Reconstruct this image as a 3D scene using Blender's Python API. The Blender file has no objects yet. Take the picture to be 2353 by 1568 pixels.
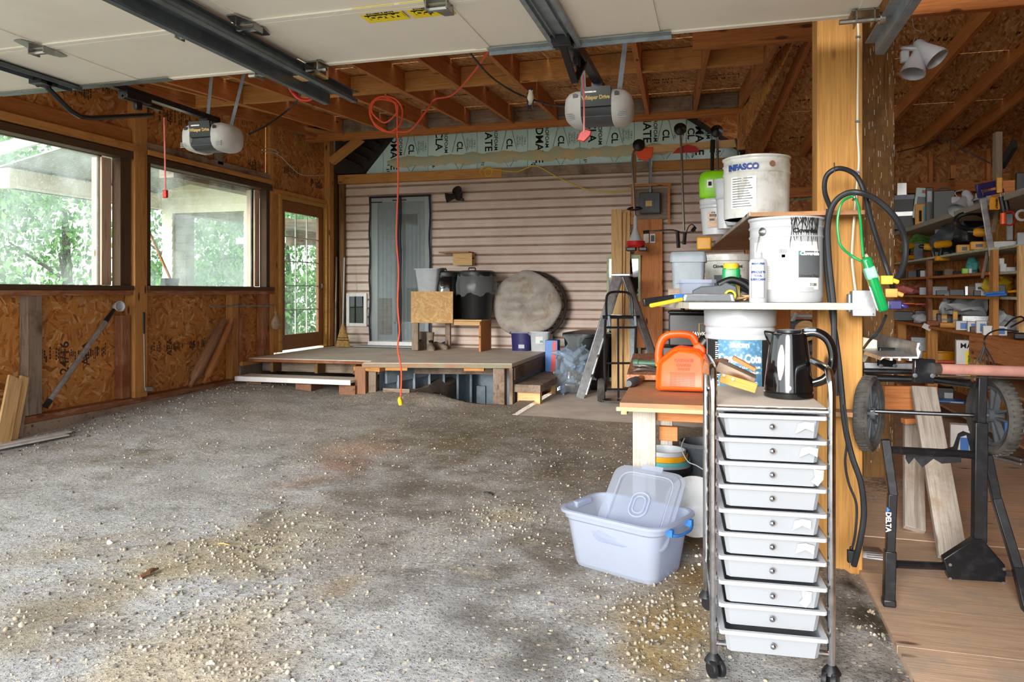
import bpy, math, random
from mathutils import Vector, Matrix, noise, Euler
R = random.Random(7)
sc = bpy.context.scene
# ---------------------------------------------------------------- camera
F, CX, HY, H = 1700., 1176.5, 670., 1.25          # focal length, centre column, horizon row (pixels of 2353x1568), eye height
TH = math.atan((1654 - CX) / F)
SN, CS = math.sin(TH), math.cos(TH)
cd = bpy.data.cameras.new('camera'); cam = bpy.data.objects.new('camera', cd); sc.collection.objects.link(cam)
cam.location = (0, 0, H); cam.rotation_euler = (math.pi / 2, 0, TH)
cd.sensor_width = 36; cd.lens = 36 * F / 2353; cd.shift_y = -(784 - HY) / 2353; cd.clip_start = .05; cd.clip_end = 200
sc.camera = cam
sc.view_settings.view_transform = 'Standard'; sc.view_settings.look = 'None'
sc.view_settings.gamma = 1; sc.view_settings.use_curve_mapping = False
sc.view_settings.exposure = 1.9
# ---------------------------------------------------------------- overcast sky and soft daylight through the open front
w = bpy.data.worlds.new('sky'); sc.world = w; w.use_nodes = True
nt = w.node_tree; bg = nt.nodes['Background']
tc = nt.nodes.new('ShaderNodeTexCoord'); sx = nt.nodes.new('ShaderNodeSeparateXYZ'); cr = nt.nodes.new('ShaderNodeValToRGB')
nt.links.new(tc.outputs['Generated'], sx.inputs[0]); nt.links.new(sx.outputs['Z'], cr.inputs[0]); nt.links.new(cr.outputs[0], bg.inputs[0])
cr.color_ramp.elements[0].position = 0; cr.color_ramp.elements[0].color = (.95, .97, 1, 1)
cr.color_ramp.elements[1].position = 1; cr.color_ramp.elements[1].color = (.80, .88, 1, 1)
bg.inputs[1].default_value = 1.05
def sun(name, e, ang, rx, rz, col):
    l = bpy.data.lights.new(name, 'SUN'); l.energy = e; l.angle = ang; l.color = col
    o = bpy.data.objects.new(name, l); sc.collection.objects.link(o); o.rotation_euler = (rx, 0, rz); return o
sun('front_fill_sun', 1.7, math.radians(24), math.radians(77), math.radians(-10), (1, .97, .93))  # wide low sun added as front fill from behind the camera
sc.cycles.max_bounces = 14; sc.cycles.diffuse_bounces = 8; sc.cycles.transparent_max_bounces = 24
# ---------------------------------------------------------------- point helpers (rays of the camera met with real planes of the place)
def WP(px, py, Z):
    u = (px - CX) / F
    return Vector((Z * (-SN + CS * u), Z * (CS + SN * u), H - (py - HY) / F * Z))
def PX(px, py, X): u = (px - CX) / F; return WP(px, py, X / (-SN + CS * u))
def PY(px, py, Y): u = (px - CX) / F; return WP(px, py, Y / (CS + SN * u))
def PF(px, py, z=0): return WP(px, py, (H - z) * F / (py - HY))
# ---------------------------------------------------------------- mesh builder
def frame(a, b, up=(0, 0, 1)):
    a, b = Vector(a), Vector(b); x = (b - a).normalized(); up = Vector(up)
    if abs(x.dot(up)) > .97: up = Vector((0, 1, 0)) if abs(x.y) < .9 else Vector((1, 0, 0))
    y = up.cross(x).normalized(); z = x.cross(y)
    return Matrix(((x.x, y.x, z.x, a.x), (x.y, y.y, z.y, a.y), (x.z, y.z, z.z, a.z), (0, 0, 0, 1)))
def spline(p, n=6, closed=False):
    p = [Vector(q) for q in p]
    if len(p) < 3: return p
    out = []; N = len(p); rng = N if closed else N - 1
    for i in range(rng):
        a = p[(i - 1) % N] if closed or i > 0 else p[0]; b = p[i]; c = p[(i + 1) % N]; d = p[(i + 2) % N] if closed or i + 2 < N else p[-1]
        for k in range(n):
            t = k / n
            out.append(.5 * ((2 * b) + (c - a) * t + (2 * a - 5 * b + 4 * c - d) * t * t + (3 * b - a - 3 * c + d) * t ** 3))
    if not closed: out.append(p[-1])
    return out
class MB:
    def __init__(s): s.v = []; s.f = []; s.m = []; s.k = 0; s.X = None
    def add(s, vs, fs):
        n = len(s.v)
        s.v += [(s.X @ Vector(q)) if s.X else Vector(q) for q in vs]
        s.f += [tuple(i + n for i in f) for f in fs]; s.m += [s.k] * len(fs); return s
    def bx(s, x0, x1, y0, y1, z0, z1):
        return s.add([(x, y, z) for x in (x0, x1) for y in (y0, y1) for z in (z0, z1)],
                     [(0, 1, 3, 2), (4, 6, 7, 5), (0, 4, 5, 1), (2, 3, 7, 6), (0, 2, 6, 4), (1, 5, 7, 3)])
    def box(s, c, d): return s.bx(c[0] - d[0] / 2, c[0] + d[0] / 2, c[1] - d[1] / 2, c[1] + d[1] / 2, c[2] - d[2] / 2, c[2] + d[2] / 2)
    def beam(s, a, b, w, h, up=(0, 0, 1)):
        M = frame(a, b, up); L = (Vector(b) - Vector(a)).length
        vs = [M @ Vector((x, y, z)) for x in (0, L) for y in (-w / 2, w / 2) for z in (-h / 2, h / 2)]
        return s.add(vs, [(0, 1, 3, 2), (4, 6, 7, 5), (0, 4, 5, 1), (2, 3, 7, 6), (0, 2, 6, 4), (1, 5, 7, 3)])
    def loft(s, rings, closed=False, caps=True):
        n = len(rings[0]); vs = [q for r in rings for q in r]; fs = []; m = len(rings)
        for i in range(m if closed else m - 1):
            j = (i + 1) % m
            for k in range(n): l = (k + 1) % n; fs.append((i * n + k, i * n + l, j * n + l, j * n + k))
        if caps and not closed: fs.append(tuple(range(n))[::-1]); fs.append(tuple((m - 1) * n + k for k in range(n)))
        return s.add(vs, fs)
    def tube(s, pts, r, n=8, closed=False, flat=1):
        pts = [Vector(p) for p in pts]; N = len(pts); rings = []; up = None
        for i, p in enumerate(pts):
            a = pts[(i - 1) % N] if closed or i else p; b = pts[(i + 1) % N] if closed or i < N - 1 else p
            t = (b - a)
            t = t.normalized() if t.length > 1e-9 else Vector((0, 0, 1))
            if up is None: up = t.orthogonal().normalized()
            up = (up - t * up.dot(t)); up = up.normalized() if up.length > 1e-6 else t.orthogonal().normalized()
            q = t.cross(up); rr = r[i] if isinstance(r, (list, tuple)) else r
            rings.append([p + (up * math.cos(2 * math.pi * k / n) + q * math.sin(2 * math.pi * k / n) * flat) * rr for k in range(n)])
        return s.loft(rings, closed)
    def lathe(s, prof, c=(0, 0, 0), n=24, ax=(0, 0, 1), caps=True, sx=1, sy=1):
        c = Vector(c); z = Vector(ax).normalized(); M = Matrix() if z.z > .9999 else z.to_track_quat('Z', 'Y').to_matrix().to_4x4()
        rings = [[c + (M @ Vector((r * sx * math.cos(2 * math.pi * k / n), r * sy * math.sin(2 * math.pi * k / n), h))) for k in range(n)] for r, h in prof]
        return s.loft(rings, False, caps)
    def prism(s, pts, o, ux, uy, d):
        "outline pts in plane (ux,uy) at o, thickened by vector d"
        o, ux, uy, d = Vector(o), Vector(ux), Vector(uy), Vector(d); n = len(pts)
        A = [o + ux * p[0] + uy * p[1] for p in pts]
        return s.add(A + [q + d for q in A], [tuple(range(n))[::-1], tuple(range(n, 2 * n))] + [(k, (k + 1) % n, n + (k + 1) % n, n + k) for k in range(n)])
    def ball(s, c, r, sc=(1, 1, 1), n=12):
        return s.lathe([(max(.001, math.sin(math.pi * i / n * 1.0)) * r, -math.cos(math.pi * i / n) * r * sc[2]) for i in range(n + 1)], c, n + 4, sx=sc[0], sy=sc[1])
def mesh(mb, name, mats, smooth=None):
    me = bpy.data.meshes.new(name); me.from_pydata([tuple(v) for v in mb.v], [], mb.f)
    for m in mats: me.materials.append(m)
    if len(mats) > 1: me.polygons.foreach_set('material_index', mb.m)
    if smooth:
        me.polygons.foreach_set('use_smooth', [True] * len(me.polygons))
        me.set_sharp_from_angle(angle=math.radians(smooth))
    me.validate(); me.update(); return me
def tag(o, label=None, cat=None, group=None, kind=None):
    if label: o['label'] = label
    if cat: o['category'] = cat
    if group: o['group'] = group
    if kind: o['kind'] = kind
    return o
MW = {}
def T(name, label, cat, loc=(0, 0, 0), rz=0, group=None, kind=None, rot=None):
    o = bpy.data.objects.new(name, None); sc.collection.objects.link(o); o.empty_display_size = .05
    o.location = loc; o.rotation_euler = rot if rot else (0, 0, rz); tag(o, label, cat, group, kind)
    MW[o.name] = Matrix.Translation(Vector(loc)) @ Euler(rot if rot else (0, 0, rz)).to_matrix().to_4x4()
    return o
def ob(name, mb, mat, parent=None, label=None, cat=None, group=None, kind=None, bev=0, seg=2, sub=0, smooth=35, world=False, mw=None, solid=0, ctr=True):
    "mesh object; with a parent the mesh is in the parent's frame unless world=True; without one it is in world space and gets its own origin"
    mats = mat if isinstance(mat, (list, tuple)) else [mat]
    if parent is None and mw is None and ctr and mb.v:
        lo = [min(v[i] for v in mb.v) for i in range(3)]; hi = [max(v[i] for v in mb.v) for i in range(3)]
        c = Vector(((lo[0] + hi[0]) / 2, (lo[1] + hi[1]) / 2, lo[2])); mw = Matrix.Translation(c); mb.v = [v - c for v in mb.v]
    o = bpy.data.objects.new(name, mesh(mb, name, mats, smooth)); sc.collection.objects.link(o)
    if mw is None: mw = Matrix() if (world or parent is None) else MW[parent.name]
    if parent is not None:
        o.parent = parent; o.matrix_basis = MW[parent.name].inverted() @ mw
    else: o.matrix_basis = mw
    MW[o.name] = mw
    if bev: b = o.modifiers.new('bevel', 'BEVEL'); b.width = bev; b.segments = seg; b.limit_method = 'ANGLE'; b.angle_limit = .6
    if sub: m = o.modifiers.new('sub', 'SUBSURF'); m.levels = m.render_levels = sub
    if solid: m = o.modifiers.new('solid', 'SOLIDIFY'); m.thickness = solid; m.offset = 0
    return tag(o, label, cat, group, kind)
def lumber(name, a, b, w, h, mat, parent=None, up=(0, 0, 1), label=None, cat=None, group=None, bev=.003, warp=0, kind=None):
    "a board from a to b: local X runs along the grain"
    M = frame(a, b, up); L = (Vector(b) - Vector(a)).length; mb = MB(); n = max(1, int(L / .25)) if warp else 1
    rings = []
    for i in range(n + 1):
        d = warp * math.sin(i / n * 3.1) if n > 1 else 0
        rings.append([(L * i / n, y * w / 2, z * h / 2 + d) for y, z in ((-1, -1), (1, -1), (1, 1), (-1, 1))])
    mb.loft(rings)
    return ob(name, mb, mat, parent, label, cat, group, kind, bev=bev, mw=M)
def kids(o): return [c for c in sc.collection.objects if c.parent == o]
def dup(o, mat4, label=None, group=None, par=None):
    c = o.copy(); sc.collection.objects.link(c); c.matrix_basis = mat4 if par is None else o.matrix_basis.copy(); MW[c.name] = mat4 if par is None else MW[par.name] @ o.matrix_basis
    if par is not None: c.parent = par
    else:
        if label: c['label'] = label
        if group: c['group'] = group
    for k in kids(o):
        if k.name != c.name: dup(k, None, par=c)
    return c
# ---------------------------------------------------------------- materials
def lin(c):
    if isinstance(c, str): c = [int(c[i:i + 2], 16) / 255 for i in (0, 2, 4)]
    return tuple((x / 12.92 if x <= .04045 else ((x + .055) / 1.055) ** 2.4) for x in c[:3]) + (1,)
class NT:
    def __init__(s, name):
        s.m = bpy.data.materials.new(name); s.m.use_nodes = True; s.t = s.m.node_tree; s.b = s.t.nodes['Principled BSDF']
        s.out = s.t.nodes['Material Output']; s.co = s.n('ShaderNodeTexCoord').outputs['Object']
        s.rnd = None
    def n(s, t, **k):
        q = s.t.nodes.new(t)
        for a, v in k.items(): setattr(q, a, v)
        return q
    def l(s, a, b): s.t.links.new(a, b)
    def set(s, q, i, v):
        if hasattr(v, 'is_linked') or isinstance(v, bpy.types.NodeSocket): s.l(v, q.inputs[i])
        else: q.inputs[i].default_value = v
    def map(s, v, sc=(1, 1, 1), rot=(0, 0, 0), loc=(0, 0, 0)):
        q = s.n('ShaderNodeMapping'); s.l(v, q.inputs[0]); q.inputs[1].default_value = loc; q.inputs[2].default_value = rot; q.inputs[3].default_value = sc; return q.outputs[0]
    def noise(s, v, scale=5, det=4, rough=.6, dist=0):
        q = s.n('ShaderNodeTexNoise'); s.l(v, q.inputs['Vector']); q.inputs['Scale'].default_value = scale; q.inputs['Detail'].default_value = det; q.inputs['Roughness'].default_value = rough; q.inputs['Distortion'].default_value = dist; return q.outputs[0]
    def voro(s, v, scale=5, feat='F1', rand=1):
        q = s.n('ShaderNodeTexVoronoi', feature=feat); s.l(v, q.inputs['Vector']); q.inputs['Scale'].default_value = scale; q.inputs['Randomness'].default_value = rand; return q
    def ramp(s, v, st, interp='LINEAR'):
        q = s.n('ShaderNodeValToRGB'); s.l(v, q.inputs[0]); e = q.color_ramp; e.interpolation = interp
        while len(e.elements) < len(st): e.elements.new(.5)
        for i, (p, c) in enumerate(st): e.elements[i].position = p; e.elements[i].color = lin(c) if not isinstance(c, float) else (c, c, c, 1)
        return q.outputs[0]
    def mix(s, f, a, b, mode='MIX'):
        q = s.n('ShaderNodeMix', data_type='RGBA', blend_type=mode); s.set(q, 0, f)
        for i, v in ((6, a), (7, b)): s.set(q, i, lin(v) if isinstance(v, str) else v)
        return q.outputs[2]
    def math(s, op, a, b=0.): q = s.n('ShaderNodeMath', operation=op); s.set(q, 0, a); s.set(q, 1, b); return q.outputs[0]
    def off(s, v):
        "shift the pattern by the object's own random number"
        q = s.n('ShaderNodeObjectInfo'); s.rnd = q.outputs['Random']; a = s.n('ShaderNodeVectorMath', operation='ADD')
        k = s.n('ShaderNodeVectorMath', operation='SCALE'); k.inputs[0].default_value = (37, 19, 53); s.l(s.rnd, k.inputs['Scale']); s.l(v, a.inputs[0]); s.l(k.outputs[0], a.inputs[1]); return a.outputs[0]
    def bump(s, h, st=.3, dist=.01): q = s.n('ShaderNodeBump'); q.inputs['Strength'].default_value = st; q.inputs['Distance'].default_value = dist; s.l(h, q.inputs['Height']); s.l(q.outputs[0], s.b.inputs['Normal'])
    def col(s, c): s.set(s.b, 'Base Color', lin(c) if isinstance(c, str) else c)
    def rough(s, r): s.set(s.b, 'Roughness', r)
def plain(name, c, rough=.5, metal=0., var=.12, sc=12, c2=None, bump=.0, spec=.5, coat=0, th=.5):
    t = NT(name); v = t.off(t.co); f = t.noise(v, sc, 5, .65)
    a = lin(c); b = lin(c2) if c2 else tuple(x * (1 - var * 2.2) for x in a[:3]) + (1,)
    m = t.ramp(f, [(th - .12, .0), (th + .18, 1.)]); t.col(t.mix(t.math('MULTIPLY', m, 1. if c2 else .8), a, b)); t.b.inputs['Roughness'].default_value = rough; t.b.inputs['Metallic'].default_value = metal
    t.b.inputs['Specular IOR Level'].default_value = spec; t.b.inputs['Coat Weight'].default_value = coat
    if bump: t.bump(f, bump, .004)
    return t.m
def wood(name, c1, c2, c3=None, wear=None, rough=.75, sc=1., knots=True, wearth=.55, var=.35, satin=0):
    t = NT(name); v = t.off(t.co)
    g = t.noise(t.map(v, (.9 * sc, 14 * sc, 14 * sc)), 2.2, 6, .62, .6)
    fi = t.noise(t.map(v, (3 * sc, 120 * sc, 120 * sc)), 2, 3, .6)
    c = t.ramp(g, [(.30, c1), (.52, c2), (.70, c3 or c1)])
    c = t.mix(.35, c, t.ramp(fi, [(.3, '3a2a1c'), (.7, 'ffffff')]), 'MULTIPLY')
    if knots:
        k = t.voro(t.map(v, (1.6, 5, 5)), 1.5).outputs['Distance']
        c = t.mix(t.ramp(k, [(.07, 1.), (.13, 0.)]), c, '5a3012')
    if wear:
        c = t.mix(t.ramp(t.noise(v, 2.6, 6, .7), [(wearth - .08, 0.), (wearth + .1, 1.)]), c, wear)
    br = t.math('ADD', t.math('MULTIPLY', t.rnd, var), 1 - var / 2)
    cc = t.n('ShaderNodeCombineColor'); [t.l(br, cc.inputs[i]) for i in range(3)]
    t.col(t.mix(1., c, cc.outputs[0], 'MULTIPLY')); t.b.inputs['Roughness'].default_value = rough
    t.bump(fi, .25, .003); return t.m
def osb(name, cols, axis='X', scale=1., dark=.0, aniso=4.5, free=True):
    "pressed flakes: coarse cells turn the grain of fine stretched cells"
    t = NT(name); v = t.off(t.co)
    ax = {'X': (1, 0, 0), 'Y': (0, 1, 0), 'Z': (0, 0, 1)}[axis]
    layers = []
    for k, (s1, amp) in enumerate(((6., 6.28), (9., 6.28))):
        v2 = t.map(v, loc=(k * 3.7, k * 1.9, k * 5.1)); vc = t.voro(v2, s1 * scale)
        hs = t.n('ShaderNodeSeparateColor'); t.l(vc.outputs['Color'], hs.inputs[0])
        r = t.n('ShaderNodeVectorRotate', rotation_type='AXIS_ANGLE'); t.l(v2, r.inputs['Vector']); r.inputs['Axis'].default_value = ax
        t.l(t.math('MULTIPLY', hs.outputs[0], amp if free else .5), r.inputs['Angle'])
        st = [9, 9, 9]; st[(('XYZ'.index(axis)) + 2) % 3] = 9 * aniso
        if not free: st[(('XYZ'.index(axis)) + 2) % 3], st[(('XYZ'.index(axis)) + 1) % 3] = 9, 9 * aniso * 1.3
        f = t.voro(t.map(r.outputs[0], tuple(q * scale for q in st)), 1.)
        fs = t.n('ShaderNodeSeparateColor'); t.l(f.outputs['Color'], fs.inputs[0]); layers.append((fs.outputs[0], fs.outputs[1]))
    sel = t.math('GREATER_THAN', layers[1][1], .62)
    q = t.n('ShaderNodeMix', data_type='FLOAT'); t.l(sel, q.inputs[0]); t.l(layers[0][0], q.inputs[2]); t.l(layers[1][0], q.inputs[3])
    val = q.outputs[0]; n = len(cols)
    c = t.ramp(val, [(i / n * .92 + .04, x) for i, x in enumerate(cols)])
    c = t.mix(.35, c, t.ramp(t.noise(t.map(v, (3, 3, 3)), 60, 3, .6), [(.3, '6b4a2c'), (.65, 'ffffff')]), 'MULTIPLY')
    c = t.mix(t.ramp(t.noise(v, 1.3, 5, .6), [(.45, 0.), (.75, .4)]), c, '5b3416')
    t.col(c); t.b.inputs['Roughness'].default_value = .7; t.bump(val, .2, .003); return t.m
M = {}
def mk():
    M['osb'] = osb('oriented_strand_board', ['9c5a22', 'c47a34', 'd8954a', 'c98238', 'e6b478', 'a8662a', 'd08c42'], 'X')
    M['osb_frontal'] = osb('oriented_strand_board_frontal', ['8a4a1c', 'a8642a', 'b8743a', '9c5a24', 'c68e50'], 'Y')
    M['osb_roof'] = osb('oriented_strand_board_roof', ['98602c', 'c48e50', 'e0b070', 'ba8040', 'f0c890', 'a06a34', 'd4a062'], 'Z', 1., free=False)
    M['osb_pale'] = osb('oriented_strand_board_pale', ['c99a5c', 'd9b074', 'e2bd86', 'cf9f62'], 'Y', 1.3)
    M['rafter'] = wood('orange_brown_rafter_wood', 'b0682e', 'c67c3c', '98541f', var=.3)
    M['stud'] = wood('amber_stud_wood', 'c2803e', 'd29650', 'a8682e', wear='8c6236', wearth=.62)
    M['sill'] = wood('dark_stained_sill', '4a3220', '5c4028', '3a2616', knots=False)
    M['plate'] = wood('dusty_bottom_plate', 'b98a66', '9c5e34', 'c9a184', wear='7d3f1e', wearth=.55)
    M['pink'] = wood('pale_pinkish_stud', 'cfae94', 'dcc0a8', 'b98f72', var=.2)
    M['weath'] = wood('weathered_grey_wood', 'aaa094', 'c0b8ac', '8a7f72', wear='8f7a62', wearth=.6, knots=True, var=.2)
    M['greywood'] = wood('grey_brown_wood', '8d7a68', 'a08c78', '6d5a4a', wear='5b4634')
    M['post'] = wood('yellow_timber_post', 'c2893f', 'd09a50', 'ab7230', sc=.7, var=.1)
    M['oldpost'] = wood('dark_flaked_timber_post', '6e4a20', '8a6430', '543614', wear='4a3418', knots=False, var=.1)
    M['pine'] = wood('fresh_pine', 'd9a868', 'e8c088', 'c8924e', var=.15)
    M['cedar'] = wood('reddish_board', 'c07440', 'd28a50', 'a85e2e', var=.2)
    M['bark'] = wood('rough_cut_log_wood', '7a5238', '96684a', '5e3c26', sc=.6)
    M['bark2'] = wood('rough_cut_log_orange', 'a86a38', 'bc7e48', '8a5228', sc=.6)
    M['door_wood'] = wood('varnished_door_wood', '8a4f1c', '9c5e26', '7a4214', rough=.35, knots=False, var=.08)
    M['case_wood'] = wood('yellow_door_casing', 'c08c3e', 'd2a050', 'a87630', knots=False, var=.1)
    M['ply'] = wood('plywood_face', 'b07c52', 'c08c60', '9a683e', wear='947458', knots=False, var=.1)
    M['plyfloor'] = wood('weathered_plywood_floor', 'cdaa8a', 'dcbc9c', 'b8927a', wear='a89a8a', sc=.6, wearth=.56, var=.15)
    M['greyfloor'] = plain('dusty_grey_floor', 'd8ccbf', .85, c2='c0b4a6', sc=3, bump=.2)
    M['deck'] = plain('dusty_painted_deck', 'ddd3c4', .7, c2='c8bcac', sc=2.5, bump=.15)
    M['deckedge'] = plain('worn_green_deck_edge', '8b8c74', .8, c2='9c6a4a', sc=5, bump=.3)
    M['shelfedge'] = plain('worn_green_white_shelf_paint', '9eae94', .7, c2='c9c4b4', sc=18, bump=.3)
    M['greyshelf'] = wood('pale_grey_shelf_board', 'a8a296', 'b8b2a6', '8d877a', knots=False)
    M['siding'] = plain('dusty_pink_beige_siding', 'd8c6ba', .6, c2='c9b3a4', sc=2.5)
    M['dirtshade'] = plain('dirt_and_shade_on_siding_ledges', 'a08674', .9, c2='86705e', sc=6)
    M['cream'] = plain('cream_siding', 'eee8cf', .6, var=.05)
    M['white'] = plain('white_vinyl', 'e9e6e2', .5, var=.05)
    M['doorpanel'] = plain('cream_steel_door_panel', 'e2dbcd', .5, c2='d6cdbf', sc=2, th=.6)
    M['galv'] = plain('galvanised_steel', '8f989e', .45, .35, c2='747c82', sc=14, bump=.05)
    M['darksteel'] = plain('dark_painted_steel', '5c6468', .4, .3, c2='454c50', sc=8)
    M['steel'] = plain('bare_steel', 'a5a5a2', .3, .95, var=.1)
    M['chrome'] = plain('scuffed_chrome', 'c9c9ca', .15, 1., c2='8c8a88', sc=20, th=.6)
    M['alu'] = plain('aluminium', 'b9bcbe', .4, .8, c2='96999b', sc=18)
    M['black'] = plain('black_plastic', '17181a', .4, var=.2)
    M['blackgloss'] = plain('glossy_black_plastic', '0d0e10', .12, var=.1, coat=.5)
    M['blackmetal'] = plain('black_painted_metal', '1c1d20', .35, .3, c2='34363a', sc=20, th=.62)
    M['rubber'] = plain('dusty_rubber', '2e2d2b', .85, c2='57544e', sc=9)
    M['cable'] = plain('black_cable', '24262a', .5, var=.2)
    M['dgrey'] = plain('dark_grey_plastic', '4c5156', .5, var=.15)
    M['grey'] = plain('grey_plastic', '7b848b', .5, var=.1)
    M['lgrey'] = plain('light_grey_plastic', 'b3b8bc', .5, var=.1)
    M['red'] = plain('red_plastic', 'c4231f', .4)
    M['orange'] = plain('orange_cable_jacket', 'e2502a', .45)
    M['gas'] = plain('orange_polyethylene', 'ff5a12', .42, c2='f04c0c', sc=4)
    M['yellow'] = plain('yellow_plastic', 'e5c02c', .45)
    M['tool_yellow'] = plain('power_tool_yellow', 'dd9a12', .45)
    M['green'] = plain('green_plastic', '12904a', .35)
    M['lime'] = plain('lime_green_plastic', '7cc010', .4)
    M['dgreen'] = plain('dark_green_plastic', '3f6650', .5)
    M['blue'] = plain('blue_plastic', '2f72c0', .4)
    M['navy'] = plain('navy_plastic', '2a2860', .3)
    M['teal'] = plain('teal_plastic', '4a9a98', .5)
    M['whitep'] = plain('white_pail_plastic', 'b4b7ba', .35, c2='a4a8ac', sc=5, th=.6)
    M['whitedirty'] = plain('scuffed_white_metal', 'c6c6c2', .35, c2='958f80', sc=10, th=.62)
    M['paper'] = plain('white_paper', 'dcdcda', .8, var=.04)
    M['cardboard'] = plain('cardboard', 'b08a5e', .85, var=.1)
    M['cloth'] = plain('beige_cloth', 'b39b80', .95, var=.2, bump=.4, sc=30)
    M['leather'] = plain('dusty_boot_leather', '6e6354', .8, c2='8c7e6a', sc=9, bump=.4)
    M['straw'] = plain('broom_straw', 'c29a5c', .9, c2='8f6c38', sc=40, bump=.4)
    M['concrete'] = plain('dirty_concrete', '87796a', .9, c2='665444', sc=4, bump=.5)
    M['bluepaint'] = plain('chipped_blue_grey_paint', '8d9aa4', .7, c2='74808a', sc=7)
    M['redwood'] = wood('red_stained_panel', '7a3410', '8c4018', '6a2a0c', knots=False)
    M['soil'] = plain('packed_soil', '5d5040', .95, c2='3f362c', sc=6, bump=.8)
    M['shingle'] = plain('dark_brown_shingle', '362c26', .9, c2='241c18', sc=12, bump=.5)
    M['ink'] = plain('black_ink', '141210', .8, var=.05)
    M['fadedink'] = plain('faded_black_ink', '4a3020', .8, var=.2)
    M['inkblue'] = plain('blue_print', '23408c', .6)
    M['gold'] = plain('gold_print', 'c9a862', .5)
    M['whiteink'] = plain('white_print', 'f2f2f2', .6, var=.02)
    M['stickery'] = plain('yellow_sticker', 'f2d800', .5, var=.04)
    M['greyink'] = plain('grey_print', '55595d', .7)
    M['embossed'] = plain('embossed_orange_lettering', 'd9480c', .5)
    M['insulfoam'] = plain('expanding_foam', 'd6b988', .9, c2='b0bfa8', sc=5, bump=.6, th=.45)
    t = NT('light_blue_foam_board'); v = t.off(t.co); c = t.ramp(t.noise(v, 4, 4), [(.35, 'd6eeec'), (.7, 'c2e2e0')]); t.col(c); t.rough(.7); M['foam'] = t.m
    # brushed bluish label with droplets
    t = NT('droplet_label'); v = t.co; d = t.voro(v, 70).outputs['Distance']; c = t.ramp(d, [(.1, '86aec6'), (.35, '5f8cab'), (.6, '4c7b9a')]); t.col(c); t.rough(.4); M['droplet'] = t.m
    t = NT('cushion_fabric'); v = t.co; n1 = t.noise(v, 5, 5, .65, .3); c = t.ramp(n1, [(.3, '8f8880'), (.55, 'aaa298'), (.75, '8c765e')]); t.col(c); t.rough(.95); t.bump(t.noise(v, 9, 3, .5, 1.2), .5, .02); M['cushion'] = t.m
    # window glass with dust: see-through, a little reflective, a little chalky
    def glass(name, dust, tint='eef4f2', th=(.35, .8)):
        t = NT(name); tr = t.n('ShaderNodeBsdfTransparent'); tr.inputs[0].default_value = lin(tint); gl = t.n('ShaderNodeBsdfGlossy'); gl.inputs[1].default_value = .03
        df = t.n('ShaderNodeBsdfTranslucent'); df.inputs[0].default_value = lin('e8eeec')
        m1 = t.n('ShaderNodeMixShader'); m1.inputs[0].default_value = .06; t.l(tr.outputs[0], m1.inputs[1]); t.l(gl.outputs[0], m1.inputs[2])
        m2 = t.n('ShaderNodeMixShader'); sp = t.ramp(t.noise(t.map(t.co, (1, 1, 1)), 75, 4, .75), [(.55, 0.), (.72, 1.)]); bigd = t.ramp(t.noise(t.co, 2.2, 4), [(th[0], 0.), (th[1], 1.)])
        f = t.math('ADD', t.math('MULTIPLY', sp, dust * 1.1), t.math('MULTIPLY', bigd, dust)); t.l(f, m2.inputs[0]); t.l(m1.outputs[0], m2.inputs[1]); t.l(df.outputs[0], m2.inputs[2])
        t.l(m2.outputs[0], t.out.inputs[0]); return t.m
    M['glass'] = glass('dusty_window_glass', .22); M['glass2'] = glass('clean_door_glass', .08); M['glassdark'] = glass('smoked_glass', .1, '7c8a88')
    def clear(name, c, al, rough=.25, tl=.5):
        "thin milky plastic: part transparent, part translucent and diffuse"
        t = NT(name); tr = t.n('ShaderNodeBsdfTransparent'); tr.inputs[0].default_value = lin(c); t.col(c); t.rough(rough)
        tn = t.n('ShaderNodeBsdfTranslucent'); tn.inputs[0].default_value = lin(c); m0 = t.n('ShaderNodeMixShader'); m0.inputs[0].default_value = tl
        t.l(t.b.outputs[0], m0.inputs[1]); t.l(tn.outputs[0], m0.inputs[2]); m1 = t.n('ShaderNodeMixShader'); m1.inputs[0].default_value = al
        t.l(tr.outputs[0], m1.inputs[1]); t.l(m0.outputs[0], m1.inputs[2]); t.l(m1.outputs[0], t.out.inputs[0]); return t.m
    M['tote'] = clear('translucent_bluish_plastic', 'e0e6f1', .5); M['totelid'] = clear('clear_bluish_lid_plastic', 'e4e9f2', .30)
    M['drawer'] = clear('frosted_drawer_plastic', 'abafb3', .92, .3, .25); M['drawerlip'] = clear('frosted_drawer_rim', 'c4c7ca', .97, .3, .2)
    M['bag'] = clear('clear_bag_film', 'eef4f6', .22, .12, .5); M['bottleclear'] = clear('clear_blue_bottle_plastic', 'cfe2f2', .42, .08, .3)
    M['amberclear'] = clear('milky_opener_lens', 'e4e4e0', .92, .3, .3)
    M['greenclear'] = clear('green_bag_film', '9ccc7a', .7); M['screen'] = clear('fine_dark_mesh', 'ccd2d3', .24, .9, .1)
    # dusty gravel and worn asphalt floor
    t = NT('gravelly_floor'); v = t.co
    big = t.noise(v, .42, 5, .6, .4); mid = t.noise(v, 2.4, 6, .7, .5); fine = t.noise(v, 46, 5, .8); grit = t.voro(v, 55); g2 = t.voro(v, 130)
    hs = t.n('ShaderNodeSeparateColor'); t.l(grit.outputs['Color'], hs.inputs[0]); h2 = t.n('ShaderNodeSeparateColor'); t.l(g2.outputs['Color'], h2.inputs[0])
    at = t.n('ShaderNodeVertexColor'); at.layer_name = 'dirt'; c = at.outputs['Color']      # stains and dirt patches, laid per vertex
    c = t.mix(.5, c, t.ramp(mid, [(.3, '9a9288'), (.5, 'dcdad6'), (.7, 'ffffff')]), 'MULTIPLY')
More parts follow.
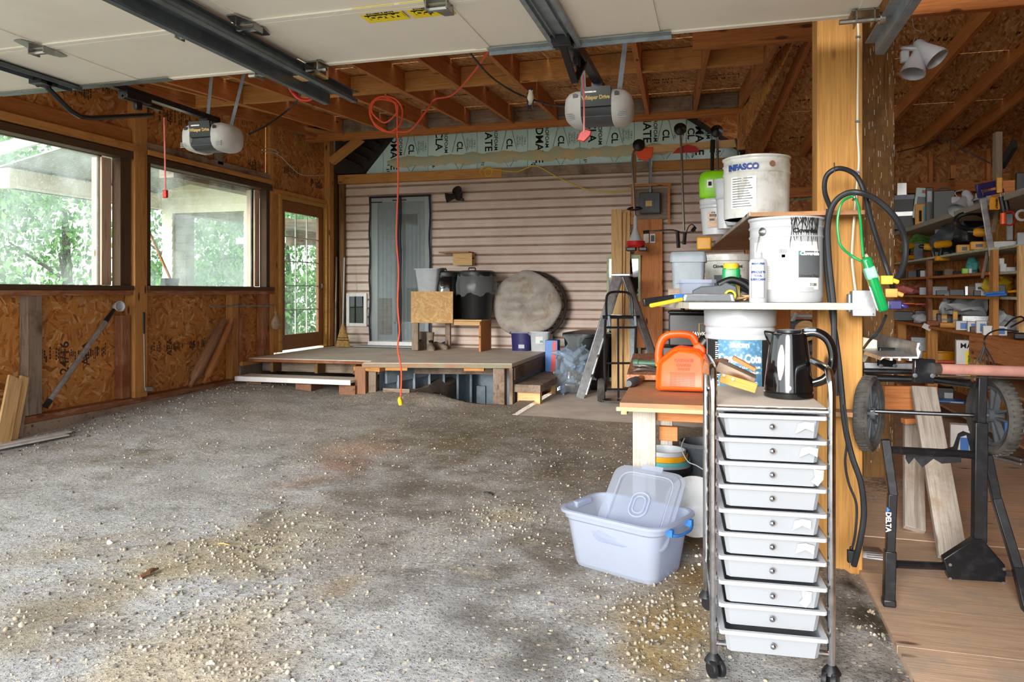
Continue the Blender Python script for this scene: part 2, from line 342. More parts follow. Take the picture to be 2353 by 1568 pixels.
    c = t.mix(t.ramp(t.noise(t.map(v, loc=(9, 4, 0)), 2.2, 8, .8, .8), [(.56, 0.), (.66, .7)]), c, '6a6660')
    c = t.mix(t.ramp(t.noise(t.map(v, loc=(2, 7, 0)), 2.6, 8, .8, .5), [(.58, 0.), (.68, .55)]), c, 'd2c6ac')
    c = t.mix(.75, c, t.ramp(fine, [(.32, '5b564f'), (.46, 'd9d5ce'), (.62, 'ffffff')]), 'MULTIPLY')
    c = t.mix(t.math('MULTIPLY', t.math('GREATER_THAN', hs.outputs[0], .93), t.ramp(grit.outputs['Distance'], [(.3, 1.), (.5, 0.)])), c, 'd9cdb8')
    c = t.mix(t.math('MULTIPLY', t.math('GREATER_THAN', h2.outputs[0], .86), t.ramp(g2.outputs['Distance'], [(.3, .9), (.5, 0.)])), c, '3b3834')
    t.col(c); t.rough(.93); hh = t.math('ADD', t.math('MULTIPLY', fine, .6), t.math('MULTIPLY', t.noise(v, 14, 6, .8), 1.)); t.bump(hh, .9, .02); M['gravel'] = t.m
    t = NT('pebble_stone'); t.l(t.co, t.n('ShaderNodeMapping').inputs[0]); vv = t.voro(t.co, 30); hs = t.n('ShaderNodeSeparateColor'); t.l(vv.outputs['Color'], hs.inputs[0])
    t.col(t.ramp(hs.outputs[0], [(.05, '55504a'), (.25, '7d786f'), (.5, 'a29a88'), (.75, '8f816b'), (.95, 'b8b0a2')])); t.rough(.85); M['pebble'] = t.m
    t = NT('leaf'); inf = t.n('ShaderNodeNewGeometry'); c = t.ramp(inf.outputs['Random Per Island'], [(.1, '587f50'), (.45, '76a266'), (.8, '9cc47e')]); t.col(c); t.rough(.6)
    tn = t.n('ShaderNodeBsdfTranslucent'); t.l(c, tn.inputs[0]); ms = t.n('ShaderNodeMixShader'); ms.inputs[0].default_value = .5; t.l(t.b.outputs[0], ms.inputs[1]); t.l(tn.outputs[0], ms.inputs[2]); t.l(ms.outputs[0], t.out.inputs[0]); M['leaf'] = t.m
    M['trunk'] = plain('grey_bark', '6e6a60', .9, c2='4a453c', sc=6); M['grass'] = plain('pale_gravel_ground', 'b9b4a4', .95, c2='8f9a74', sc=.6)
    t = NT('corrugated_roof_sheet'); wv = t.n('ShaderNodeTexWave', bands_direction='Y'); t.l(t.co, wv.inputs[0]); wv.inputs['Scale'].default_value = 6; t.col(t.ramp(wv.outputs[0], [(0, '8d9088'), (1, 'a4a79e')])); t.rough(.6); t.bump(wv.outputs[0], .6, .02); M['corr'] = t.m
    M['rope_red'] = plain('pink_red_cord', 'c9605a', .8, c2='d98a86'); M['peeling'] = plain('peeling_white_flecks', 'cfc8b8', .8)
mk()
# ---------------------------------------------------------------- lettering
def lettering(s, size, mat, parent, o, ux=(1, 0, 0), uy=(0, 0, 1), R_=None, name='lettering', bold=0, ext=.0006, sx=1, align='CENTER', label=None, space=1):
    "flat raised letters at o (world) along ux/uy; with R_ they are wrapped round a vertical cylinder of that radius"
    cu = bpy.data.curves.new(name, 'FONT'); cu.body = s; cu.size = size; cu.align_x = align; cu.align_y = 'CENTER'; cu.extrude = ext; cu.offset = bold; cu.space_character = space; cu.resolution_u = 3
    to = bpy.data.objects.new('x', cu); sc.collection.objects.link(to); bpy.context.view_layer.update()
    me = bpy.data.meshes.new_from_object(to.evaluated_get(bpy.context.evaluated_depsgraph_get())); bpy.data.objects.remove(to)
    mb = MB(); ux = Vector(ux).normalized(); uy = Vector(uy).normalized(); uz = ux.cross(uy); o = Vector(o)
    vs = []
    for v in me.vertices:
        x, y, z = v.co.x * sx, v.co.y, v.co.z + ext
        if R_: a = x / R_; vs.append(o + ux * ((R_ + z) * math.sin(a)) + uy * y + uz * ((R_ + z) * math.cos(a) - R_))
        else: vs.append(o + ux * x + uy * y + uz * z)
    mb.add(vs, [tuple(p.vertices) for p in me.polygons]); bpy.data.meshes.remove(me)
    return ob(name, mb, mat, parent, world=True, smooth=None, label=label)
def panel_on(name, mat, parent, o, w, h, ux=(1, 0, 0), uy=(0, 0, 1), R_=None, t=.0008, label=None):
    "thin label, flat or wrapped round a vertical cylinder of radius R_"
    ux = Vector(ux).normalized(); uy = Vector(uy).normalized(); uz = ux.cross(uy); o = Vector(o); mb = MB(); n = 12 if R_ else 1
    rings = []
    for i in range(n + 1):
        x = -w / 2 + w * i / n
        def q(r, y):
            if R_: a = x / R_; return o + ux * ((R_ + r) * math.sin(a)) + uy * y + uz * ((R_ + r) * math.cos(a) - R_)
            return o + ux * x + uy * y + uz * r
        rings.append([q(0.0002, -h / 2), q(t, -h / 2), q(t, h / 2), q(0.0002, h / 2)])
    mb.loft(rings); return ob(name, mb, mat, parent, world=True, smooth=40 if R_ else None, label=label)
def stamp(parent, o, ux, uy, w, h, seed, mat=None, name='stamp'):
    "rows of illegible printed grade marks"
    r = random.Random(seed); mb = MB(); ux = Vector(ux).normalized(); uy = Vector(uy).normalized(); uz = ux.cross(uy) * .0015; o = Vector(o)
    x = 0
    while x < w:
        k = r.random(); ww = r.uniform(.006, .016)
        if k < .75:
            y0 = r.uniform(0, .35) * h; y1 = r.uniform(.55, 1) * h; n = r.randint(1, 4)
            for j in range(n):
                a = y0 + (y1 - y0) * j / n; b = a + (y1 - y0) / n * .75
                mb.prism([(x, a), (x + ww, a), (x + ww, b), (x, b)], o, ux, uy, uz)
        x += ww + r.uniform(.004, .014)
    return ob(name, mb, mat or M['fadedink'], parent, world=True, smooth=None)
def cord(name, pts, r, mat, parent=None, label=None, cat=None, n=6, group=None, seg=8, closed=False):
    mb = MB(); mb.tube(spline([WP(*p) if not isinstance(p, Vector) else p for p in pts], n, closed), r, seg, closed)
    return ob(name, mb, mat, parent, label, cat, group, world=True)
X, Yv, Zv = Vector((1, 0, 0)), Vector((0, 1, 0)), Vector((0, 0, 1))
# ================================================================ THE SETTING
def hz(x, y):
    "height of the dirt floor: rises to the left wall and the deck, with a low lip in front of the pit"
    a = max(0, min(1, (-x - 3.2) / 2.2)); a = a * a * (3 - 2 * a); b = max(0, min(1, (y - 4) / 3.6)); b = b * b * (3 - 2 * b)
    h = a * (.05 + .10 * b) + .03 * b * max(0, min(1, (-x - .6)))
    h += .10 * math.exp(-((x + 3.35) / .65) ** 2 - ((y - 7.62) / .28) ** 2)
    h += .016 * max(0, min(1, (y - 6.5) * 2.5)) * max(0, min(1, (x + 2.3) * 4))
    h += (noise.fractal(Vector((x * 1.4, y * 1.4, 3)), 1, 2, 5) * .012 + noise.fractal(Vector((x * 9, y * 9, 8)), 1, 2, 3) * .0035)
    return h
def inpit(x, y): return -3.75 < x < -2.16 and y > 7.80 + .08 * math.sin(x * 5) - .26 * max(0, min(1, (x + 2.95) * 2))
def build_floor():
    mb = MB(); dx = .03; x0, x1, y0, y1 = -5.75, .66, -1.0, 9.9
    nx, ny = int((x1 - x0) / dx), int((y1 - y0) / dx); idx = {}
    for j in range(ny + 1):
        for i in range(nx + 1):
            x, y = x0 + (x1 - x0) * i / nx, y0 + (y1 - y0) * j / ny
            xx = x
            if i == nx: xx = .60 + .035 * noise.noise(Vector((y * 3, 1, 1))) + (.05 if y < 3 else 0)
            z = hz(xx, y) - .02 if xx > .55 else hz(xx, y)
            if inpit(x, y): z = -.9
            idx[i, j] = len(mb.v); mb.v.append(Vector((xx, y, z)))
    for j in range(ny):
        for i in range(nx):
            x, y = x0 + (x1 - x0) * (i + .5) / nx, y0 + (y1 - y0) * (j + .5) / ny
            if x > -1.95 and y > 6.95: continue
            mb.f.append((idx[i, j], idx[i + 1, j], idx[i + 1, j + 1], idx[i, j + 1])); mb.m.append(0)
    fo = ob('floor', mb, M['gravel'], kind='structure', ctr=False, smooth=180)
    P_ = [((620, 1225), .30, 'cbc0a8', .8), ((560, 1285), .22, 'd6cab0', .8), ((400, 1290), .28, 'cdbf9f', .7), ((1160, 1190), .15, 'cbbfa0', .8), ((520, 1450), .20, 'd8ccb4', .85), ((440, 1530), .26, 'dccdb6', .95), ((330, 1560), .2, 'd8ccb4', .8), ((90, 1425), .28, 'b3a78f', .7), ((150, 1265), .22, 'cfc6b0', .6),
          ((830, 1035), .30, 'd6b8a4', .8), ((790, 1075), .2, 'cfa996', .7), ((700, 1110), .2, 'd2b6a6', .5), ((800, 1345), .10, 'bfa06a', .6), ((1540, 1430), .20, 'b0935c', .8), ((1480, 1480), .16, 'b89e6c', .6), ((1590, 1330), .12, 'a08350', .7), ((1600, 1250), .15, '76603c', .7), ((1500, 1540), .12, 'bda06a', .6),
          ((300, 1060), .45, '9a9282', .4), ((900, 1130), .55, '857868', .5), ((1100, 1010), .9, '83755f', .65), ((1350, 1080), .7, '807260', .6), ((1250, 1280), .35, '84786a', .6), ((1100, 1400), .25, '7d7a74', .5), ((950, 1340), .2, '77746e', .4), ((1250, 1500), .2, '7a7770', .5), ((2000, 1420), .12, '5c5038', .8), ((1060, 1020), .3, '8d7d55', .4), ((700, 920), .5, '8f877c', .6), ((900, 925), .4, '9a9284', .6), ((1960, 1345), .06, '4c3a24', .9)]
    P_ = [(PF(*a), sg, lin(c), w_) for a, sg, c, w_ in P_]; ca = fo.data.color_attributes.new('dirt', 'FLOAT_COLOR', 'POINT'); grey, gry2, brn = lin('d2d3d4'), lin('bdbcb8'), lin('ac9d8a')
    for i, v in enumerate(fo.data.vertices):
        x, y = v.co.x, v.co.y; n1 = noise.fractal(Vector((x * .8, y * .8, 1)), 1, 2, 4); n2 = noise.fractal(Vector((x * 4, y * 4, 5)), .8, 2, 4)
        k = max(0, min(1, .5 + (y - 5.1) * .28 + (x + 2.0) * .16 + n1 * .55 + n2 * .18)); c = [grey[q] * (1 - k) + brn[q] * k for q in range(3)]; k = max(0, min(1, n2 * .8)); c = [c[q] * (1 - k) + gry2[q] * k for q in range(3)]
        for p, sg, cc, w_ in P_:
            d = ((x - p.x) ** 2 + ((y - p.y) * .8) ** 2) / (sg * sg)
            if d < 5: f = max(0, min(1, (w_ * 1.5 * math.exp(-d) + n2 * .45 - .1) )) * min(1, 2.5 * math.exp(-d * .7)); c = [c[q] * (1 - f) + cc[q] * f for q in range(3)]
        ca.data[i].color = (c[0], c[1], c[2], 1)
    wf = T('floor_2', None, None, (.55, 2, 0), kind='structure')
    sheets = [(.60, 3.2, -1.0, 2.86), (.60, 3.2, 2.87, 4.10), (.60, 3.2, 4.11, 6.8)]
    for a, b, c, d in sheets:
        m = MB(); m.bx(a, b, c, d, -.05, .004 + R.random() * .004); ob('floor_sheet', m, M['plyfloor'], wf, world=True)
    m = MB(); m.bx(-1.95, .59, 6.94, 9.9, -.05, .010); ob('floor_3', m, M['greyfloor'], kind='structure')
    m = MB(); m.bx(.60, 3.2, 6.81, 9.9, -.05, .004); ob('floor_sheet', m, M['plyfloor'], wf, world=True)
    m = MB(); m.bx(-30, 30, -30, 40, -1.2, -1.0); m2 = MB()
    m = MB(); m.add([(-40, -40, -.12), (40, -40, -.12), (40, -.98, -.05), (-40, -.98, -.05)], [(0, 1, 2, 3)])
    m.add([(-40, -.98, -.05), (-5.76, -.98, -.05), (-5.76, 10, -.05), (-5.76, 40, -.05), (-40, 40, -.3)], [(0, 1, 2, 3, 4)])
    m.add([(3.3, -.98, -.05), (40, -.98, -.05), (40, 40, -.05), (3.3, 40, -.05)], [(0, 1, 2, 3)])
    ob('ground', m, M['grass'], None, 'grassy ground outside beyond the windows', 'ground', kind='structure', ctr=False)
build_floor()
# loose stones on the floor: far too many to count
def stones():
    mb = MB(); t = (1 + 5 ** .5) / 2
    iv = [Vector(p).normalized() for p in [(-1, t, 0), (1, t, 0), (-1, -t, 0), (1, -t, 0), (0, -1, t), (0, 1, t), (0, -1, -t), (0, 1, -t), (t, 0, -1), (t, 0, 1), (-t, 0, -1), (-t, 0, 1)]]
    fs = [(0, 11, 5), (0, 5, 1), (0, 1, 7), (0, 7, 10), (0, 10, 11), (1, 5, 9), (5, 11, 4), (11, 10, 2), (10, 7, 6), (7, 1, 8), (3, 9, 4), (3, 4, 2), (3, 2, 6), (3, 6, 8), (3, 8, 9), (4, 9, 5), (2, 4, 11), (6, 2, 10), (8, 6, 7), (9, 8, 1)]
    def one(x, y, s):
        z = hz(x, y) + s * .22; q = Euler((R.random() * 6, R.random() * 6, R.random() * 6)).to_matrix(); k = Vector((s, s * R.uniform(.6, 1), s * R.uniform(.45, .8)))
        mb.add([Vector((x, y, z)) + q @ Vector((v.x * k.x * R.uniform(.8, 1.15), v.y * k.y * R.uniform(.8, 1.15), v.z * k.z)) for v in iv], fs)
    clus = [((620, 1230), .33, 420), ((560, 1290), .25, 320), ((400, 1290), .3, 200), ((1160, 1185), .16, 190), ((1130, 1225), .14, 90), ((500, 1440), .22, 300), ((420, 1520), .22, 260), ((90, 1420), .3, 260), ((130, 1260), .3, 120),
            ((1530, 1420), .16, 300), ((1480, 1500), .14, 170), ((1560, 1330), .15, 120), ((790, 1060), .35, 140), ((1330, 1055), .4, 220), ((1400, 1300), .3, 120), ((300, 1050), .6, 200), ((850, 1260), .25, 90), ((560, 1550), .3, 220), ((2000, 1450), .1, 70)]
    for (a, b), sg, n in clus:
        n = int(n * .75)
        c = PF(a, b)
        for _ in range(n):
            x, y = R.gauss(c.x, sg), R.gauss(c.y, sg * 1.1)
            if -5.45 < x < .58 and not (y > 6.9 and x > -2) and not inpit(x, y) and y < 8: one(x, y, R.choice([.004, .005, .006, .008, .010]) * R.uniform(.8, 1.4))
    n = 0
    while n < 3800:
        x, y = R.uniform(-5.4, .58), R.uniform(2.0, 7.9)
        if inpit(x, y) or (y > 6.9 and x > -2): continue
        n += 1; one(x, y, R.choice([.0025, .003, .0035, .004, .006]) * R.uniform(.7, 1.3))
    for _ in range(350):       # line of stones along the kerb
        y = R.uniform(4, 7.7); one(-5.38 + R.random() ** 2 * .5, y, R.uniform(.006, .016))
    ob('gravel', mb, M['pebble'], None, 'scattered pebbles and gravel lying on the dusty floor', 'gravel', kind='stuff', smooth=60, ctr=False)
stones()
def clod(px, py, r, mat, label, cat, name, sq=.6):
    p = PF(px, py); mb = MB(); mb.ball((p.x, p.y, hz(p.x, p.y) + r * sq * .6), r, (1, .8, sq), 7)
    for v in mb.v: v += Vector([noise.noise(v * 40 + Vector((k * 9, 0, 0))) * r * .5 for k in range(3)])
    ob(name, mb, mat, None, label, cat, smooth=50)
clod(1264 * 1, 1390 - 0, .017, M['pebble'], 'rounded tan stone lying alone left of the centre crack', 'stone', 'stone')
clod(698, 1390, .016, M['pebble'], 'egg shaped pale brown stone on bare grey floor', 'stone', 'stone')
clod(253, 1250, .017, M['whitedirty'], 'off-white rounded stone at the left of the floor', 'stone', 'stone')
clod(1122, 1138, .03, M['rubber'], 'black clod of dirt above the heap of pale gravel', 'clod', 'clod', .4)
def stick(p0, p1, r, label, mat):
    a, b = PF(*p0), PF(*p1); a.z = hz(a.x, a.y) + r; b.z = hz(b.x, b.y) + r; mb = MB()
    mb.tube([a, a.lerp(b, .3) + Vector((.01, .004, .004)), a.lerp(b, .7) + Vector((-.006, 0, .003)), b], [r * .7, r, r * .9, r * .4], 6); ob('twig', mb, mat, None, label, 'twig')
stick((322, 1332), (364, 1310), .011, 'thick broken brown twig lying among gravel', M['bark'])
stick((500, 1248), (530, 1252), .004, 'thin pale straw stalk on the gravel', M['straw'])
# ---------------------------------------------------------------- left wall
WX = -5.5
wl = T('wall_left', None, None, (WX, 6, 0), kind='structure')
def sheath(y0, y1, z0, z1, x=-5.6, t=.012, tilt=None):
    m = MB(); z1b = z1 if tilt is None else tilt; m.prism([(y0, z0), (y1, z0), (y1, z1b), (y0, z1)], (x - t, 0, 0), Yv, Zv, (t, 0, 0)); return ob('sheathing', m, M['osb'], wl, world=True)
sheath(.9, 4.40, 0.02, 1.27); sheath(4.405, 6.03, .02, 1.27); sheath(6.035, 7.56, .02, 1.27); sheath(7.565, 8.36, .35, 1.27)
sheath(.9, 3.6, 2.6, 3.1, -5.56, tilt=3.25); sheath(3.605, 6.03, 2.6, 3.25, -5.56, tilt=3.5); sheath(6.035, 8.2, 2.6, 3.5, -5.56, tilt=3.6); sheath(8.205, 9.65, 2.5, 3.62, -5.54); sheath(9.65, 9.9, .4, 3.1, -5.56)
def vstud(y0, y1, z0, z1, mat='stud', x0=-5.59, x1=WX): lumber('stud', ((x0 + x1) / 2, (y0 + y1) / 2, z0), ((x0 + x1) / 2, (y0 + y1) / 2, z1), y1 - y0, x1 - x0, M[mat], wl, up=(1, 0, 0))
vstud(3.9, 3.94, .22, 1.22, 'pink'); vstud(4.80, 4.935, .22, 1.22, 'greywood')
vstud(5.80, 5.90, .22, 1.02, 'plate'); vstud(5.93, 6.09, .19, 3.45, 'stud', -5.59, -5.47); vstud(7.46, 7.58, .22, 1.22); vstud(7.60, 7.66, .40, 1.1, 'plate'); vstud(8.06, 8.2, .40, 1.22, 'plate'); vstud(8.22, 8.30, .40, 3.6, 'stud')
vstud(9.62, 9.74, .46, 3.55, 'stud', -5.59, -5.45); vstud(9.78, 9.88, .46, 3.0, 'oldpost', -5.59, -5.46); vstud(8.31, 8.40, .46, 2.55, 'stud')
vstud(7.2, 7.30, 2.7, 2.95, 'greywood', -5.55, -5.5)
def hb(name, y0, y1, z0, z1, mat, x0=-5.6, x1=WX, zb=None): lumber(name, ((x0 + x1) / 2, y0, (z0 + z1) / 2), ((x0 + x1) / 2, y1, (z0 + z1) / 2 + (zb or 0)), x1 - x0, z1 - z0, M[mat], wl)
hb('bottom_plate', .9, 7.62, .165, .215, 'plate', -5.6, -5.47); hb('bottom_plate', 7.62, 8.35, .36, .41, 'stud', -5.6, -5.48)
hb('top_plate', .9, 5.92, 1.215, 1.262, 'plate', -5.6, -5.485); hb('top_plate', 6.10, 8.30, 1.215, 1.262, 'plate', -5.6, -5.485)
hb('window_sill', .9, 5.9, 1.263, 1.305, 'sill', -5.62, -5.45); hb('window_sill', 6.1, 8.25, 1.263, 1.305, 'sill', -5.62, -5.45)
hb('header', .9, 5.92, 2.53, 2.60, 'sill', -5.6, -5.48); hb('header', 6.1, 8.25, 2.53, 2.60, 'sill', -5.6, -5.48)
hb('header', .9, 5.92, 2.61, 2.68, 'stud', -5.6, -5.46); hb('header', 6.1, 8.25, 2.61, 2.66, 'stud', -5.6, -5.46); hb('header', .9, 5.92, 2.68, 2.82, 'rafter', -5.56, -5.50); hb('header', 6.1, 8.22, 2.66, 2.74, 'greywood', -5.56, -5.5)
hb('header', 8.31, 9.62, 2.50, 2.57, 'stud', -5.6, -5.49)
m = MB(); m.bx(-5.72, -5.46, .9, 7.62, -.1, .163); ob('kerb', m, M['greywood'], wl, world=True, bev=.01)
m = MB(); m.bx(-5.72, -5.5, 7.62, 9.9, -.1, .358); ob('kerb', m, M['concrete'], wl, world=True)
for (a, b, mt) in ((5.78, 5.91, 'sill'), (6.10, 6.17, 'sill'), (8.14, 8.21, 'sill')): vstud(a, b, 1.305, 2.53, mt, -5.6, -5.5)
vstud(5.66, 5.775, 1.31, 2.52, 'pink', -5.72, -5.6); vstud(8.04, 8.14, 1.31, 2.52, 'pink', -5.72, -5.6)
for (y, z, w_, h_, s) in ((4.95, .62, .75, .16, 1), (6.13, .60, 1.1, .15, 2), (3.9, .62, .6, .14, 3)): stamp(wl, (-5.5995, y, z), Yv, Zv, w_, h_, s, M['fadedink'])
for (s, y, z, k) in (('24/16', 5.25, .66, .13), ('APA', 5.48, .68, .12), ('25', 6.9, .66, .1), ('APA', 6.55, .66, .1), ('S4', 4.55, .66, .14)): lettering(s, k, M['fadedink'], wl, (-5.5985, y, z), (0, 0, 1) if s != '25' else (0, 1, 0), (0, -1, 0) if s != '25' else (0, 0, 1), name='stamp', bold=.002)
for (y, z, w_, h_, s) in ((4.6, 2.98, .9, .2, 4), (5.2, 3.12, .6, .14, 5), (6.15, 3.0, .75, .2, 6), (6.2, 3.2, .5, .15, 7), (7.85, 2.75, .3, .16, 11)): stamp(wl, (-5.5585, y, z), Yv, Zv, w_, h_, s)
for (y, z, w_, h_, s) in ((8.6, 2.80, .33, .16, 8), (9.25, 2.72, .3, .16, 9)): stamp(wl, (-5.5385, y, z), Yv, Zv, w_, h_, s)
def window(n, y0, y1, z0, z1, x, mat):
    o = T('window_%d' % n, None, None, (x, (y0 + y1) / 2, z0), kind='structure')
    m = MB(); m.bx(x - .003, x + .003, y0, y1, z0, z1); ob('pane', m, mat, o, world=True)
    f = MB(); t = .02
    f.bx(x - .02, x + .02, y0 - t, y0, z0 - t, z1 + t); f.bx(x - .02, x + .02, y1, y1 + t, z0 - t, z1 + t); f.bx(x - .02, x + .02, y0, y1, z0 - t, z0); f.bx(x - .02, x + .02, y0, y1, z1, z1 + t)
    ob('window_frame', f, M['sill'], o, world=True)
window(1, .9, 5.66, 1.31, 2.53, -5.64, M['glass']); window(2, 6.12, 8.04, 1.31, 2.53, -5.64, M['glass'])
# wooden glazed door in the left wall
d = T('door_1', None, None, (-5.55, 9.0, .46), kind='structure')
def fr(o, name, x0, x1, y0, y1, z0, z1, t0, t1, tb, mat, bev=.004):
    f = MB(); f.bx(x0, x1, y0, y0 + t0, z0, z1); f.bx(x0, x1, y1 - t0, y1, z0, z1); f.bx(x0, x1, y0 + t0, y1 - t0, z1 - t1, z1)
    if tb: f.bx(x0, x1, y0 + t0, y1 - t0, z0, z0 + tb)
    return ob(name, f, mat, o, world=True, bev=bev)
fr(d, 'door_casing', -5.60, -5.47, 8.40, 9.62, .46, 2.51, .05, .05, 0, M['case_wood'])
fr(d, 'door_leaf', -5.565, -5.52, 8.455, 9.565, .475, 2.455, .13, .15, .2, M['door_wood'])
g = MB(); g.bx(-5.545, -5.54, 8.58, 9.44, .67, 2.31); ob('pane', g, M['glass2'], d, world=True)
g = MB()
for i in (1, 2): y = 8.585 + .85 * i / 3; g.bx(-5.552, -5.532, y - .006, y + .006, .67, 2.31)
for i in range(1, 5): z = .675 + 1.63 * i / 5; g.bx(-5.552, -5.532, 8.58, 9.44, z - .006, z + .006)
ob('muntins', g, M['whitedirty'], d, world=True)
g = MB(); g.lathe([(.012, 0), (.032, .002), (.034, .012), (.016, .016), (.012, .02)], (-5.52, 9.5, 1.33), 16, ax=(1, 0, 0)); ob('lock_ring', g, M['chrome'], d, world=True)
g = MB(); g.bx(-5.53, -5.50, 8.44, 8.47, .66, .78); ob('hinge', g, M['steel'], d, world=True)
# ---------------------------------------------------------------- back wall: siding, top plate, foam board
BY = 9.9
wb = T('wall_back', None, None, (-2.5, BY, 0), kind='structure')
m = MB(); z = .40; k = .127
def sid(m, x0, x1, z0, z1):
    z = math.floor(z0 / k + 1e-6) * k; zz0 = z0
    while z < z1 - .01:
        t = z + k; nv = len(m.v)
        # sloping face, then a recessed ledge, its brown standing for dirt and shadow line
        pf = [(z, BY), (z, BY - .016), (z + .048, BY - .010), (z + .052, BY - .015), (t - .030, BY - .008)]
        vs = [(x, y, zz) for x in (x0, x1) for zz, y in pf]; n = 5
        m.k = 0; m.add(vs, [(i, i + 1, i + 1 + n, i + n) for i in range(4)])
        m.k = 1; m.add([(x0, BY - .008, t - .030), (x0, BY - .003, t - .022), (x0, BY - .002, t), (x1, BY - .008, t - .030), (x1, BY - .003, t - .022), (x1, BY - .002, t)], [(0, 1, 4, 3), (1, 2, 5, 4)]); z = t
        for v in m.v[nv:]: v.z = min(z1, max(zz0, v.z))
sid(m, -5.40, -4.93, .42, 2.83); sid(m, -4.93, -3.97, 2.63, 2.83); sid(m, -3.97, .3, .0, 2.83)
ob('siding', m, [M['siding'], M['dirtshade']], wb, world=True, smooth=None)
m = MB(); m.bx(-5.6, -4.93, BY, BY + .1, 0, 3.9); m.bx(-3.97, 3.4, BY, BY + .1, 0, 3.9); m.bx(-4.93, -3.97, BY, BY + .1, 2.63, 3.9); m.bx(-4.93, -3.97, BY, BY + .1, 0, .5); ob('sheathing', m, M['shingle'], wb, world=True)
lumber('top_plate', (-5.42, BY - .05, 2.90), (-2.9, BY - .05, 2.895), .10, .13, M['stud'], wb); lumber('top_plate', (-2.9, BY - .045, 2.895), (-.9, BY - .045, 2.89), .09, .13, M['greywood'], wb); lumber('top_plate', (-.9, BY - .04, 2.89), (.28, BY - .04, 2.89), .08, .13, M['stud'], wb)
lumber('corner_board', (-5.37, BY - .04, .46), (-5.37, BY - .04, 2.96), .08, .08, M['oldpost'], wb, up=(0, 1, 0))
xs = [-5.0, -4.72, -4.02, -3.28, -2.55, -1.82, -1.09, -.42, -.10, .25]
zs = 2.965
words = ['STYROFOAM', 'CLADMATE', 'CLADMATE', '', 'CLADMATE', 'CLADMATE', '', 'CLADMATE', 'CLADMATE', 'STYROFOAM']
for i in range(len(xs) - 1):
    a, b = xs[i] + .003, xs[i + 1] - .003
    m = MB(); sl = 0
    if i == 0: m.prism([(a, zs), (b, zs), (b, 3.62), (a + .25, 3.62)], (0, BY - .03, 0), X, Zv, (0, .03, 0))
    else: m.bx(a, b, BY - .03, BY - .0, zs, 3.7)
    fp = ob('foam_panel', m, M['foam'], wb, world=True); q = BY - .0315
    if b - a > .3:
        cx = (a + b) / 2
        lettering(['MATE', 'CLADMATE', 'CLA'][i % 3], .15, M['ink'], fp, (a + .16, q, 3.40), (0, 0, -1), (1, 0, 0), bold=.003)
        lettering('STYROFOAM', .07, M['ink'], fp, (a + .27, q, 3.42), (0, 0, -1), (1, 0, 0), bold=.001)
        t = MB()
        for s in (-1, 1):
            c0 = b - .26
            t.beam((c0 + s * .015, q, 3.60 - .03), (c0 + s * .11, q, 3.22), .002, .014, (0, 1, 0)); t.beam((c0 + s * .015, q, 2.98), (c0 + s * .07, q, 3.07), .002, .014, (0, 1, 0))
        ob('logo_outline', t, M['ink'], fp, world=True)
        lettering('CL', .12, M['ink'], fp, (b - .26, q, 3.30), (0, 0, -1), (1, 0, 0), bold=.003)
        lettering('TYPE 4\nCAN/ULC\nS701-01\nCELLFORT', .035, M['ink'], fp, (b - .09, q, 3.33), (0, 0, -1), (1, 0, 0))
        stamp(fp, (a + .04, q, 2.99), Zv, -X * -1 if False else Vector((1, 0, 0)), .1, .08, 20 + i, M['ink'], 'small_print')
m = MB(); rings = []; n_ = 150
for i in range(n_ + 1):
    x = -4.66 + 4.1 * i / n_; q = noise.fractal(Vector((x * 5, 2, 1)), 1, 2, 4) * .035; w_ = .075 + noise.fractal(Vector((x * 4, 7, 1)), 1, 2, 4) * .035; w_ = max(.02, w_ * min(1, (i + 1) / 6, (n_ + 1 - i) / 6))
    rings.append([(x, BY - .029, 3.12 + q - w_), (x, BY - .036, 3.12 + q - w_ * .8), (x, BY - .041 + R.uniform(-.003, .003), 3.12 + q), (x, BY - .037, 3.12 + q + w_ * .8), (x, BY - .029, 3.12 + q + w_)])
m.loft(rings)
ob('spray_foam', m, M['insulfoam'], wb, world=True, smooth=60)
# remains of the old eave: dark shingled slopes at both ends of the foam
m = MB(); m.prism([(-5.45, 2.98), (-5.0, 2.98), (-4.42, 3.62), (-5.45, 3.62)], (0, BY - .12, 0), X, Zv, (0, .09, 0)); ob('shingle_strip', m, M['shingle'], wb, world=True)
m = MB(); [m.beam((-5.0 + i * .10, BY - .13, 3.05 + i * .10), (-5.30 + i * .10, BY - .13, 3.20 + i * .10), .03, .14, (0, 1, 0)) for i in range(5)]; ob('shingle_strip', m, M['shingle'], wb, world=True)
m = MB(); m.beam((-.62, BY - .06, 3.66), (.30, BY - .06, 3.02), .05, .10, (0, 1, 0)); ob('shingle_strip', m, M['shingle'], wb, world=True)
m = MB(); m.prism([(-.45, 3.62), (.3, 3.02), (.3, 3.62)], (0, BY - .05, 0), X, Zv, (0, .045, 0)); ob('sheathing', m, M['osb_frontal'], wb, world=True)
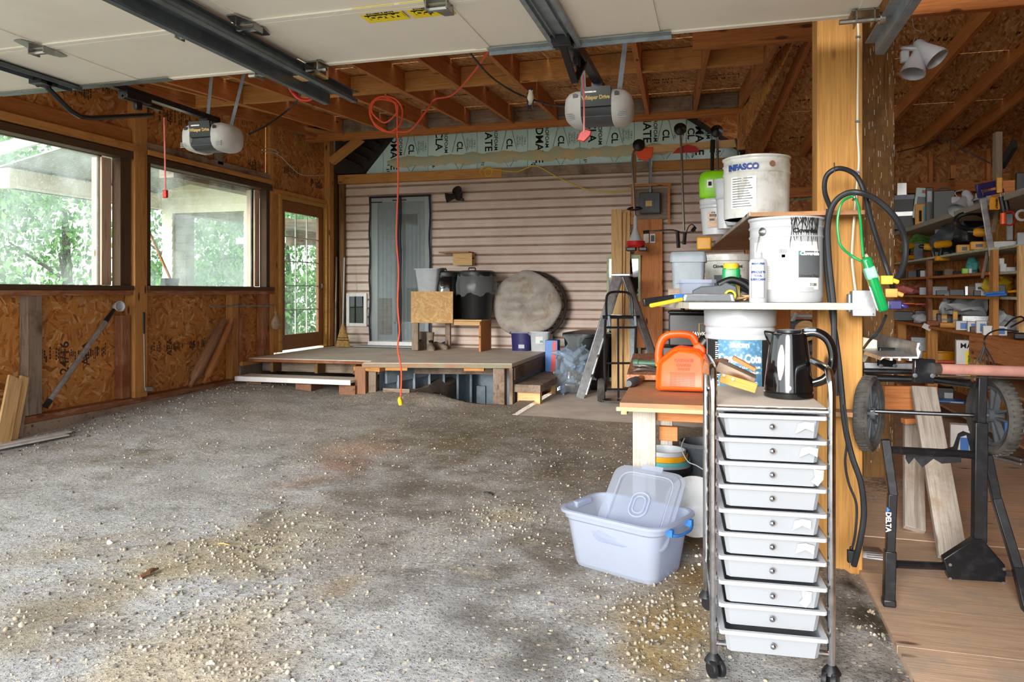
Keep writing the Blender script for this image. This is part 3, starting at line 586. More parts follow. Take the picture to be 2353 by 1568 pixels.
# back of the workshop
w2 = T('wall_back_2', None, None, (1.8, 9.85, 0), kind='structure')
m = MB(); m.bx(.31, 3.3, 9.83, 9.88, 0, 3.1); ob('sheathing', m, M['osb_frontal'], w2, world=True)
for x in (.6, 1.2, 1.8, 2.4, 3.0): lumber('stud', (x, 9.785, 0.02), (x, 9.785, 2.9), .04, .09, M['rafter'], w2, up=(0, 1, 0))
lumber('shelf_cleat', (.32, 9.7, 2.47), (3.2, 9.7, 2.47), .04, .12, M['rafter'], w2); lumber('shelf_cleat', (.32, 9.7, 2.05), (3.2, 9.7, 2.05), .04, .2, M['ply'], w2)
wr = T('wall_right', None, None, (3.25, 5, 0), kind='structure')
m = MB(); m.bx(3.25, 3.3, .9, 9.83, 0, 3.7); ob('sheathing', m, M['osb'], wr, world=True)
for i in range(10): lumber('stud', (3.2, 2 + i * .8, 0.02), (3.2, 2 + i * .8, 2.4), .04, .09, M['rafter'], wr, up=(1, 0, 0))
wf_ = T('wall_front_blocker', None, None, (2, .95, 0), kind='structure')  # out of view, added to keep direct sun out of the workshop
m = MB(); m.bx(.80, 3.3, .93, .98, 0, 3.6); ob('sheathing', m, M['osb_frontal'], wf_, world=True)
# ---------------------------------------------------------------- ceiling of the garage bay
ce = T('ceiling', None, None, (-2.5, 5, 3.2), kind='structure')
def zr(y): return 3.37 - .082 * (9.0 - y)                 # underside of the rafters
DXR = -.063
ends = [793 - 100 * k for k in range(0, 3)] + [893, 986, 1082, 1180, 1281, 1386, 1489, 1597, 1700]
ex = sorted({round(PY(p, 291, 9.0).x, 3) for p in ends}); 
YN = .9
for x in ex:
    if x < -5.4: continue
    a, b = Vector((x - DXR * (9.0 - YN), YN, zr(YN) + .09)), Vector((x, 8.95, zr(8.95) + .09))
    lumber('rafter', b, a, .042, .19, M['rafter'], ce)
m = MB(); m.prism([(-5.75, YN), (.95, YN), (.95, 5.0), (-5.75, 5.0)], (0, 0, 0), X, Yv, (0, 0, .015))
for v in m.v: v.z += zr(v.y) + .19
ob('roof_sheathing', m, M['osb_roof'], ce, world=True)
for k_, (ya, yb) in enumerate(((5.01, 6.22), (6.23, 7.44), (7.45, 8.66), (8.67, 9.9))):
    for (xa, xb) in ((-5.75, -3.9), (-3.895, -1.5), (-1.495, .9)):
        m = MB(); m.prism([(xa, ya), (xb, ya), (xb, yb - .005), (xa, yb - .005)], (0, 0, 0), X, Yv, (0, 0, .015))
        for v in m.v: v.z += zr(v.y) + .19
        ob('roof_sheathing', m, M['osb_roof'], ce, world=True)
for yb in (6.55, 4.2):
    xx = [x - DXR * (9.0 - yb) for x in ex]
    for a, b in zip(xx[:-1], xx[1:]): lumber('blocking', (a + .022, yb, zr(yb) + .09), (b - .022, yb, zr(yb) + .09), .04, .185, M['stud'], ce)
xx = ex
for a, b in zip(xx[:-1], xx[1:]):
    if a > -5.4: lumber('blocking', (a + .022, 8.93, zr(8.93) + .10), (b - .022, 8.93, zr(8.93) + .10), .04, .17, M['greywood'], ce)
lumber('roof_beam', (-5.45, 9.02, 3.345), (.28, 9.02, 3.36), .12, .09, M['rafter'], ce); lumber('roof_beam', (-5.45, 9.03, 3.47), (.28, 9.03, 3.49), .10, .16, M['greywood'], ce)
for x in ex:
    m = MB(); m.bx(x + .022, x + .026, 8.86, 8.92, zr(8.9), zr(8.9) + .15)
    for i in range(4): m.bx(x + .026, x + .030, 8.88, 8.885, zr(8.9) + .02 + .035 * i, zr(8.9) + .03 + .035 * i)
    ob('joist_hanger', m, M['galv'], ce, world=True)
r_ = random.Random(3)
for x in ex:      # printed rows on the roof boards between the rafters
    for yq in (5.6, 6.9, 7.9):
        if r_.random() < .75 or x > -1.2:
            for j in range(r_.randint(1, 2)):
                stamp(ce, (x - DXR * (9 - yq) + .08 + r_.random() * .04, yq + .12 * j, zr(yq) + .1885), X + Zv * 0, Vector((0, -1, -.082)), r_.uniform(.25, .42), .08, r_.randint(0, 9999), M['ink'])
# long joists along the left wall and the diagonal brace at the back corner
lumber('side_joist', (-5.28, 3.0, 2.98), (-5.28, 8.95, 3.42), .04, .14, M['rafter'], ce); lumber('side_joist', (-4.9, 4.2, 3.05), (-4.9, 8.95, 3.46), .04, .1, M['stud'], ce)
lumber('brace', PY(762, 372, 9.2), PY(830, 318, 9.2), .09, .12, M['stud'], ce, up=(0, 1, 0))
lumber('corner_plate', (-5.45, 8.6, 3.40), (-5.0, 9.4, 3.40), .3, .04, M['stud'], ce)
# big board across the right end, and the boarded step between the two roofs
pa = PY(1592, 100, 5.4); pb = PY(1885, 100, 5.4); lumber('header', (pa.x, 5.4, 3.07), (.62, 5.4, 3.07), .05, .22, M['rafter'], ce)
lumber('header', (pa.x + .6, 5.46, 3.22), (.62, 5.46, 3.22), .05, .1, M['rafter'], ce)
def zw(y): return 3.015 + .127 * (9.0 - y)                # underside of the workshop rafters
m = MB(); A, B = Vector((.25, 9.0, 0)), Vector((.62, 6.3, 0)); n_ = (B - A).normalized(); t_ = n_.cross(Zv) * .015
vs = [Vector((A.x, A.y, 2.93)), Vector((B.x, B.y, zw(6.3) - .02)), Vector((B.x, B.y, 3.62)), Vector((A.x, A.y, 3.68))]
m.add(vs + [v + t_ for v in vs], [(0, 1, 2, 3), (7, 6, 5, 4), (0, 4, 5, 1), (1, 5, 6, 2), (2, 6, 7, 3), (3, 7, 4, 0)]); ob('step_sheathing', m, M['osb'], ce, world=True)
lumber('step_post', (.24, 9.0, 2.9), (.24, 9.0, 3.55), .05, .09, M['stud'], ce, up=(1, 0, 0))
# ---------------------------------------------------------------- workshop ceiling, descending to the back
c2 = T('ceiling_2', None, None, (1.8, 6, 3.2), kind='structure')
def onw(px, py, off=0):
    y = 7.
    for _ in range(30):
        Z = (zw(y) + off - H) * F / (HY - py); y = WP(px, py, Z).y
    return WP(px, py, Z)
D = Vector((-.081, 1.016, -.129)).normalized()
for (px, py) in ((1850, 125), (1880, 305), (2210, 110), (2353, 126), (2353, 225), (2353, 330), (2050, 30)):
    p = onw(px, py); t0 = (9.8 - p.y) / D.y; t1 = (5.9 - p.y) / D.y
    a, b = p + D * t0, p + D * t1
    if a.x > 3.2: continue
    if b.x > 3.19: b = p + D * ((3.19 - p.x) / D.x)
    lumber('rafter', a + Vector((0, 0, .07)), b + Vector((0, 0, .07)), .042, .14, M['rafter'], c2)
for k_, (ya, yb) in enumerate(((5.0, 6.2), (6.21, 7.4), (7.41, 8.6), (8.61, 9.9))):
    m = MB(); m.prism([(.3 if ya > 6.2 else .62, ya), (3.25, ya), (3.25, yb), (.3 if ya > 6.2 else .62, yb)], (0, 0, 0), X, Yv, (0, 0, .015))
    for v in m.v: v.z += zw(v.y) + .145
    ob('roof_sheathing', m, M['osb_roof'], c2, world=True)
    for j in range(3): stamp(c2, (.7 + .75 * j + r_.random() * .2, ya + .9, zw(ya + .9) + .143), X, Vector((0, -1, .127)), .4, .09, 300 + k_ * 5 + j, M['ink'])
def front(px0, px1, py, Y, h, mt, w_=.05): a, b = PY(px0, py, Y), PY(px1, py, Y); a.z = b.z; return lumber('front_beam', a, (3.2, Y, b.z), w_, h, M[mt], c2)
a = PY(2353, 70, 5.9); lumber('front_beam', (.66, 5.9, 3.32), (3.2, 5.9, 3.32), .08, .19, M['rafter'], c2); lumber('front_beam', (.66, 5.2, 3.26), (3.2, 5.2, 3.26), .06, .09, M['stud'], c2); lumber('front_beam', (.66, 3.72, 2.92), (.66, 5.9, 3.22), .09, .14, M['rafter'], c2)
m = MB(); m.prism([(.62, .9), (3.25, .9), (3.25, 5.0), (.62, 5.0)], (0, 0, 3.6), X, Yv, (0, 0, .015)); ob('roof_sheathing', m, M['osb_roof'], c2, world=True)
# ---------------------------------------------------------------- two timber posts
p = lumber('timber_post', (.52, 3.70, -.02), (.52, 3.70, 3.1), .19, .19, M['post'], None, (1, 0, 0), 'square yellow timber post at the front with a white cable stapled to it', 'post', bev=.006)
p = lumber('timber_post', (1.02, 5.50, -.02), (1.02, 5.50, 3.2), .19, .19, M['oldpost'], None, (1, 0, 0), 'dark brown timber post with flaking white paint behind the yellow one', 'post', bev=.006)
fl = MB(); rr = random.Random(5)
for i in range(260):
    x, z = rr.uniform(-.09, .09), rr.uniform(.1, 3.0)
    if rr.random() < .5: x = rr.choice([-.04, .0, .07, .088]) + rr.gauss(0, .006)
    fl.bx(1.02 + x, 1.02 + x + rr.uniform(.001, .004), 5.403, 5.4045, z, z + rr.uniform(.01, .05))
ob('paint_flecks', fl, M['peeling'], p, world=True, smooth=None, kind='stuff')
# ---------------------------------------------------------------- outside: porch and trees
po = T('porch', 'cream sided porch with grey corrugated roof seen through the windows', 'porch', (-8, 9, 0), kind='structure')
m = MB(); m.prism([(-8.75, 2.80), (-5.75, 3.38), (-5.75, 3.40), (-8.75, 2.82)], (0, 7.2, 0), X, Zv, (0, 2.7, 0)); ob('porch_roof', m, M['corr'], po, world=True)
m = MB(); m.bx(-8.68, -8.55, 7.3, 9.85, 2.55, 2.80); m.bx(-8.70, -8.53, 7.3, 9.85, 2.55, 2.58); m.bx(-8.8, -8.55, 7.2, 7.3, 2.55, 2.80); ob('fascia', m, M['cream'], po, world=True, bev=.01)
m = MB(); m.prism([(-9.2, 2.86), (-5.75, 3.42), (-5.75, 3.56), (-9.2, 3.0)], (0, 7.12, 0), X, Zv, (0, .05, 0)); ob('fascia', m, M['white'], po, world=True)
m = MB()
def lap(m, x0, x1, z0, z1, y, k=.12):
    z = z0
    while z < z1 - .001:
        t = min(z1, z + k); m.add([(x0, y - .02, z), (x1, y - .02, z), (x1, y - .003, t), (x0, y - .003, t), (x0, y, z), (x1, y, z)], [(0, 1, 2, 3), (4, 5, 1, 0)]); z = t
lap(m, -8.55, -6.5, 2.49, 3.35, 9.85); lap(m, -8.55, -8.36, 0, 2.49, 9.85); lap(m, -7.05, -6.6, 0, 2.49, 9.85); lap(m, -8.36, -7.05, 0, 1.0, 9.85)
m.bx(-8.55, -6.5, 9.851, 9.9, 2.49, 3.35); m.bx(-8.55, -8.36, 9.851, 9.9, 0, 2.49); m.bx(-7.05, -6.6, 9.851, 9.9, 0, 2.49); ob('porch_wall', m, M['cream'], po, world=True, smooth=None)
m = MB(); m.bx(-8.36, -7.05, 9.87, 9.876, 1.0, 2.47); ob('pane', m, M['glass'], po, world=True)
m = MB(); m.bx(-8.36, -8.16, 9.9, 10.1, 0, 2.47); ob('porch_post', m, M['greywood'], po, world=True)
m = MB(); m.prism([(-8.36, 2.47), (-7.05, 2.47), (-7.05, 2.49), (-8.36, 2.49)], (0, 9.9, 0), X, Zv, (0, 3, 0)); m.beam((-8.2, 12.8, 2.3), (-6.5, 12.8, 2.3), .05, .3); m.bx(-6.9, -5.9, 9.9, 13, 2.3, 2.34); ob('porch_soffit', m, M['greywood'], po, world=True)
m = MB(); m.bx(-6.6, -6.5, 9.86, 9.9, 0, 2.6); ob('porch_trim', m, M['pink'], po, world=True)
m = MB(); m.bx(-5.95, -5.76, 6.8, 13.0, 2.5, 2.8); ob('porch_beam', m, M['greywood'], po, world=True); m = MB(); m.bx(-9.5, -5.0, 13.0, 13.1, 2.22, 2.34); ob('fascia', m, M['white'], po, world=True)
def leafmesh(seed, n, rx, rz):
    rr = random.Random(seed); mb = MB(); cl = [(rr.gauss(0, rx * .5), rr.gauss(0, rx * .5), rr.uniform(-rz * .5, rz * .5), rr.uniform(.5, 1.1)) for _ in range(46)]
    for _ in range(n):
        c = rr.choice(cl); v = Vector((rr.gauss(0, 1), rr.gauss(0, 1), rr.gauss(0, .8))).normalized() * c[3] * rr.random() ** .4
        p = Vector((c[0], c[1], c[2])) + v; q = Euler((rr.random() * 6, rr.random() * 6, rr.random() * 6)).to_matrix(); s = rr.uniform(.045, .10)
        mb.add([p + q @ Vector(w_) * s for w_ in ((-1, 0, 0), (0, -.55, .1), (1, 0, 0), (0, .55, .1))], [(0, 1, 2, 3)])
    return mb
def tree(x, y, seed, n, rx, rz, zc, label):
    t = T('tree', label, 'tree', (x, y, -.3), group='trees beyond the windows'); lm = leafmesh(seed, n, rx, rz)
    for v in lm.v: v.z += zc + .3
    ob('foliage', lm, M['leaf'], t, smooth=None)
    m = MB(); rr = random.Random(seed); m.tube([(0, 0, 0), (.1, .05, zc * .6), (-.05, .1, zc + 1)], [.16, .12, .05], 8)
    for i in range(5): a = rr.random() * 6; z0 = zc * (.3 + .12 * i); m.tube([(0.05, .04, z0), (math.cos(a) * 1.1, math.sin(a) * 1.1, z0 + .8)], [.05, .02], 6)
    ob('trunk', m, M['trunk'], t)
for i, (x, y, zc, lb) in enumerate(((-13, 9.3, 2.6, 'leafy green tree at the left edge of the left window'), (-13.5, 12.6, 2.3, 'leafy green tree behind the middle of the left window'), (-12.8, 15.6, 2.5, 'leafy green tree straight behind the cream porch post'), (-12.5, 19.5, 2.2, 'leafy green tree seen through the porch window'), (-16.5, 23, 3.0, 'taller pale green tree far behind the porch window'), (-9.5, 21, 1.9, 'leafy green tree seen through the glazed wooden door'))):
    tree(x, y, 40 + i, 8500, 2.2, 5.2, zc, lb)
# ================================================================ OVERHEAD DOORS, TRACKS, OPENERS
DZ, DY = 2.356, 3.25
def garage_door(x0, x1, stiles, label):
    t = T('garage_door', label, 'garage door', ((x0 + x1) / 2, 2, DZ)); e = DY; n = 0
    for y1, y0 in ((DY, 2.66), (2.655, 2.06), (2.055, 1.46), (1.455, .95)):
        m = MB(); m.bx(x0, x1, y0, y1, DZ + .008, DZ + .045)
        for i in range(len(stiles)):
            s = stiles[i]; m.bx(max(x0, s - .035), min(x1, s + .035), y0, y1, DZ + .003, DZ + .008)
        m.bx(x0, x1, y0, y0 + .03, DZ, DZ + .008); m.bx(x0, x1, y1 - .03, y1, DZ, DZ + .008)
        ob('door_panel', m, M['doorpanel'], t, world=True, bev=.0015)
        n += 1
        if n < 4:
            for s in stiles:
                m = MB(); s_ = min(max(s, x0 + .06), x1 - .06)
                m.prism([(-.05, .02), (.05, .02), (.02, .12), (-.02, .12)], (s_, y0, DZ), X, Yv, (0, 0, -.004)); m.prism([(-.05, -.02), (.05, -.02), (.02, -.12), (-.02, -.12)], (s_, y0, DZ), X, Yv, (0, 0, -.004))
                m.tube([(s_ - .04, y0, DZ - .018), (s_ + .04, y0, DZ - .018)], .012, 8); m.bx(s_ - .045, s_ - .04, y0 - .03, y0 + .03, DZ - .03, DZ); m.bx(s_ + .04, s_ + .045, y0 - .03, y0 + .03, DZ - .03, DZ)
                ob('hinge', m, M['steel'], t, world=True)
    for s in (x0 + .05, x1 - .05):
        m = MB(); m.bx(s - .05, s + .05, DY - .09, DY - .0, DZ - .004, DZ); m.tube([(s - .09, DY - .05, DZ - .03), (s + .06, DY - .05, DZ - .03)], .011, 8); m.lathe([(.024, 0), (.024, .02)], (s + (.055 if s > (x0 + x1) / 2 else -.085), DY - .05, DZ - .03), 12, (1, 0, 0)); m.bx(s - .035, s - .03, DY - .09, DY - .01, DZ - .05, DZ); m.bx(s + .03, s + .035, DY - .09, DY - .01, DZ - .05, DZ)
        ob('top_roller', m, M['steel'], t, world=True)
    return t
gl = garage_door(-5.15, -2.12, [-5.1, -4.3, -2.97, -2.16], 'open white overhead garage door at the left, over the windows')
gr = garage_door(-1.94, .60, [-1.9, -1.04, -.28, .56], 'open white overhead garage door at the right with two yellow stickers')
for s in (-1.30, -1.10):
    m = MB(); m.bx(s - .09, s + .09, 2.62, 2.78, DZ + .001, DZ + .0075 - .0055); ob('sticker', m, M['stickery'], gr, world=True)
    m = MB(); m.bx(s - .075, s + .075, 2.70, 2.745, DZ - .0005, DZ + .0005); ob('sticker_band', m, M['ink'], gr, world=True)
    lettering('BARCOL', .045, M['stickery'], gr, (s, 2.7225, DZ - .001), (-1, 0, 0), (0, 1, 0), bold=.002); lettering('SALES & SERVICE', .016, M['ink'], gr, (s, 2.685, DZ), (-1, 0, 0), (0, 1, 0)); lettering('780-123', .012, M['ink'], gr, (s, 2.65, DZ), (-1, 0, 0), (0, 1, 0)) if False else None
def chan(m, x, y0, y1, w_, h_, z):       # downward U channel along Y
    t = .003; m.bx(x - w_ / 2, x + w_ / 2, y0, y1, z - t, z); m.bx(x - w_ / 2, x - w_ / 2 + t, y0, y1, z - h_, z); m.bx(x + w_ / 2 - t, x + w_ / 2, y0, y1, z - h_, z)
m = MB(); chan(m, -.655, .95, 3.22, .055, .02, DZ); m.bx(-.72, -.59, .95, 3.24, DZ - .004, DZ - .0005); m.bx(-.72, -.70, .95, 3.24, DZ - .02, DZ - .004); m.bx(-.61, -.59, .95, 3.24, DZ - .02, DZ - .004); ob('bracket_strut', m, M['galv'], gr, world=True)
m = MB(); m.bx(-1.02, -.20, DY - .005, DY + .003, DZ - .02, DZ + .04); m.bx(-1.02, -.20, DY - .05, DY, DZ - .004, DZ - .001); ob('edge_angle', m, M['galv'], gr, world=True)
m = MB(); chan(m, -3.35, .95, 3.22, .07, .025, DZ); m.bx(-3.9, -2.75, DY - .05, DY, DZ - .004, DZ - .001); ob('bracket_strut', m, M['darksteel'], gl, world=True)
def track(x, y0, y1, z, label, mat, s=1, angle=True):
    t = T('door_track', label, 'track', (x, (y0 + y1) / 2, z)); m = MB()
    k = .004; m.bx(x - .03 * s if s > 0 else x, x if s > 0 else x + .03, y0, y1, z + .05, z + .05 + k); m.bx(x - k / 2, x + k / 2, y0, y1, z, z + .05); m.bx(min(x, x - .03 * s), max(x, x - .03 * s), y0, y1, z - k, z); m.bx(x - .03 * s - k / 2, x - .03 * s + k / 2, y0, y1, z, z + .014)
    ob('rail', m, mat, t, world=True)
    m = MB(); m.bx(min(x, x + .045 * s), max(x, x + .045 * s), y0, y1, z + .05, z + .054); m.bx(x + (.002 if s > 0 else -.006), x + (.006 if s > 0 else -.002), y0, y1, z + .0, z + .054)
    for i in range(14): y = y1 - .1 - i * .09; m.bx(x + .02 * s - .004, x + .02 * s + .004, y, y + .01, z + .0495, z + .0502)
    ob('support_angle', m, mat, t, world=True); return t
track(-2.055, .95, 3.62, 2.275, 'dark steel overhead track with rounded end, left one of the middle pair', M['darksteel'], 1)
track(-1.935, .95, 3.66, 2.285, 'dark steel overhead track, right one of the middle pair', M['darksteel'], -1)
track(.655, .95, 3.52, 2.28, 'steel overhead track running past the top of the yellow post', M['galv'], -1)
lumber('timber_block', (-2.10, 3.30, 2.365), (-1.90, 3.30, 2.365), .09, .09, M['pine'], None, label='short pale wood block between the ends of the middle tracks', cat='block')
m = MB(); m.bx(-2.15, -1.98, 3.31, 3.4, 2.33, 2.36) if False else m.bx(-2.08, -1.99, 3.36, 3.42, 2.38, 2.44); ob('junction_cover', m, M['white'], None, 'small white box by the block between the middle tracks', 'box')
def opener(cx, cy, cz, dx, label):
    t = T('garage_door_opener', label, 'garage door opener', (cx, cy, cz), rz=0)
    # housing: black centre band with a curved front, clear lens wings
    hp = [(-.13, -.075), (-.11, -.03), (-.12, .05), (-.135, .085), (.13, .085), (.14, -.06), (.05, -.095), (-.08, -.10)]
    m = MB(); m.prism(hp, (-.085, 0, 0), Yv, Zv, (.17, 0, 0)); ob('housing', m, M['dgrey'], t, bev=.004)
    m = MB(); m.prism([(-.142, .083), (-.142, .075), (-.118, -.015), (-.122, -.022), (-.128, -.018), (-.150, .085)], (-.083, -.002, 0), Yv, Zv, (.166, 0, 0)); ob('front_panel', m, M['black'], t)
    for s in (-1, 1):
        m = MB(); rings = []
        for i, (xx, k) in enumerate(((.085, 1), (.12, 1.0), (.155, .9), (.18, .68), (.192, .35))):
            pts = []
            for q in range(20):
                a = 2 * math.pi * q / 20; ca, sa = math.cos(a), math.sin(a)
                pts.append(Vector((s * xx, .0 + .14 * k * math.copysign(abs(ca) ** .6, ca), -.008 + .098 * k * math.copysign(abs(sa) ** .7, sa))))
            rings.append(pts)
        m.loft(rings); ob('lens', m, M['amberclear'], t, smooth=50)
        m = MB(); m.prism([(-.012, -.012), (.012, -.012), (.014, .006), (0, .012), (-.012, .008)], (s * .115, -.139, .045), X, Zv, (0, -.004, 0)); ob('lens_clip', m, M['black'], t)
        m = MB(); [m.bx(min(s * .12, s * .165), max(s * .12, s * .165), -.133, -.125, -.085 + i * .01, -.081 + i * .01) for i in range(4)]; ob('vent', m, M['lgrey'], t)
    o = MW[t.name]
    lettering('Whisper Drive', .030, M['gold'], t, (cx, cy - .138, cz + .028), (1, .0, 0), (0, -.25, 1), bold=.0012, ext=.003, sx=.85); lettering('CHAMBERLAIN', .010, M['whiteink'], t, (cx - .03, cy - .146, cz + .058), (1, 0, 0), (0, -.25, 1), bold=.0008, ext=.002)
    m = MB(); m.bx(-.022, .022, -3.05 + .0, .05, .115, .15); m.bx(-.03, .03, -.1, .02, .085, .12); ob('rail', m, M['blackmetal'], t)
    m = MB(); m.box((0, -.72, .10), (.07, .20, .05)); m.bx(-.012, .012, -.82, -.50, .07, .10); m.box((0, -.70, .06), (.03, .05, .06)); ob('trolley', m, M['blackmetal'], t, bev=.006)
    m = MB(); yy = DY - .10 - cy; zz = DZ - .03 - cz
    if dx: m.tube([Vector(q) - Vector((cx, cy, cz)) for q in ((-3.37, 3.02, 2.345), (-3.37, 3.07, 2.30), (-3.375, 3.20, 2.225), (-3.385, 3.27, 2.212), (-3.40, 3.36, 2.225), (-3.43, 3.86, 2.36))], .014, 6)
    else: m.beam((0, yy - .02, zz - .0), (.005, yy + .25, zz - .10), .03, .012); m.beam((.005, yy + .25, zz - .10), (0.01, -.55, .10), .03, .012)
    bx_ = (-3.37 - cx, 3.03 - cy) if dx else (0, yy); m.box((bx_[0], bx_[1], zz + .005), (.08, .10, .03)); m.tube([(bx_[0] - .04, bx_[1], zz), (bx_[0] + .04, bx_[1], zz)], .016, 8); ob('door_arm', m, M['black'], t)
    for s in (-1, 1):
        m = MB(); top = Vector((s * .16, .22, 3.06 - cz)); m.beam((s * .10, .06, .08), top, .028, .003, (0, 1, 0)); ob('hanger_strap', m, M['galv'], t)
    return t
o1 = opener(-.657, 4.18, 2.29, 0, 'garage door opener hung over the centre, seen square from the front')
o2 = opener(-3.43, 4.44, 2.33, -.02, 'garage door opener hung near the left wall windows')
def pull(o, px, y0, y1, Z, hw):
    m = MB(); pts = [WP(px[0], y0, Z), WP(px[0] + 2, (y0 + y1) / 2, Z), WP(px[1], y1, Z)]; m.tube(spline(pts, 5), .0045, 6); ob('release_cord', m, M['rope_red'], o, world=True)
    m = MB(); q = WP(px[1], y1 + 6, Z)
    if hw: m.prism([(-.035, -.02), (.0, -.03), (.03, .0), (.035, .02), (.0, .03), (-.02, .015)], q, X, Zv, (0, .018, 0))
    else: m.box(q, (.025, .02, .045))
    ob('release_handle', m, M['red'], o, world=True, bev=.003)
pull(o1, (1340, 1342), 172, 305, 3.55, 1); pull(o2, (377, 380), 270, 440, 4.3, 0)
# ---------------------------------------------------------------- cables hung from the rafters
ec = T('extension_cord', 'orange extension cord coiled at the ceiling, its end hanging down to the floor', 'extension cord', WP(915, 925, 6.6))
zc = 6.6
a = [(912, 238, zc), (880, 222, zc), (855, 235, zc), (850, 262, zc), (866, 292, zc), (895, 303, zc), (920, 285, zc), (924, 250, zc), (905, 226, zc), (870, 224, zc), (852, 250, zc), (858, 280, zc), (890, 302, zc), (914, 300, zc + .02), (912, 260, zc + .02), (905, 235, zc), (870, 228, zc), (856, 240, zc), (857, 262, zc), (884, 282, zc), (910, 262, zc), (914, 250, zc)]
cord('cord_loop', a, .008, M['orange'], ec)
cord('cord_loop', [(914, 240, zc), (913, 300, zc), (915, 420, zc), (911, 540, zc), (916, 620, zc), (914, 700, zc), (918, 760, zc), (914, 800, zc), (922, 850, zc), (921, 905, zc), (920, 915, zc)], .008, M['orange'], ec)
cord('cord_loop', [(914, 303, zc), (945, 298, zc), (985, 248, zc), (1000, 228, zc), (1040, 218, zc - .4), (1085, 170, zc - 1), (1122, 118, zc - 1.8)], .008, M['orange'], ec)
m = MB(); q = WP(920, 925, zc); m.lathe([(.012, .05), (.02, .03), (.022, 0), (.02, -.02), (.01, -.025)], q, 12, (0, -.5, 1)); ob('socket_end', m, M['yellow'], ec, world=True)
cord('power_cable', [(1080, 122, 4.6), (1130, 178, 5.2), (1190, 216, 5.8), (1262, 240, 5.6), (1320, 245, 4.5)], .007, M['cable'], None, 'black cable sagging from the rafters to the centre opener', 'cable')
cord('power_cable', [(570, 310, 5.3), (610, 290, 5.4), (650, 262, 5.6), (680, 235, 5.6), (693, 208, 5.4)], .007, M['cable'], None, 'black cable curving up from the left opener', 'cable')
cord('air_hose', [(727, 145, 4.0), (730, 172, 4.0), (735, 205, 4.1), (715, 228, 4.1), (690, 228, 4.1), (672, 212, 4.1), (663, 195, 4.0)], .009, M['red'], None, 'short red hose looped below the middle overhead tracks', 'hose')
cord('bell_wire', [(602, 345, 6.2), (618, 340, 6.6), (640, 352, 7.5), (605, 348, 6.3), (640, 356, 7.6), (685, 398, 8.4), (715, 404, 8.7), (748, 402, 9.1)], .0035, M['whitep'], None, 'thin white wire drooping along the upper left wall', 'wire')
cord('extension_cord', [PY(1107, 402, 9.8), PY(1103, 392, 9.8), PY(1115, 384, 9.8), PY(1130, 388, 9.8), PY(1128, 402, 9.8), PY(1118, 405, 9.8), PY(1118, 388, 9.8), PY(1160, 393, 9.8), PY(1190, 394, 9.8), PY(1232, 382, 9.8), PY(1290, 412, 9.8), PY(1350, 436, 9.8), PY(1400, 442, 9.8), PY(1447, 436, 9.8)], .0075, M['yellow'], None, 'yellow cord looped and draped along the top of the siding', 'cord')
# a swallow perched on the black cable
b = T('swallow', 'small swallow with pale breast perched on the sagging black cable', 'bird', WP(1219, 228, 5.78), rz=.4)
m = MB(); rings = []
for s, (z, y, r) in enumerate(((-.035, .055, .004), (-.03, .035, .014), (-.01, .012, .024), (.015, -.002, .027), (.038, -.008, .022), (.050, -.012, .017), (.062, -.018, .018), (.074, -.022, .013), (.080, -.024, .004))):
    rings.append([Vector((r * math.cos(2 * math.pi * k / 14), y + r * .95 * math.sin(2 * math.pi * k / 14), z)) for k in range(14)])
m.loft(rings); bo = ob('body', m, M['cream'], b, smooth=70)
m = MB(); m.prism([(-.012, .0), (.012, 0), (.016, -.07), (.006, -.04), (-.006, -.04), (-.016, -.07)], (0, .045, -.025), X, Vector((0, -.15, 1)).normalized(), (0, .003, 0)); ob('tail', m, M['black'], b)
for s in (-1, 1):
    m = MB(); m.prism([(0, .05), (.02, .035), (.022, 0), (.012, -.06), (0, -.075), (-.006, -.02)], (s * .018, .005, .005), Vector((0, 1, 0)), Zv, (s * .008, 0, 0)); ob('wing', m, M['navy'], b, bev=.002)
    m = MB(); m.ball((s * .011, -.034, .066), .0025, n=6); ob('eye', m, M['blackgloss'], b)
m = MB(); m.lathe([(.005, 0), (.001, .012)], (0, -.037, .062), 8, (0, -1, -.1)); ob('beak', m, M['black'], b)
m = MB(); m.ball((0, -.019, .070), .0185, (1, .98, .75), 8); ob('cap', m, M['navy'], b)
# ================================================================ HOUSE WALL: doors, lamp, meter
d = T('door_2', None, None, (-4.45, BY - .02, .5), kind='structure')
fr(d, 'door_frame', -4.92, -3.98, BY - .02, BY + .06, .47, 2.63, 0, 0, 0, M['white']) if False else None
m = MB(); m.bx(-4.92, -4.82, BY - .015, BY + .05, .50, 2.62); m.bx(-4.08, -3.98, BY - .015, BY + .05, .50, 2.62); m.bx(-4.82, -4.08, BY - .015, BY + .05, 2.55, 2.62); m.bx(-4.94, -3.96, BY - .09, BY + .05, .455, .525); ob('door_frame', m, M['white'], d, world=True, bev=.004)
m = MB(); m.bx(-4.82, -4.55, BY + .01, BY + .05, .53, 2.55); m.bx(-4.30 + .12, -4.08, BY + .01, BY + .05, .53, 2.55); m.bx(-4.55, -4.18, BY + .01, BY + .05, 2.38, 2.55); m.bx(-4.55, -4.18, BY + .01, BY + .05, .53, .80)
for (x0, x1) in ((-4.565, -4.535), (-4.195, -4.165)): m.bx(x0, x1, BY, BY + .02, .78, 2.40)
m.bx(-4.565, -4.165, BY, BY + .02, 2.37, 2.40); m.bx(-4.565, -4.165, BY, BY + .02, .78, .81); ob('door_leaf', m, M['lgrey'], d, world=True, bev=.003)
m = MB(); m.bx(-4.55, -4.18, BY + .02, BY + .026, .80, 2.38); ob('pane', m, plain('dark_reflecting_glass', '3f4844', .04, c2='5a5a46', sc=1.5, spec=1.), d, world=True)
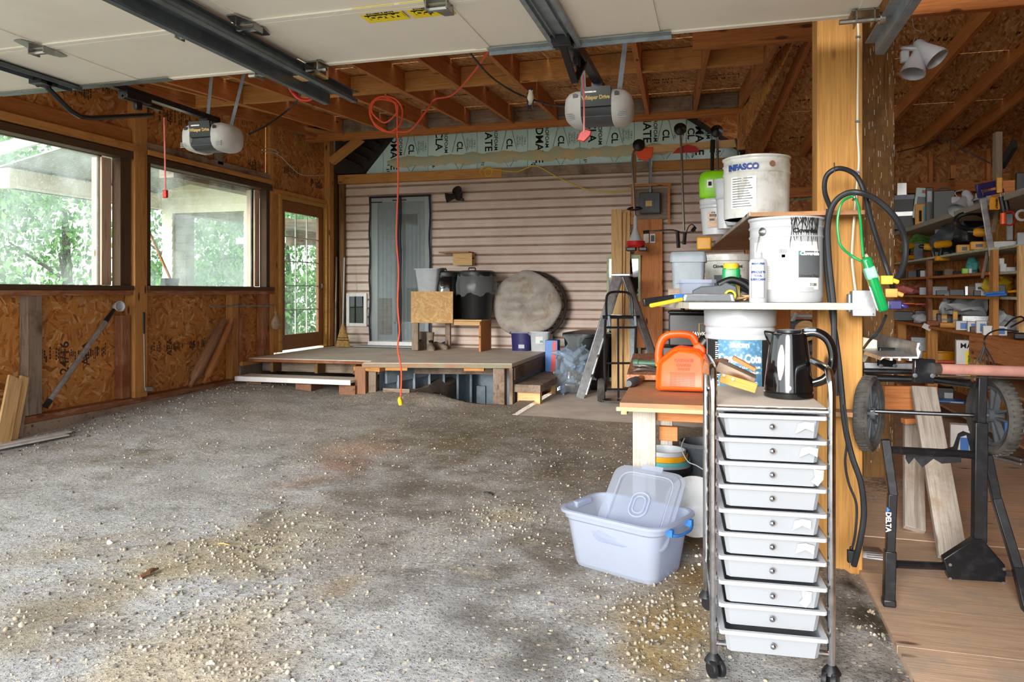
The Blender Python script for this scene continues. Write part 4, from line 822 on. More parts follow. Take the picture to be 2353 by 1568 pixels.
m = MB(); m.bx(-4.80, -4.60, BY - .002, BY + .008, .62, 1.15); ob('kick_panel', m, M['greywood'], d, world=True)
cu = T('magnetic_screen_curtain', 'dark mesh magnetic screen curtain hung over the house door', 'screen curtain', (-4.45, BY - .05, .5))
for s, (x0, x1) in enumerate(((-4.91, -4.46), (-4.44, -3.99))):
    m = MB(); n = 40; vs = []
    for i in range(n + 1):
        x = x0 + (x1 - x0) * i / n; y = BY - .05 + .008 * math.sin(i * 1.1 + s); vs += [(x, y, .50), (x, y - .004, 2.60)]
    m.add(vs, [(2 * i, 2 * i + 2, 2 * i + 3, 2 * i + 1) for i in range(n)]); ob('mesh_half', m, M['screen'], cu, world=True, smooth=80)
m = MB(); y = BY - .062
for x0, x1 in ((-4.935, -4.905), (-4.475, -4.45), (-4.445, -4.42), (-3.995, -3.965)):
    pts = [(x0 + .008 * math.sin(i * 1.3 + x0), .47 + 2.15 * i / 16) for i in range(17)]; w_ = x1 - x0
    m.prism([(a, b) for a, b in pts] + [(a + w_, b) for a, b in pts[::-1]], (0, y, 0), X, Zv, (0, .004, 0))
m.bx(-4.935, -3.965, y, y + .004, 2.605, 2.635); m.bx(-4.935, -3.965, y, y + .004, .475, .50); m.bx(-4.90, -4.72, y - .003, y, 2.54, 2.555); m.bx(-4.56, -4.34, y - .003, y, 2.56, 2.575)
ob('border_tape', m, M['navy'] if False else plain('dark_navy_webbing', '20222e', .8), cu, world=True)
pd = T('pet_door', 'small white framed pet door low in the siding', 'pet door', (-5.14, BY - .03, .72)); fr(pd, 'frame', -5.29, -4.99, 0, 0, 0, 1, 0, 0, 0, M['white']) if False else None
m = MB(); y0 = BY - .05; [m.bx(*q) for q in ((-5.31, -5.26, y0, BY, .735, 1.225), (-5.03, -4.98, y0, BY, .735, 1.225), (-5.26, -5.03, y0, BY, 1.175, 1.225), (-5.26, -5.03, y0, BY, .735, .785))]; ob('frame', m, M['white'], pd, world=True, bev=.006)
m = MB(); m.bx(-5.26, -5.03, BY - .035, BY - .03, .785, 1.175); ob('flap', m, M['glassdark'], pd, world=True); m = MB(); m.bx(-5.26, -5.03, BY - .028, BY - .02, .785, 1.175); ob('liner', m, M['dgrey'], pd, world=True)
fl = T('floodlight', 'dark bronze twin floodlight on the siding right of the house door', 'floodlight', tuple(PY(1052, 452, 9.84)))
m = MB(); m.lathe([(.055, 0), (.055, .02), (.03, .03)], (0, .04, 0), 16, (0, -1, 0)); m.tube([(0, 0, 0), (-.03, -.06, -.01)], .014); m.tube([(0, 0, 0), (.05, -.05, -.03)], .014); ob('base', m, M['shingle'], fl)
for c, a in (((-.05, -.09, -.01), (-1, -.5, -.25)), ((.05, -.07, .03), (-.1, -.9, .4))):
    m = MB(); m.lathe([(.02, -.05), (.035, -.03), (.05, .03), (.072, .09), (.068, .09), (.045, .03)], c, 18, a); ob('lamp_head', m, M['shingle'], fl)
m = MB(); m.box((.08, -.04, -.05), (.04, .05, .04)); ob('sensor', m, M['black'], fl, bev=.006)
sh = T('wall_shelf', 'small plywood shelf bracket fixed to the siding', 'shelf', tuple(PY(1065, 600, 9.86)))
m = MB(); m.box((-.07, -.10, .115), (.44, .24, .02)); ob('shelf_board', m, M['ply'], sh); m = MB(); m.box((.03, -.12, .02), (.28, .02, .17)); ob('bracket_board', m, M['pine'], sh); m = MB(); m.box((.03, -.02, .02), (.28, .02, .17)); ob('bracket_board', m, M['pine'], sh)
# ---------------------------------------------------------------- things hung at the right of the siding
def hang(name, label, cat, px, py, Y=9.7): return T(name, label, cat, tuple(PY(px, py, Y)))
mt = T('electric_meter', 'grey electric meter box on a board above the plywood sheet', 'electric meter', tuple(PY(1494, 468, 9.74)))
m = MB(); m.box((0, .07, 0), (.50, .05, .40)); ob('backboard', m, M['greywood'], mt); m = MB(); m.box((0, -.02, 0), (.27, .13, .27)); ob('housing', m, M['dgrey'], mt, bev=.012)
m = MB(); m.box((-.01, -.09, 0), (.14, .012, .13)); ob('window_bezel', m, M['black'], mt); m = MB(); m.box((-.01, -.098, -.01), (.08, .006, .07)); ob('dial', m, M['gold'], mt)
m = MB(); m.tube([(0, .02, .14), (0, .02, .75)], .022, 10); m.tube([(0, .02, .50), (0, .02, .56)], .03, 10); ob('conduit', m, M['galv'], mt)
m = MB(); m.box((-.23, -.0, -.02), (.03, .05, .5)); m.box((.24, 0, -.02), (.03, .05, .5)); m.box((0, 0, .24), (.54, .06, .03)); ob('board_frame', m, M['cedar'], mt)
ps = lumber('plywood_sheet', PY(1490, 495, 9.82), PY(1490, 800, 9.62), .36, .018, M['cedar'], None, (0, 1, 0), 'tall narrow plywood sheet mounted under the electric meter', 'plywood sheet')
for i, px in enumerate((1485, 1500)):
    c = PY(px, 548, 9.76); m = MB(); m.box(c, (.07, .02, .12)); q = ob('wall_outlet' if i else 'light_switch', m, M['white'], None, ('dark faced power outlet on the plywood sheet', 'white light switch plate on the plywood sheet, left of the outlet')[1 - i], 'outlet' if i else 'switch', bev=.004)
    m = MB(); m.box(c + Vector((0, -.014, 0)), ((.045, .008, .08) if i else (.015, .012, .03))); ob('faceplate' if i else 'toggle', m, M['dgrey'] if i else M['white'], q, world=True)
lumber('hanging_rail', PY(1450, 347, 9.3), PY(1709, 328, 9.3), .09, .04, M['pine'], None, (0, 1, 0), 'wooden rail at the ceiling from which yard tools hang', 'rail')
lumber('rail_support', PY(1458, 350, 9.34), PY(1458, 420, 9.34), .04, .05, M['stud'], None, (0, 1, 0), 'short wood strut under the left end of the tool rail', 'strut')
def trimmer(pts, Y, head, eng, label, kind):
    t = T('string_trimmer', label, 'string trimmer', tuple(PY(eng[0], eng[1], Y)))
    m = MB(); m.tube(spline([PY(a, b, Y) for a, b in pts], 6), .014, 8); ob('shaft', m, M['steel'], t, world=True)
    h = PY(head[0], head[1], Y); m = MB(); m.lathe([(.05, -.03), (.075, -.01), (.075, .02), (.05, .035), (.02, .06)], h, 18, (.1, -1, .25)); ob('cutting_head', m, M['black'], t, world=True)
    return t
t = trimmer([(1468, 338), (1456, 350), (1453, 380), (1456, 430), (1458, 480), (1460, 520)], 9.25, (1468, 334), (1460, 560), 'string trimmer with red and white engine hung beside the lumber', 1)
m = MB(); q = PY(1459, 482, 9.2); m.lathe([(.085, 0), (.1, .012), (.085, .024), (.07, .012)], q, 20, (0, -.35, 1), caps=False, sy=.8); ob('loop_handle', m, M['black'], t, world=True)
m = MB(); q = PY(1460, 548, 9.22); m.lathe([(.02, .28), (.035, .25), (.03, .14), (.05, .08), (.10, -.02), (.11, -.07)], q, 14, sx=.8, sy=.7); ob('engine_housing', m, M['lgrey'], t, world=True)
m = MB(); q = PY(1461, 560, 9.2); m.lathe([(.11, .03), (.12, -.02), (.09, -.05)], q, 14); ob('engine_cover', m, M['red'], t, world=True); m = MB(); m.box(q + Vector((-.05, -.04, -.07)), (.12, .1, .05)); m.box(q + Vector((.09, 0, -.07)), (.1, .1, .05)); ob('muffler', m, M['black'], t, world=True, bev=.01)
m = MB(); q = PY(1481, 352, 9.27); m.prism([(-.11, .07), (-.09, -.05), (.0, -.10), (.09, -.06), (.11, .07)], q, X, Zv, (0, .02, 0)); ob('guard', m, M['gas'], t, world=True, bev=.008)
t = trimmer([(1563, 300), (1566, 350), (1568, 420), (1570, 480), (1572, 530)], 9.2, (1563, 297), (1573, 540), 'grass trimmer with a wide bicycle handlebar hanging upside down', 2)
m = MB(); m.tube(spline([PY(1484, 533, 9.1), PY(1510, 531, 9.1), PY(1545, 529, 9.15), PY(1572, 536, 9.2), PY(1597, 531, 9.1)], 6), .012, 8); ob('handlebar', m, M['steel'], t, world=True)
for a, b in (((1478, 534), (1492, 533)), ((1590, 532), (1598, 522)), ((1557, 533), (1559, 570)), ((1574, 535), (1572, 562))):
    m = MB(); m.tube([PY(a[0], a[1], 9.1), PY(b[0], b[1], 9.1)], .022, 8); ob('grip', m, M['black'], t, world=True)
cord('throttle_cable', [PY(1575, 540, 9.1), PY(1582, 522, 9.1), PY(1590, 516, 9.05), PY(1598, 522, 9.1)], .006, M['black'], t)
m = MB(); q = PY(1580, 345, 9.25); m.prism([(-.18, -.03), (-.12, .03), (0, .07), (.10, .03), (.14, -.03)], q, X, Zv, (0, .02, 0)); ob('guard', m, M['red'], t, world=True)
t = trimmer([(1648, 305), (1649, 360), (1650, 430)], 9.25, (1647, 302), (1650, 400), 'bare shafted trimmer hanging at the right end of the tool rail', 3)
m = MB(); m.tube([PY(1637, 345, 9.27), PY(1636, 435, 9.27)], .022, 10); m.tube([PY(1638, 322, 9.27), PY(1637, 350, 9.27)], .03, 10); ob('edging_tool', m, M['black'], None, 'thick black tube hanging left of the rightmost trimmer', 'tube')
cord('hook_tool', [PY(1690, 318, 9.2), PY(1695, 345, 9.2), PY(1697, 372, 9.2)], .012, M['darksteel'], None, 'short dark hooked rod at the far right end of the tool rail', 'rod')
# boards leaning on the siding
for i, (a, b, w_, dy, lb) in enumerate((((1417, 482), (1418, 893), .135, 0, 'widest pale board leaning behind the hand truck, leftmost of three'), ((1433, 490), (1424, 880), .07, .04, 'narrow board leaning between the two wider ones'), ((1440, 482), (1440, 890), .09, .08, 'pale board leaning behind the hand truck, rightmost of three'))):
    lumber('leaning_board', PY(a[0], a[1], 9.70 + dy), PY(b[0], b[1], 9.1 + dy), w_, .025, M['pine'], None, (0, 1, 0), lb, 'board')
wp_ = T('window_sash', 'spare glass window sash with greenish tape leaning on the siding', 'window', tuple(PY(1428, 880, 9.55)))
m = MB(); [m.bx(*q) for q in ((-.21, -.18, .13, .16, .0, 1.65), (.20, .23, .13, .16, 0, 1.65), (-.18, .2, .13, .16, 1.60, 1.65), (-.18, .2, .13, .16, 0, .05))]; ob('sash_frame', m, plain('pale_green_tape', 'b9c49a', .7), wp_)
m = MB(); m.bx(-.18, .20, .14, .145, .05, 1.6); ob('pane', m, M['glassdark'], wp_)
lumber('metal_channel', PY(1453, 700, 9.3), PY(1456, 882, 9.0), .07, .03, M['galv'], None, (0, 1, 0), 'shiny metal channel leaning right of the pale boards', 'metal channel')
# ================================================================ DECK
dk = T('deck', 'low painted wooden deck with a worn green front edge', 'deck', (-3.5, 8.5, 0)); DT = .46
m = MB(); m.prism([(-3.80, 7.44), (-2.19, 7.79), (-2.20, 9.87), (-3.80, 9.87)], (0, 0, DT - .045), X, Yv, (0, 0, .045)); ob('deck_top', m, [M['deck']], dk, world=True)
m = MB(); a_, b_ = Vector((-3.81, 7.43, 0)), Vector((-2.185, 7.78, 0)); m.beam(a_ + Vector((0, 0, DT - .028)), b_ + Vector((0, 0, DT - .028)), .012, .045); ob('deck_edge', m, M['deckedge'], dk, world=True)
m = MB(); m.prism([(-5.46, 7.72), (-3.81, 7.76), (-3.81, 9.87), (-5.46, 9.87)], (0, 0, DT - .05), X, Yv, (0, 0, .04)); ob('deck_top', m, M['deck'], dk, world=True)
lumber('deck_edge', (-5.46, 7.71, DT - .035), (-3.83, 7.75, DT - .035), .012, .035, M['plate'], dk)
for a, b, mt_ in (((-3.72, 7.52), (-2.25, 7.82), 'greywood'),): lumber('rim_joist', (a[0], a[1] + .6, DT - .12), (b[0], b[1] + .6, DT - .12), .04, .14, M[mt_], dk)
for i, x in enumerate((-3.66, -3.5)): pass
lumber('joist_end', (-3.95, 7.56, DT - .075), (-3.60, 7.50, DT - .075), .10, .045, M['stud'], dk); lumber('joist_end', (-3.58, 7.56, DT - .07), (-3.33, 7.60, DT - .07), .09, .035, M['stud'], dk); lumber('joist_end', (-2.72, 7.74, DT - .07), (-2.50, 7.78, DT - .07), .09, .035, M['stud'], dk)
lumber('post', (-2.31, 7.74, -.02), (-2.31, 7.74, DT - .05), .13, .10, M['greywood'], dk, up=(0, 1, 0)); lumber('post', (-2.20, 7.83, -.02), (-2.20, 7.83, DT - .05), .04, .09, M['greywood'], dk, up=(0, 1, 0))
lumber('post', (-3.86, 7.53, 0), (-3.86, 7.53, DT - .06), .13, .10, M['bark'], dk, up=(0, 1, 0)); lumber('post', (-3.74, 7.56, 0), (-3.74, 7.56, DT - .06), .09, .05, M['greywood'], dk, up=(0, 1, 0))
lumber('rim_joist', (-2.19, 7.85, DT - .12), (-2.19, 9.85, DT - .12), .04, .14, M['greywood'], dk); m = MB(); m.bx(-2.215, -2.195, 7.86, 9.86, 0, DT - .19); ob('skirt_board', m, M['bluepaint'], dk, world=True)
m = MB(); m.bx(-3.62, -3.30, 7.56, 7.58, .02, .17); ob('cover_board', m, M['greywood'], dk, world=True)
for y in (8.0, 8.5, 9.0, 9.5): lumber('deck_joist', (-5.45, y, DT - .12), (-3.85, y, DT - .12), .04, .14, M['greywood'], dk)
for x in (-5.2, -4.6, -4.1): lumber('deck_joist', (x, 7.80, DT - .12), (x, 9.8, DT - .12), .04, .12, M['oldpost'], dk)
# pit below the deck: painted old foundation, retaining mound, red panel
pt = T('pit', None, None, (-3, 8.6, -.9), kind='structure'); pt.name = 'floor_4'; MW['floor_4'] = MW['floor_4'] if 'floor_4' in MW else Matrix.Translation((-3, 8.6, -.9))
m = MB(); m.bx(-3.75, -2.18, 7.7, 9.9, -.95, -.88); ob('pit_floor', m, M['soil'], pt, world=True)
m = MB(); m.bx(-3.75, -2.2, 9.40, 9.43, -.9, DT - .05); m.bx(-3.05, -2.2, 9.32, 9.38, .02, DT - .05); m.bx(-3.05, -2.62, 9.34, 9.38, -.9, .02); m.bx(-3.10, -2.98, 9.30, 9.36, -.9, .0); m.bx(-2.86, -2.84, 9.32, 9.34, -.9, .0); ob('painted_wall', m, M['bluepaint'], pt, world=True)
m = MB(); m.bx(-2.62, -2.2, 9.36, 9.40, -.9, .02); ob('red_panel', m, M['redwood'], pt, world=True)
m = MB(); A, B = Vector((-3.66, 7.72, 0)), Vector((-3.10, 9.33, 0)); m.beam(A + Vector((0, 0, .30)), B + Vector((0, 0, .36)), .03, .20)
ob('painted_board', m, M['bluepaint'], pt, world=True)
for i in range(6): q = A.lerp(B, .12 + i * .16); lumber('painted_stud', q + Vector((.0, 0, -.6)), q + Vector((0, 0, .28)), .07, .03, M['bluepaint'], pt, up=(1, .3, 0))
m = MB(); m.beam(A + Vector((-.07, 0, -.2)), B + Vector((-.07, 0, -.2)), .03, 1.1); ob('pit_side', m, M['bluepaint'], pt, world=True); m = MB(); m.bx(-2.225, -2.2, 7.82, 9.38, -.9, .35); ob('pit_side', m, M['bluepaint'], pt, world=True)
m = MB(); m.loft([[Vector((-3.44 + .06 * i / 8 + x + R.uniform(-.02, .02), 7.85 + 1.2 * i / 8, z + R.uniform(-.02, .02))) for x, z in ((-.25, -.9), (-.18, -.05 + .1 * i / 8), (-.08, .06 + .12 * i / 8), (.03, .07 + .13 * i / 8), (.12, .0 + .1 * i / 8), (.18, -.9))] for i in range(9)]); ob('soil_mound', m, M['concrete'], pt, world=True)
m = MB(); m.add([(-3.8, 7.77, .02), (-2.95, 7.77, .0), (-2.95, 7.77, -.95), (-3.8, 7.77, -.95)], [(0, 1, 2, 3)]); ob('pit_side', m, M['soil'], pt, world=True)
# step plank at the left, block step at the right
st = T('step', 'long white trimmed step plank in front of the left deck', 'step', (-4.5, 7.5, 0)); m = MB(); m.bx(-5.40, -3.92, 7.38, 7.66, .235, .27); ob('tread', m, M['deck'], st, world=True, bev=.008); m = MB(); m.bx(-5.40, -3.92, 7.368, 7.379, .215, .268); ob('nosing', m, M['white'], st, world=True)
for x in (-5.2, -4.55, -4.0): lumber('support', (x, 7.44, .10), (x, 7.68, .10), .2, .2, M['bark'], st, up=(0, 0, 1))
s2 = T('step', 'rough dark plank step on pale wood blocks at the right side of the deck', 'step', (-2.05, 8.5, 0)); lumber('tread', (-2.03, 7.84, .185), (-2.02, 9.45, .185), .30, .085, M['greywood'], s2)
for y in (7.95, 8.75): lumber('block', (-2.16, y, .08), (-1.90, y, .08), .09, .135, M['pine'], s2)
# ---------------------------------------------------------------- things on the deck
def DK(px, py): return PF(px, py, DT)
br = T('broom', 'corn straw broom standing in the corner by the glazed door', 'broom', tuple(DK(788, 797)))
m = MB(); rings = []
for z, r, ry in ((0, .115, .03), (.05, .105, .035), (.15, .075, .04), (.24, .045, .04), (.30, .022, .022), (.32, .016, .016)): rings.append([Vector((r * math.cos(2 * math.pi * k / 18), ry * math.sin(2 * math.pi * k / 18), z)) for k in range(18)])
m.loft(rings); ob('bristles', m, M['straw'], br, smooth=60)
m = MB(); m.lathe([(.094, 0), (.096, .008)], (0, 0, .09), 18, sy=.45); m.lathe([(.084, 0), (.086, .008)], (0, 0, .125), 18, sy=.5); ob('stitching', m, M['ink'], br)
m = MB(); m.tube([(0, 0, .3), (-.03, .1, 1.28)], .011, 8); ob('handle', m, M['lgrey'], br)
lumber('stick', DK(778, 795) + Vector((-.05, .0, 0)), DK(778, 795) + Vector((-.10, .12, 1.3)), .022, .022, M['greywood'], None, label='thin grey wood stick leaning behind the straw broom', cat='stick')
mm = MB(); c = DK(900, 797); mm.box((c.x - .05, c.y + .02, DT + .006), (.95, .38, .012)); ob('doormat', mm, M['lgrey'], None, 'pale grey doormat in front of the house door', 'doormat', bev=.004)
tb = T('wooden_bench', 'rough bench with an OSB box front standing on the deck', 'bench', (-3.45, 9.35, DT))
lumber('leg', (-3.94, 9.23, DT), (-3.94, 9.23, .86), .09, .05, M['greywood'], tb, up=(0, 1, 0)); lumber('leg', (-3.62, 9.62, DT), (-3.62, 9.62, .86), .07, .05, M['greywood'], tb, up=(0, 1, 0))
m = MB(); m.bx(-3.04, -3.015, 9.22, 9.68, DT, .86); ob('side_panel', m, M['cedar'], tb, world=True); m = MB(); m.bx(-3.98, -3.0, 9.20, 9.70, .86, .878); ob('bench_top', m, M['pine'], tb, world=True)
lumber('front_rail', (-3.38, 9.21, .83), (-3.02, 9.21, .83), .03, .05, M['pine'], tb)
m = MB(); m.bx(-3.98, -3.385, 9.17, 9.19, .83, 1.25); ob('box_front', m, M['osb_pale'], tb, world=True); m = MB(); m.bx(-3.98, -3.70, 9.19, 9.62, 1.225, 1.245); ob('box_lid', m, M['pine'], tb, world=True)
def crate(name, c, wx, wy, h, mat, label, cat, tap=.85, rim=.012, wall=.006, rz=0, rimmat=None, lid=None):
    t = T(name, label, cat, tuple(c), rz); m = MB(); ring = lambda x, y, z, r=.02: [Vector((sx * (x / 2 - r * q1), sy * (y / 2 - r * q2), z)) for sx, sy, q1, q2 in ((1, 1, 0, 1), (1, 1, 1, 0), (-1, 1, 1, 0), (-1, 1, 0, 1), (-1, -1, 0, 1), (-1, -1, 1, 0), (1, -1, 1, 0), (1, -1, 0, 1))]
    m.loft([ring(wx * tap, wy * tap, 0), ring(wx, wy, h), ring(wx - 2 * wall, wy - 2 * wall, h), ring(wx * tap - 2 * wall, wy * tap - 2 * wall, wall)]); ob('body', m, mat, t, smooth=50)
    m = MB(); m.loft([ring(wx + 2 * rim, wy + 2 * rim, h - .014), ring(wx + 2 * rim, wy + 2 * rim, h + .002), ring(wx - wall, wy - wall, h + .002), ring(wx - wall, wy - wall, h - .014)], closed=True); ob('rim', m, rimmat or mat, t)
    if lid: m = MB(); m.loft([ring(wx + .02, wy + .02, h + .003), ring(wx + .02, wy + .02, h + .02), ring(wx - .02, wy - .02, h + .03)]); ob('lid', m, lid, t)
    return t
crate('storage_bin', (-3.80, 9.40, 1.247), .33, .30, .31, M['lgrey'], 'pale grey plastic bin on top of the OSB box', 'bin', .78)
def trash(c, label, liner):
    t = T('garbage_bin', label, 'garbage bin', tuple(c)); m = MB(); m.lathe([(.19, 0), (.195, .01), (.235, .58), (.245, .60)], n=32); ob('body', m, M['black'], t, smooth=60)
    m = MB(); m.lathe([(.255, .57), (.26, .60), (.255, .63), (.20, .65), (.08, .655)], n=32); m.tube([(-.05, -.2, .655), (-.04, -.2, .68), (.04, -.2, .68), (.05, -.2, .655)], .01); ob('lid', m, M['black'], t, smooth=50)
    m = MB(); rr = random.Random(liner); rings = []
    for z, r in ((.60, .252), (.54, .262), (.45, .275), (.33, .272)): rings.append([Vector(((r + rr.uniform(-.012, .012)) * math.cos(2 * math.pi * k / 40), (r + rr.uniform(-.012, .012)) * math.sin(2 * math.pi * k / 40), z + (noise.noise(Vector((k * .35, liner, 1))) * .09 if z < .4 else 0))) for k in range(40)])
    m.loft(rings, caps=False); ob('liner_bag', m, M['bag'] if liner == 1 else M['blackgloss'], t, smooth=25); return t
q = PY(1100, 735, 9.50); trash((q.x, 9.42, .879), 'black lidded garbage bin with a clear liner, on the bench', 1); q = PY(1030, 735, 9.60); trash((q.x, 9.60, .879), 'black garbage bin with a black liner, behind the grey bin', 2)
# boots and shoes under the bench
def boot(px, py, rz, h, label, mat):
    c = DK(px, py); t = T('boot', label, 'boot', tuple(c), rz); m = MB(); rings = []
    for k, (y, z, rx, ry) in enumerate(((.0, .0, .05, .045), (0, .05, .05, .055), (-.0, .11, .046, .055), (.005, .17, .05, .058), (.01, h, .056, .062), (.01, h - .005, .048, .052), (.01, h - .12, .04, .045))): rings.append([Vector((rx * math.cos(2 * math.pi * i / 16), y + ry * math.sin(2 * math.pi * i / 16), z)) for i in range(16)])
    m.loft(rings); ob('shaft', m, mat, t, smooth=70)
    m = MB(); rings = []
    for y, w_, hh in ((.05, .03, .07), (.0, .045, .10), (-.07, .048, .085), (-.13, .052, .065), (-.18, .045, .05), (-.21, .02, .03)): rings.append([Vector((w_ * math.cos(a), y, max(0, hh * math.sin(a)) + .018)) for a in [math.pi * i / 10 for i in range(11)]] + [Vector((0, y, .015))])
    m.loft(rings); ob('foot', m, mat, t, smooth=70)
    m = MB(); m.prism([(-.045, .06), (.045, .06), (.05, -.1), (.045, -.18), (.02, -.215), (-.02, -.215), (-.045, -.18), (-.05, -.1)], (0, 0, 0), X, Yv, (0, 0, .022)); ob('sole', m, M['greywood'], t, bev=.004)
    m = MB(); [m.tube([(-.03, -.035 - .014 * i, .10 - .006 * i + .03), (0, -.052 - .016 * i, .118 - .008 * i + .02), (.03, -.035 - .014 * i, .10 - .006 * i + .03)], .004, 6) for i in range(5)]; ob('laces', m, M['black'], t)
boot(972, 802, -.35, .235, 'muddy grey work boot, left one of the pair under the bench', M['leather']); boot(989, 804, .5, .235, 'muddy grey work boot, right one of the pair under the bench', M['leather'])
def lowshoe(px, py, rz, label, mat, sole, tilt=0, up=0):
    c = DK(px, py); c.z += up; t = T('shoe', label, 'shoe', tuple(c), rot=(tilt, 0, rz)); m = MB(); rings = []
    for y, w_, hh in ((.13, .03, .06), (.08, .042, .085), (.02, .045, .075), (-.06, .048, .06), (-.11, .042, .045), (-.14, .02, .03)): rings.append([Vector((w_ * math.cos(a), y, hh * math.sin(a) + .02)) for a in [math.pi * i / 10 for i in range(11)]] + [Vector((0, y, .018))])
    m.loft(rings); ob('upper', m, mat, t, smooth=70); m = MB(); m.prism([(-.035, .135), (.035, .135), (.05, -.06), (.02, -.145), (-.02, -.145), (-.05, -.06)], (0, 0, 0), X, Yv, (0, 0, .022)); ob('sole', m, sole, t, bev=.005)
lowshoe(1010, 803, 1.2, 'muddy low grey shoe lying right of the boots', M['leather'], M['greywood'])
lowshoe(1022, 800, 1.1, 'dark slip-on shoe with pale sole leaning behind the boots', M['navy'], M['whitep'], -.5, .0)
# papasan cushion with wicker rim
pc = T('papasan_chair', 'round wicker chair with a grey-brown cushion tipped against the siding', 'chair', (-2.50, 9.62, 1.07), rot=(math.radians(83), 0, 0))
m = MB(); n = 48; rings = []
for j in range(13):
    f = j / 12; r = .475 * math.sin(f * math.pi / 2) ** .8 if j else .001
    rings.append([Vector((r * math.cos(2 * math.pi * k / n) * (1 + .085 * noise.noise(Vector((math.cos(2 * math.pi * k / n) * 1.6, math.sin(2 * math.pi * k / n) * 1.6, 4)))), r * (.93 + .085 * noise.noise(Vector((math.cos(2 * math.pi * k / n) * 2, math.sin(2 * math.pi * k / n) * 2, 9))) + (.07 if abs(k - n / 4) < 1.5 else .03 if abs(k - n / 4) < 3.5 else 0)) * math.sin(2 * math.pi * k / n), .14 * math.cos(f * math.pi / 2) ** .5 + .085 * noise.noise(Vector((r * math.cos(2 * math.pi * k / n) * 4, r * math.sin(2 * math.pi * k / n) * 5, 2))) * (1 - f) * 2 - .16 * math.exp(-((r * math.sin(2 * math.pi * k / n) + .12) / .06) ** 2 - ((r * math.cos(2 * math.pi * k / n)) / .22) ** 2))) for k in range(n)])
rings.append([Vector((.44 * math.cos(2 * math.pi * k / n), .41 * math.sin(2 * math.pi * k / n), -.05)) for k in range(n)])
m.loft(rings); ob('cushion', m, M['cushion'], pc, smooth=80, sub=1)
m = MB(); c_ = [Vector((.045 + .475 * math.cos(2 * math.pi * k / 60), .0 + .45 * math.sin(2 * math.pi * k / 60), -.08)) for k in range(60)]; m.tube(c_, [.022 + .005 * (k % 2) for k in range(60)], 8, True); m.tube([v * .8 + Vector((0, 0, -.10)) for v in c_], .012, 6, True); m.tube([v * .5 + Vector((0, 0, -.16)) for v in c_], .012, 6, True)
ob('wicker_rim', m, M['shingle'], pc)
m = MB(); [m.tube([(0.02 + .45 * math.cos(a), .43 * math.sin(a), -.085), (.36 * math.cos(a), .34 * math.sin(a), -.18), (.02 * math.cos(a), .02 * math.sin(a), -.23)], .006, 5) for a in [2 * math.pi * i / 20 for i in range(20)]]; ob('wicker_basket', m, M['shingle'], pc)
q = DK(1201, 805); b1 = crate('storage_box', (q.x, q.y + .0, DT), .25, .3, .25, M['navy'], 'dark blue plastic storage box under the round chair', 'storage box', .9); panel_on('box_label', M['lgrey'], b1, (q.x + .02, q.y - .142, DT + .06), .08, .05); lettering('Rubber\nmaid', .025, M['whiteink'], b1, (q.x - .03, q.y - .045, DT + .1)) if False else None
q = DK(1245, 806); b2 = crate('storage_box', (q.x, q.y + .0, DT), .25, .3, .26, M['lgrey'], 'light grey plastic storage box beside the dark blue one', 'storage box', .92); panel_on('box_label', M['paper'], b2, (q.x, q.y - .148, DT + .15), .10, .09); panel_on('box_label', M['teal'], b2, (q.x + .03, q.y - .15, DT + .13), .04, .03)
q = PY(1270, 845, 9.25); ct = T('cardboard_carton', 'red and blue drink carton standing beside the bag of bottles', 'carton', (q.x, 9.25, .229)); m = MB(); m.bx(-.08, .08, -.08, .08, 0, .40); ob('carton', m, M['blue'], ct, bev=.004); m = MB(); m.prism([(.0, 0), (.06, 0), (.08, .39), (.03, .39)], (-.01, -.082, 0), X, Zv, (0, -.001, 0)); ob('red_band', m, M['red'], ct)
# bag of empty bottles
bg_ = T('bag_of_bottles', 'clear plastic bag full of empty bottles beside the deck step', 'bag', (-1.70, 8.86, .02))
m = MB(); rr = random.Random(9); rings = []
for z, r in ((.01, .10), (.03, .19), (.12, .23), (.25, .24), (.40, .22), (.50, .17), (.56, .10), (.60, .07), (.68, .13), (.70, .15)): rings.append([Vector(((r + rr.uniform(-.02, .02)) * math.cos(2 * math.pi * k / 36) - (.05 if z < .2 else 0), (r + rr.uniform(-.02, .02)) * math.sin(2 * math.pi * k / 36), z + rr.uniform(-.01, .01))) for k in range(36)])
m.loft(rings, caps=False); ob('bag_film', m, M['bag'], bg_, smooth=20)
m = MB(); m.lathe([(.03, 0), (.033, .01), (.033, .12), (.028, .15), (.013, .18), (.013, .2)], n=12); bp = ob('bottle', m, M['bottleclear'], bg_); me_b = bp.data
def place(o, v, e): o.matrix_basis = Matrix.Translation(v) @ Euler(e).to_matrix().to_4x4()
place(bp, Vector((0, 0, .1)), (1, 0, 0))
m = MB(); m.lathe([(.031, 0), (.032, .005), (.032, .11), (.026, .12)], n=12); cn = ob('can', m, M['steel'], bg_); place(cn, Vector((.1, -.1, .1)), (1.2, .3, 0))
for i in range(64):
    s_ = bp if i % 4 else cn; o = s_.copy(); sc.collection.objects.link(o); z = rr.uniform(.06, .48); r = .165 * rr.random() ** .5 * (1 if z < .35 else .75); a = rr.random() * 6.3
    place(o, Vector((r * math.cos(a) - .03, r * math.sin(a), z)), (rr.random() * 6, rr.random() * 6, rr.random() * 6))
m = MB(); m.lathe([(.24, 0), (.30, .65), (.32, .66), (.32, .70), (.1, .74)], n=28); q = PF(1350, 900); ob('garbage_bin', m, M['black'], None, 'large dark bin standing behind the bag of bottles', 'bin', mw=Matrix.Translation((-1.64, 9.42, .014)))
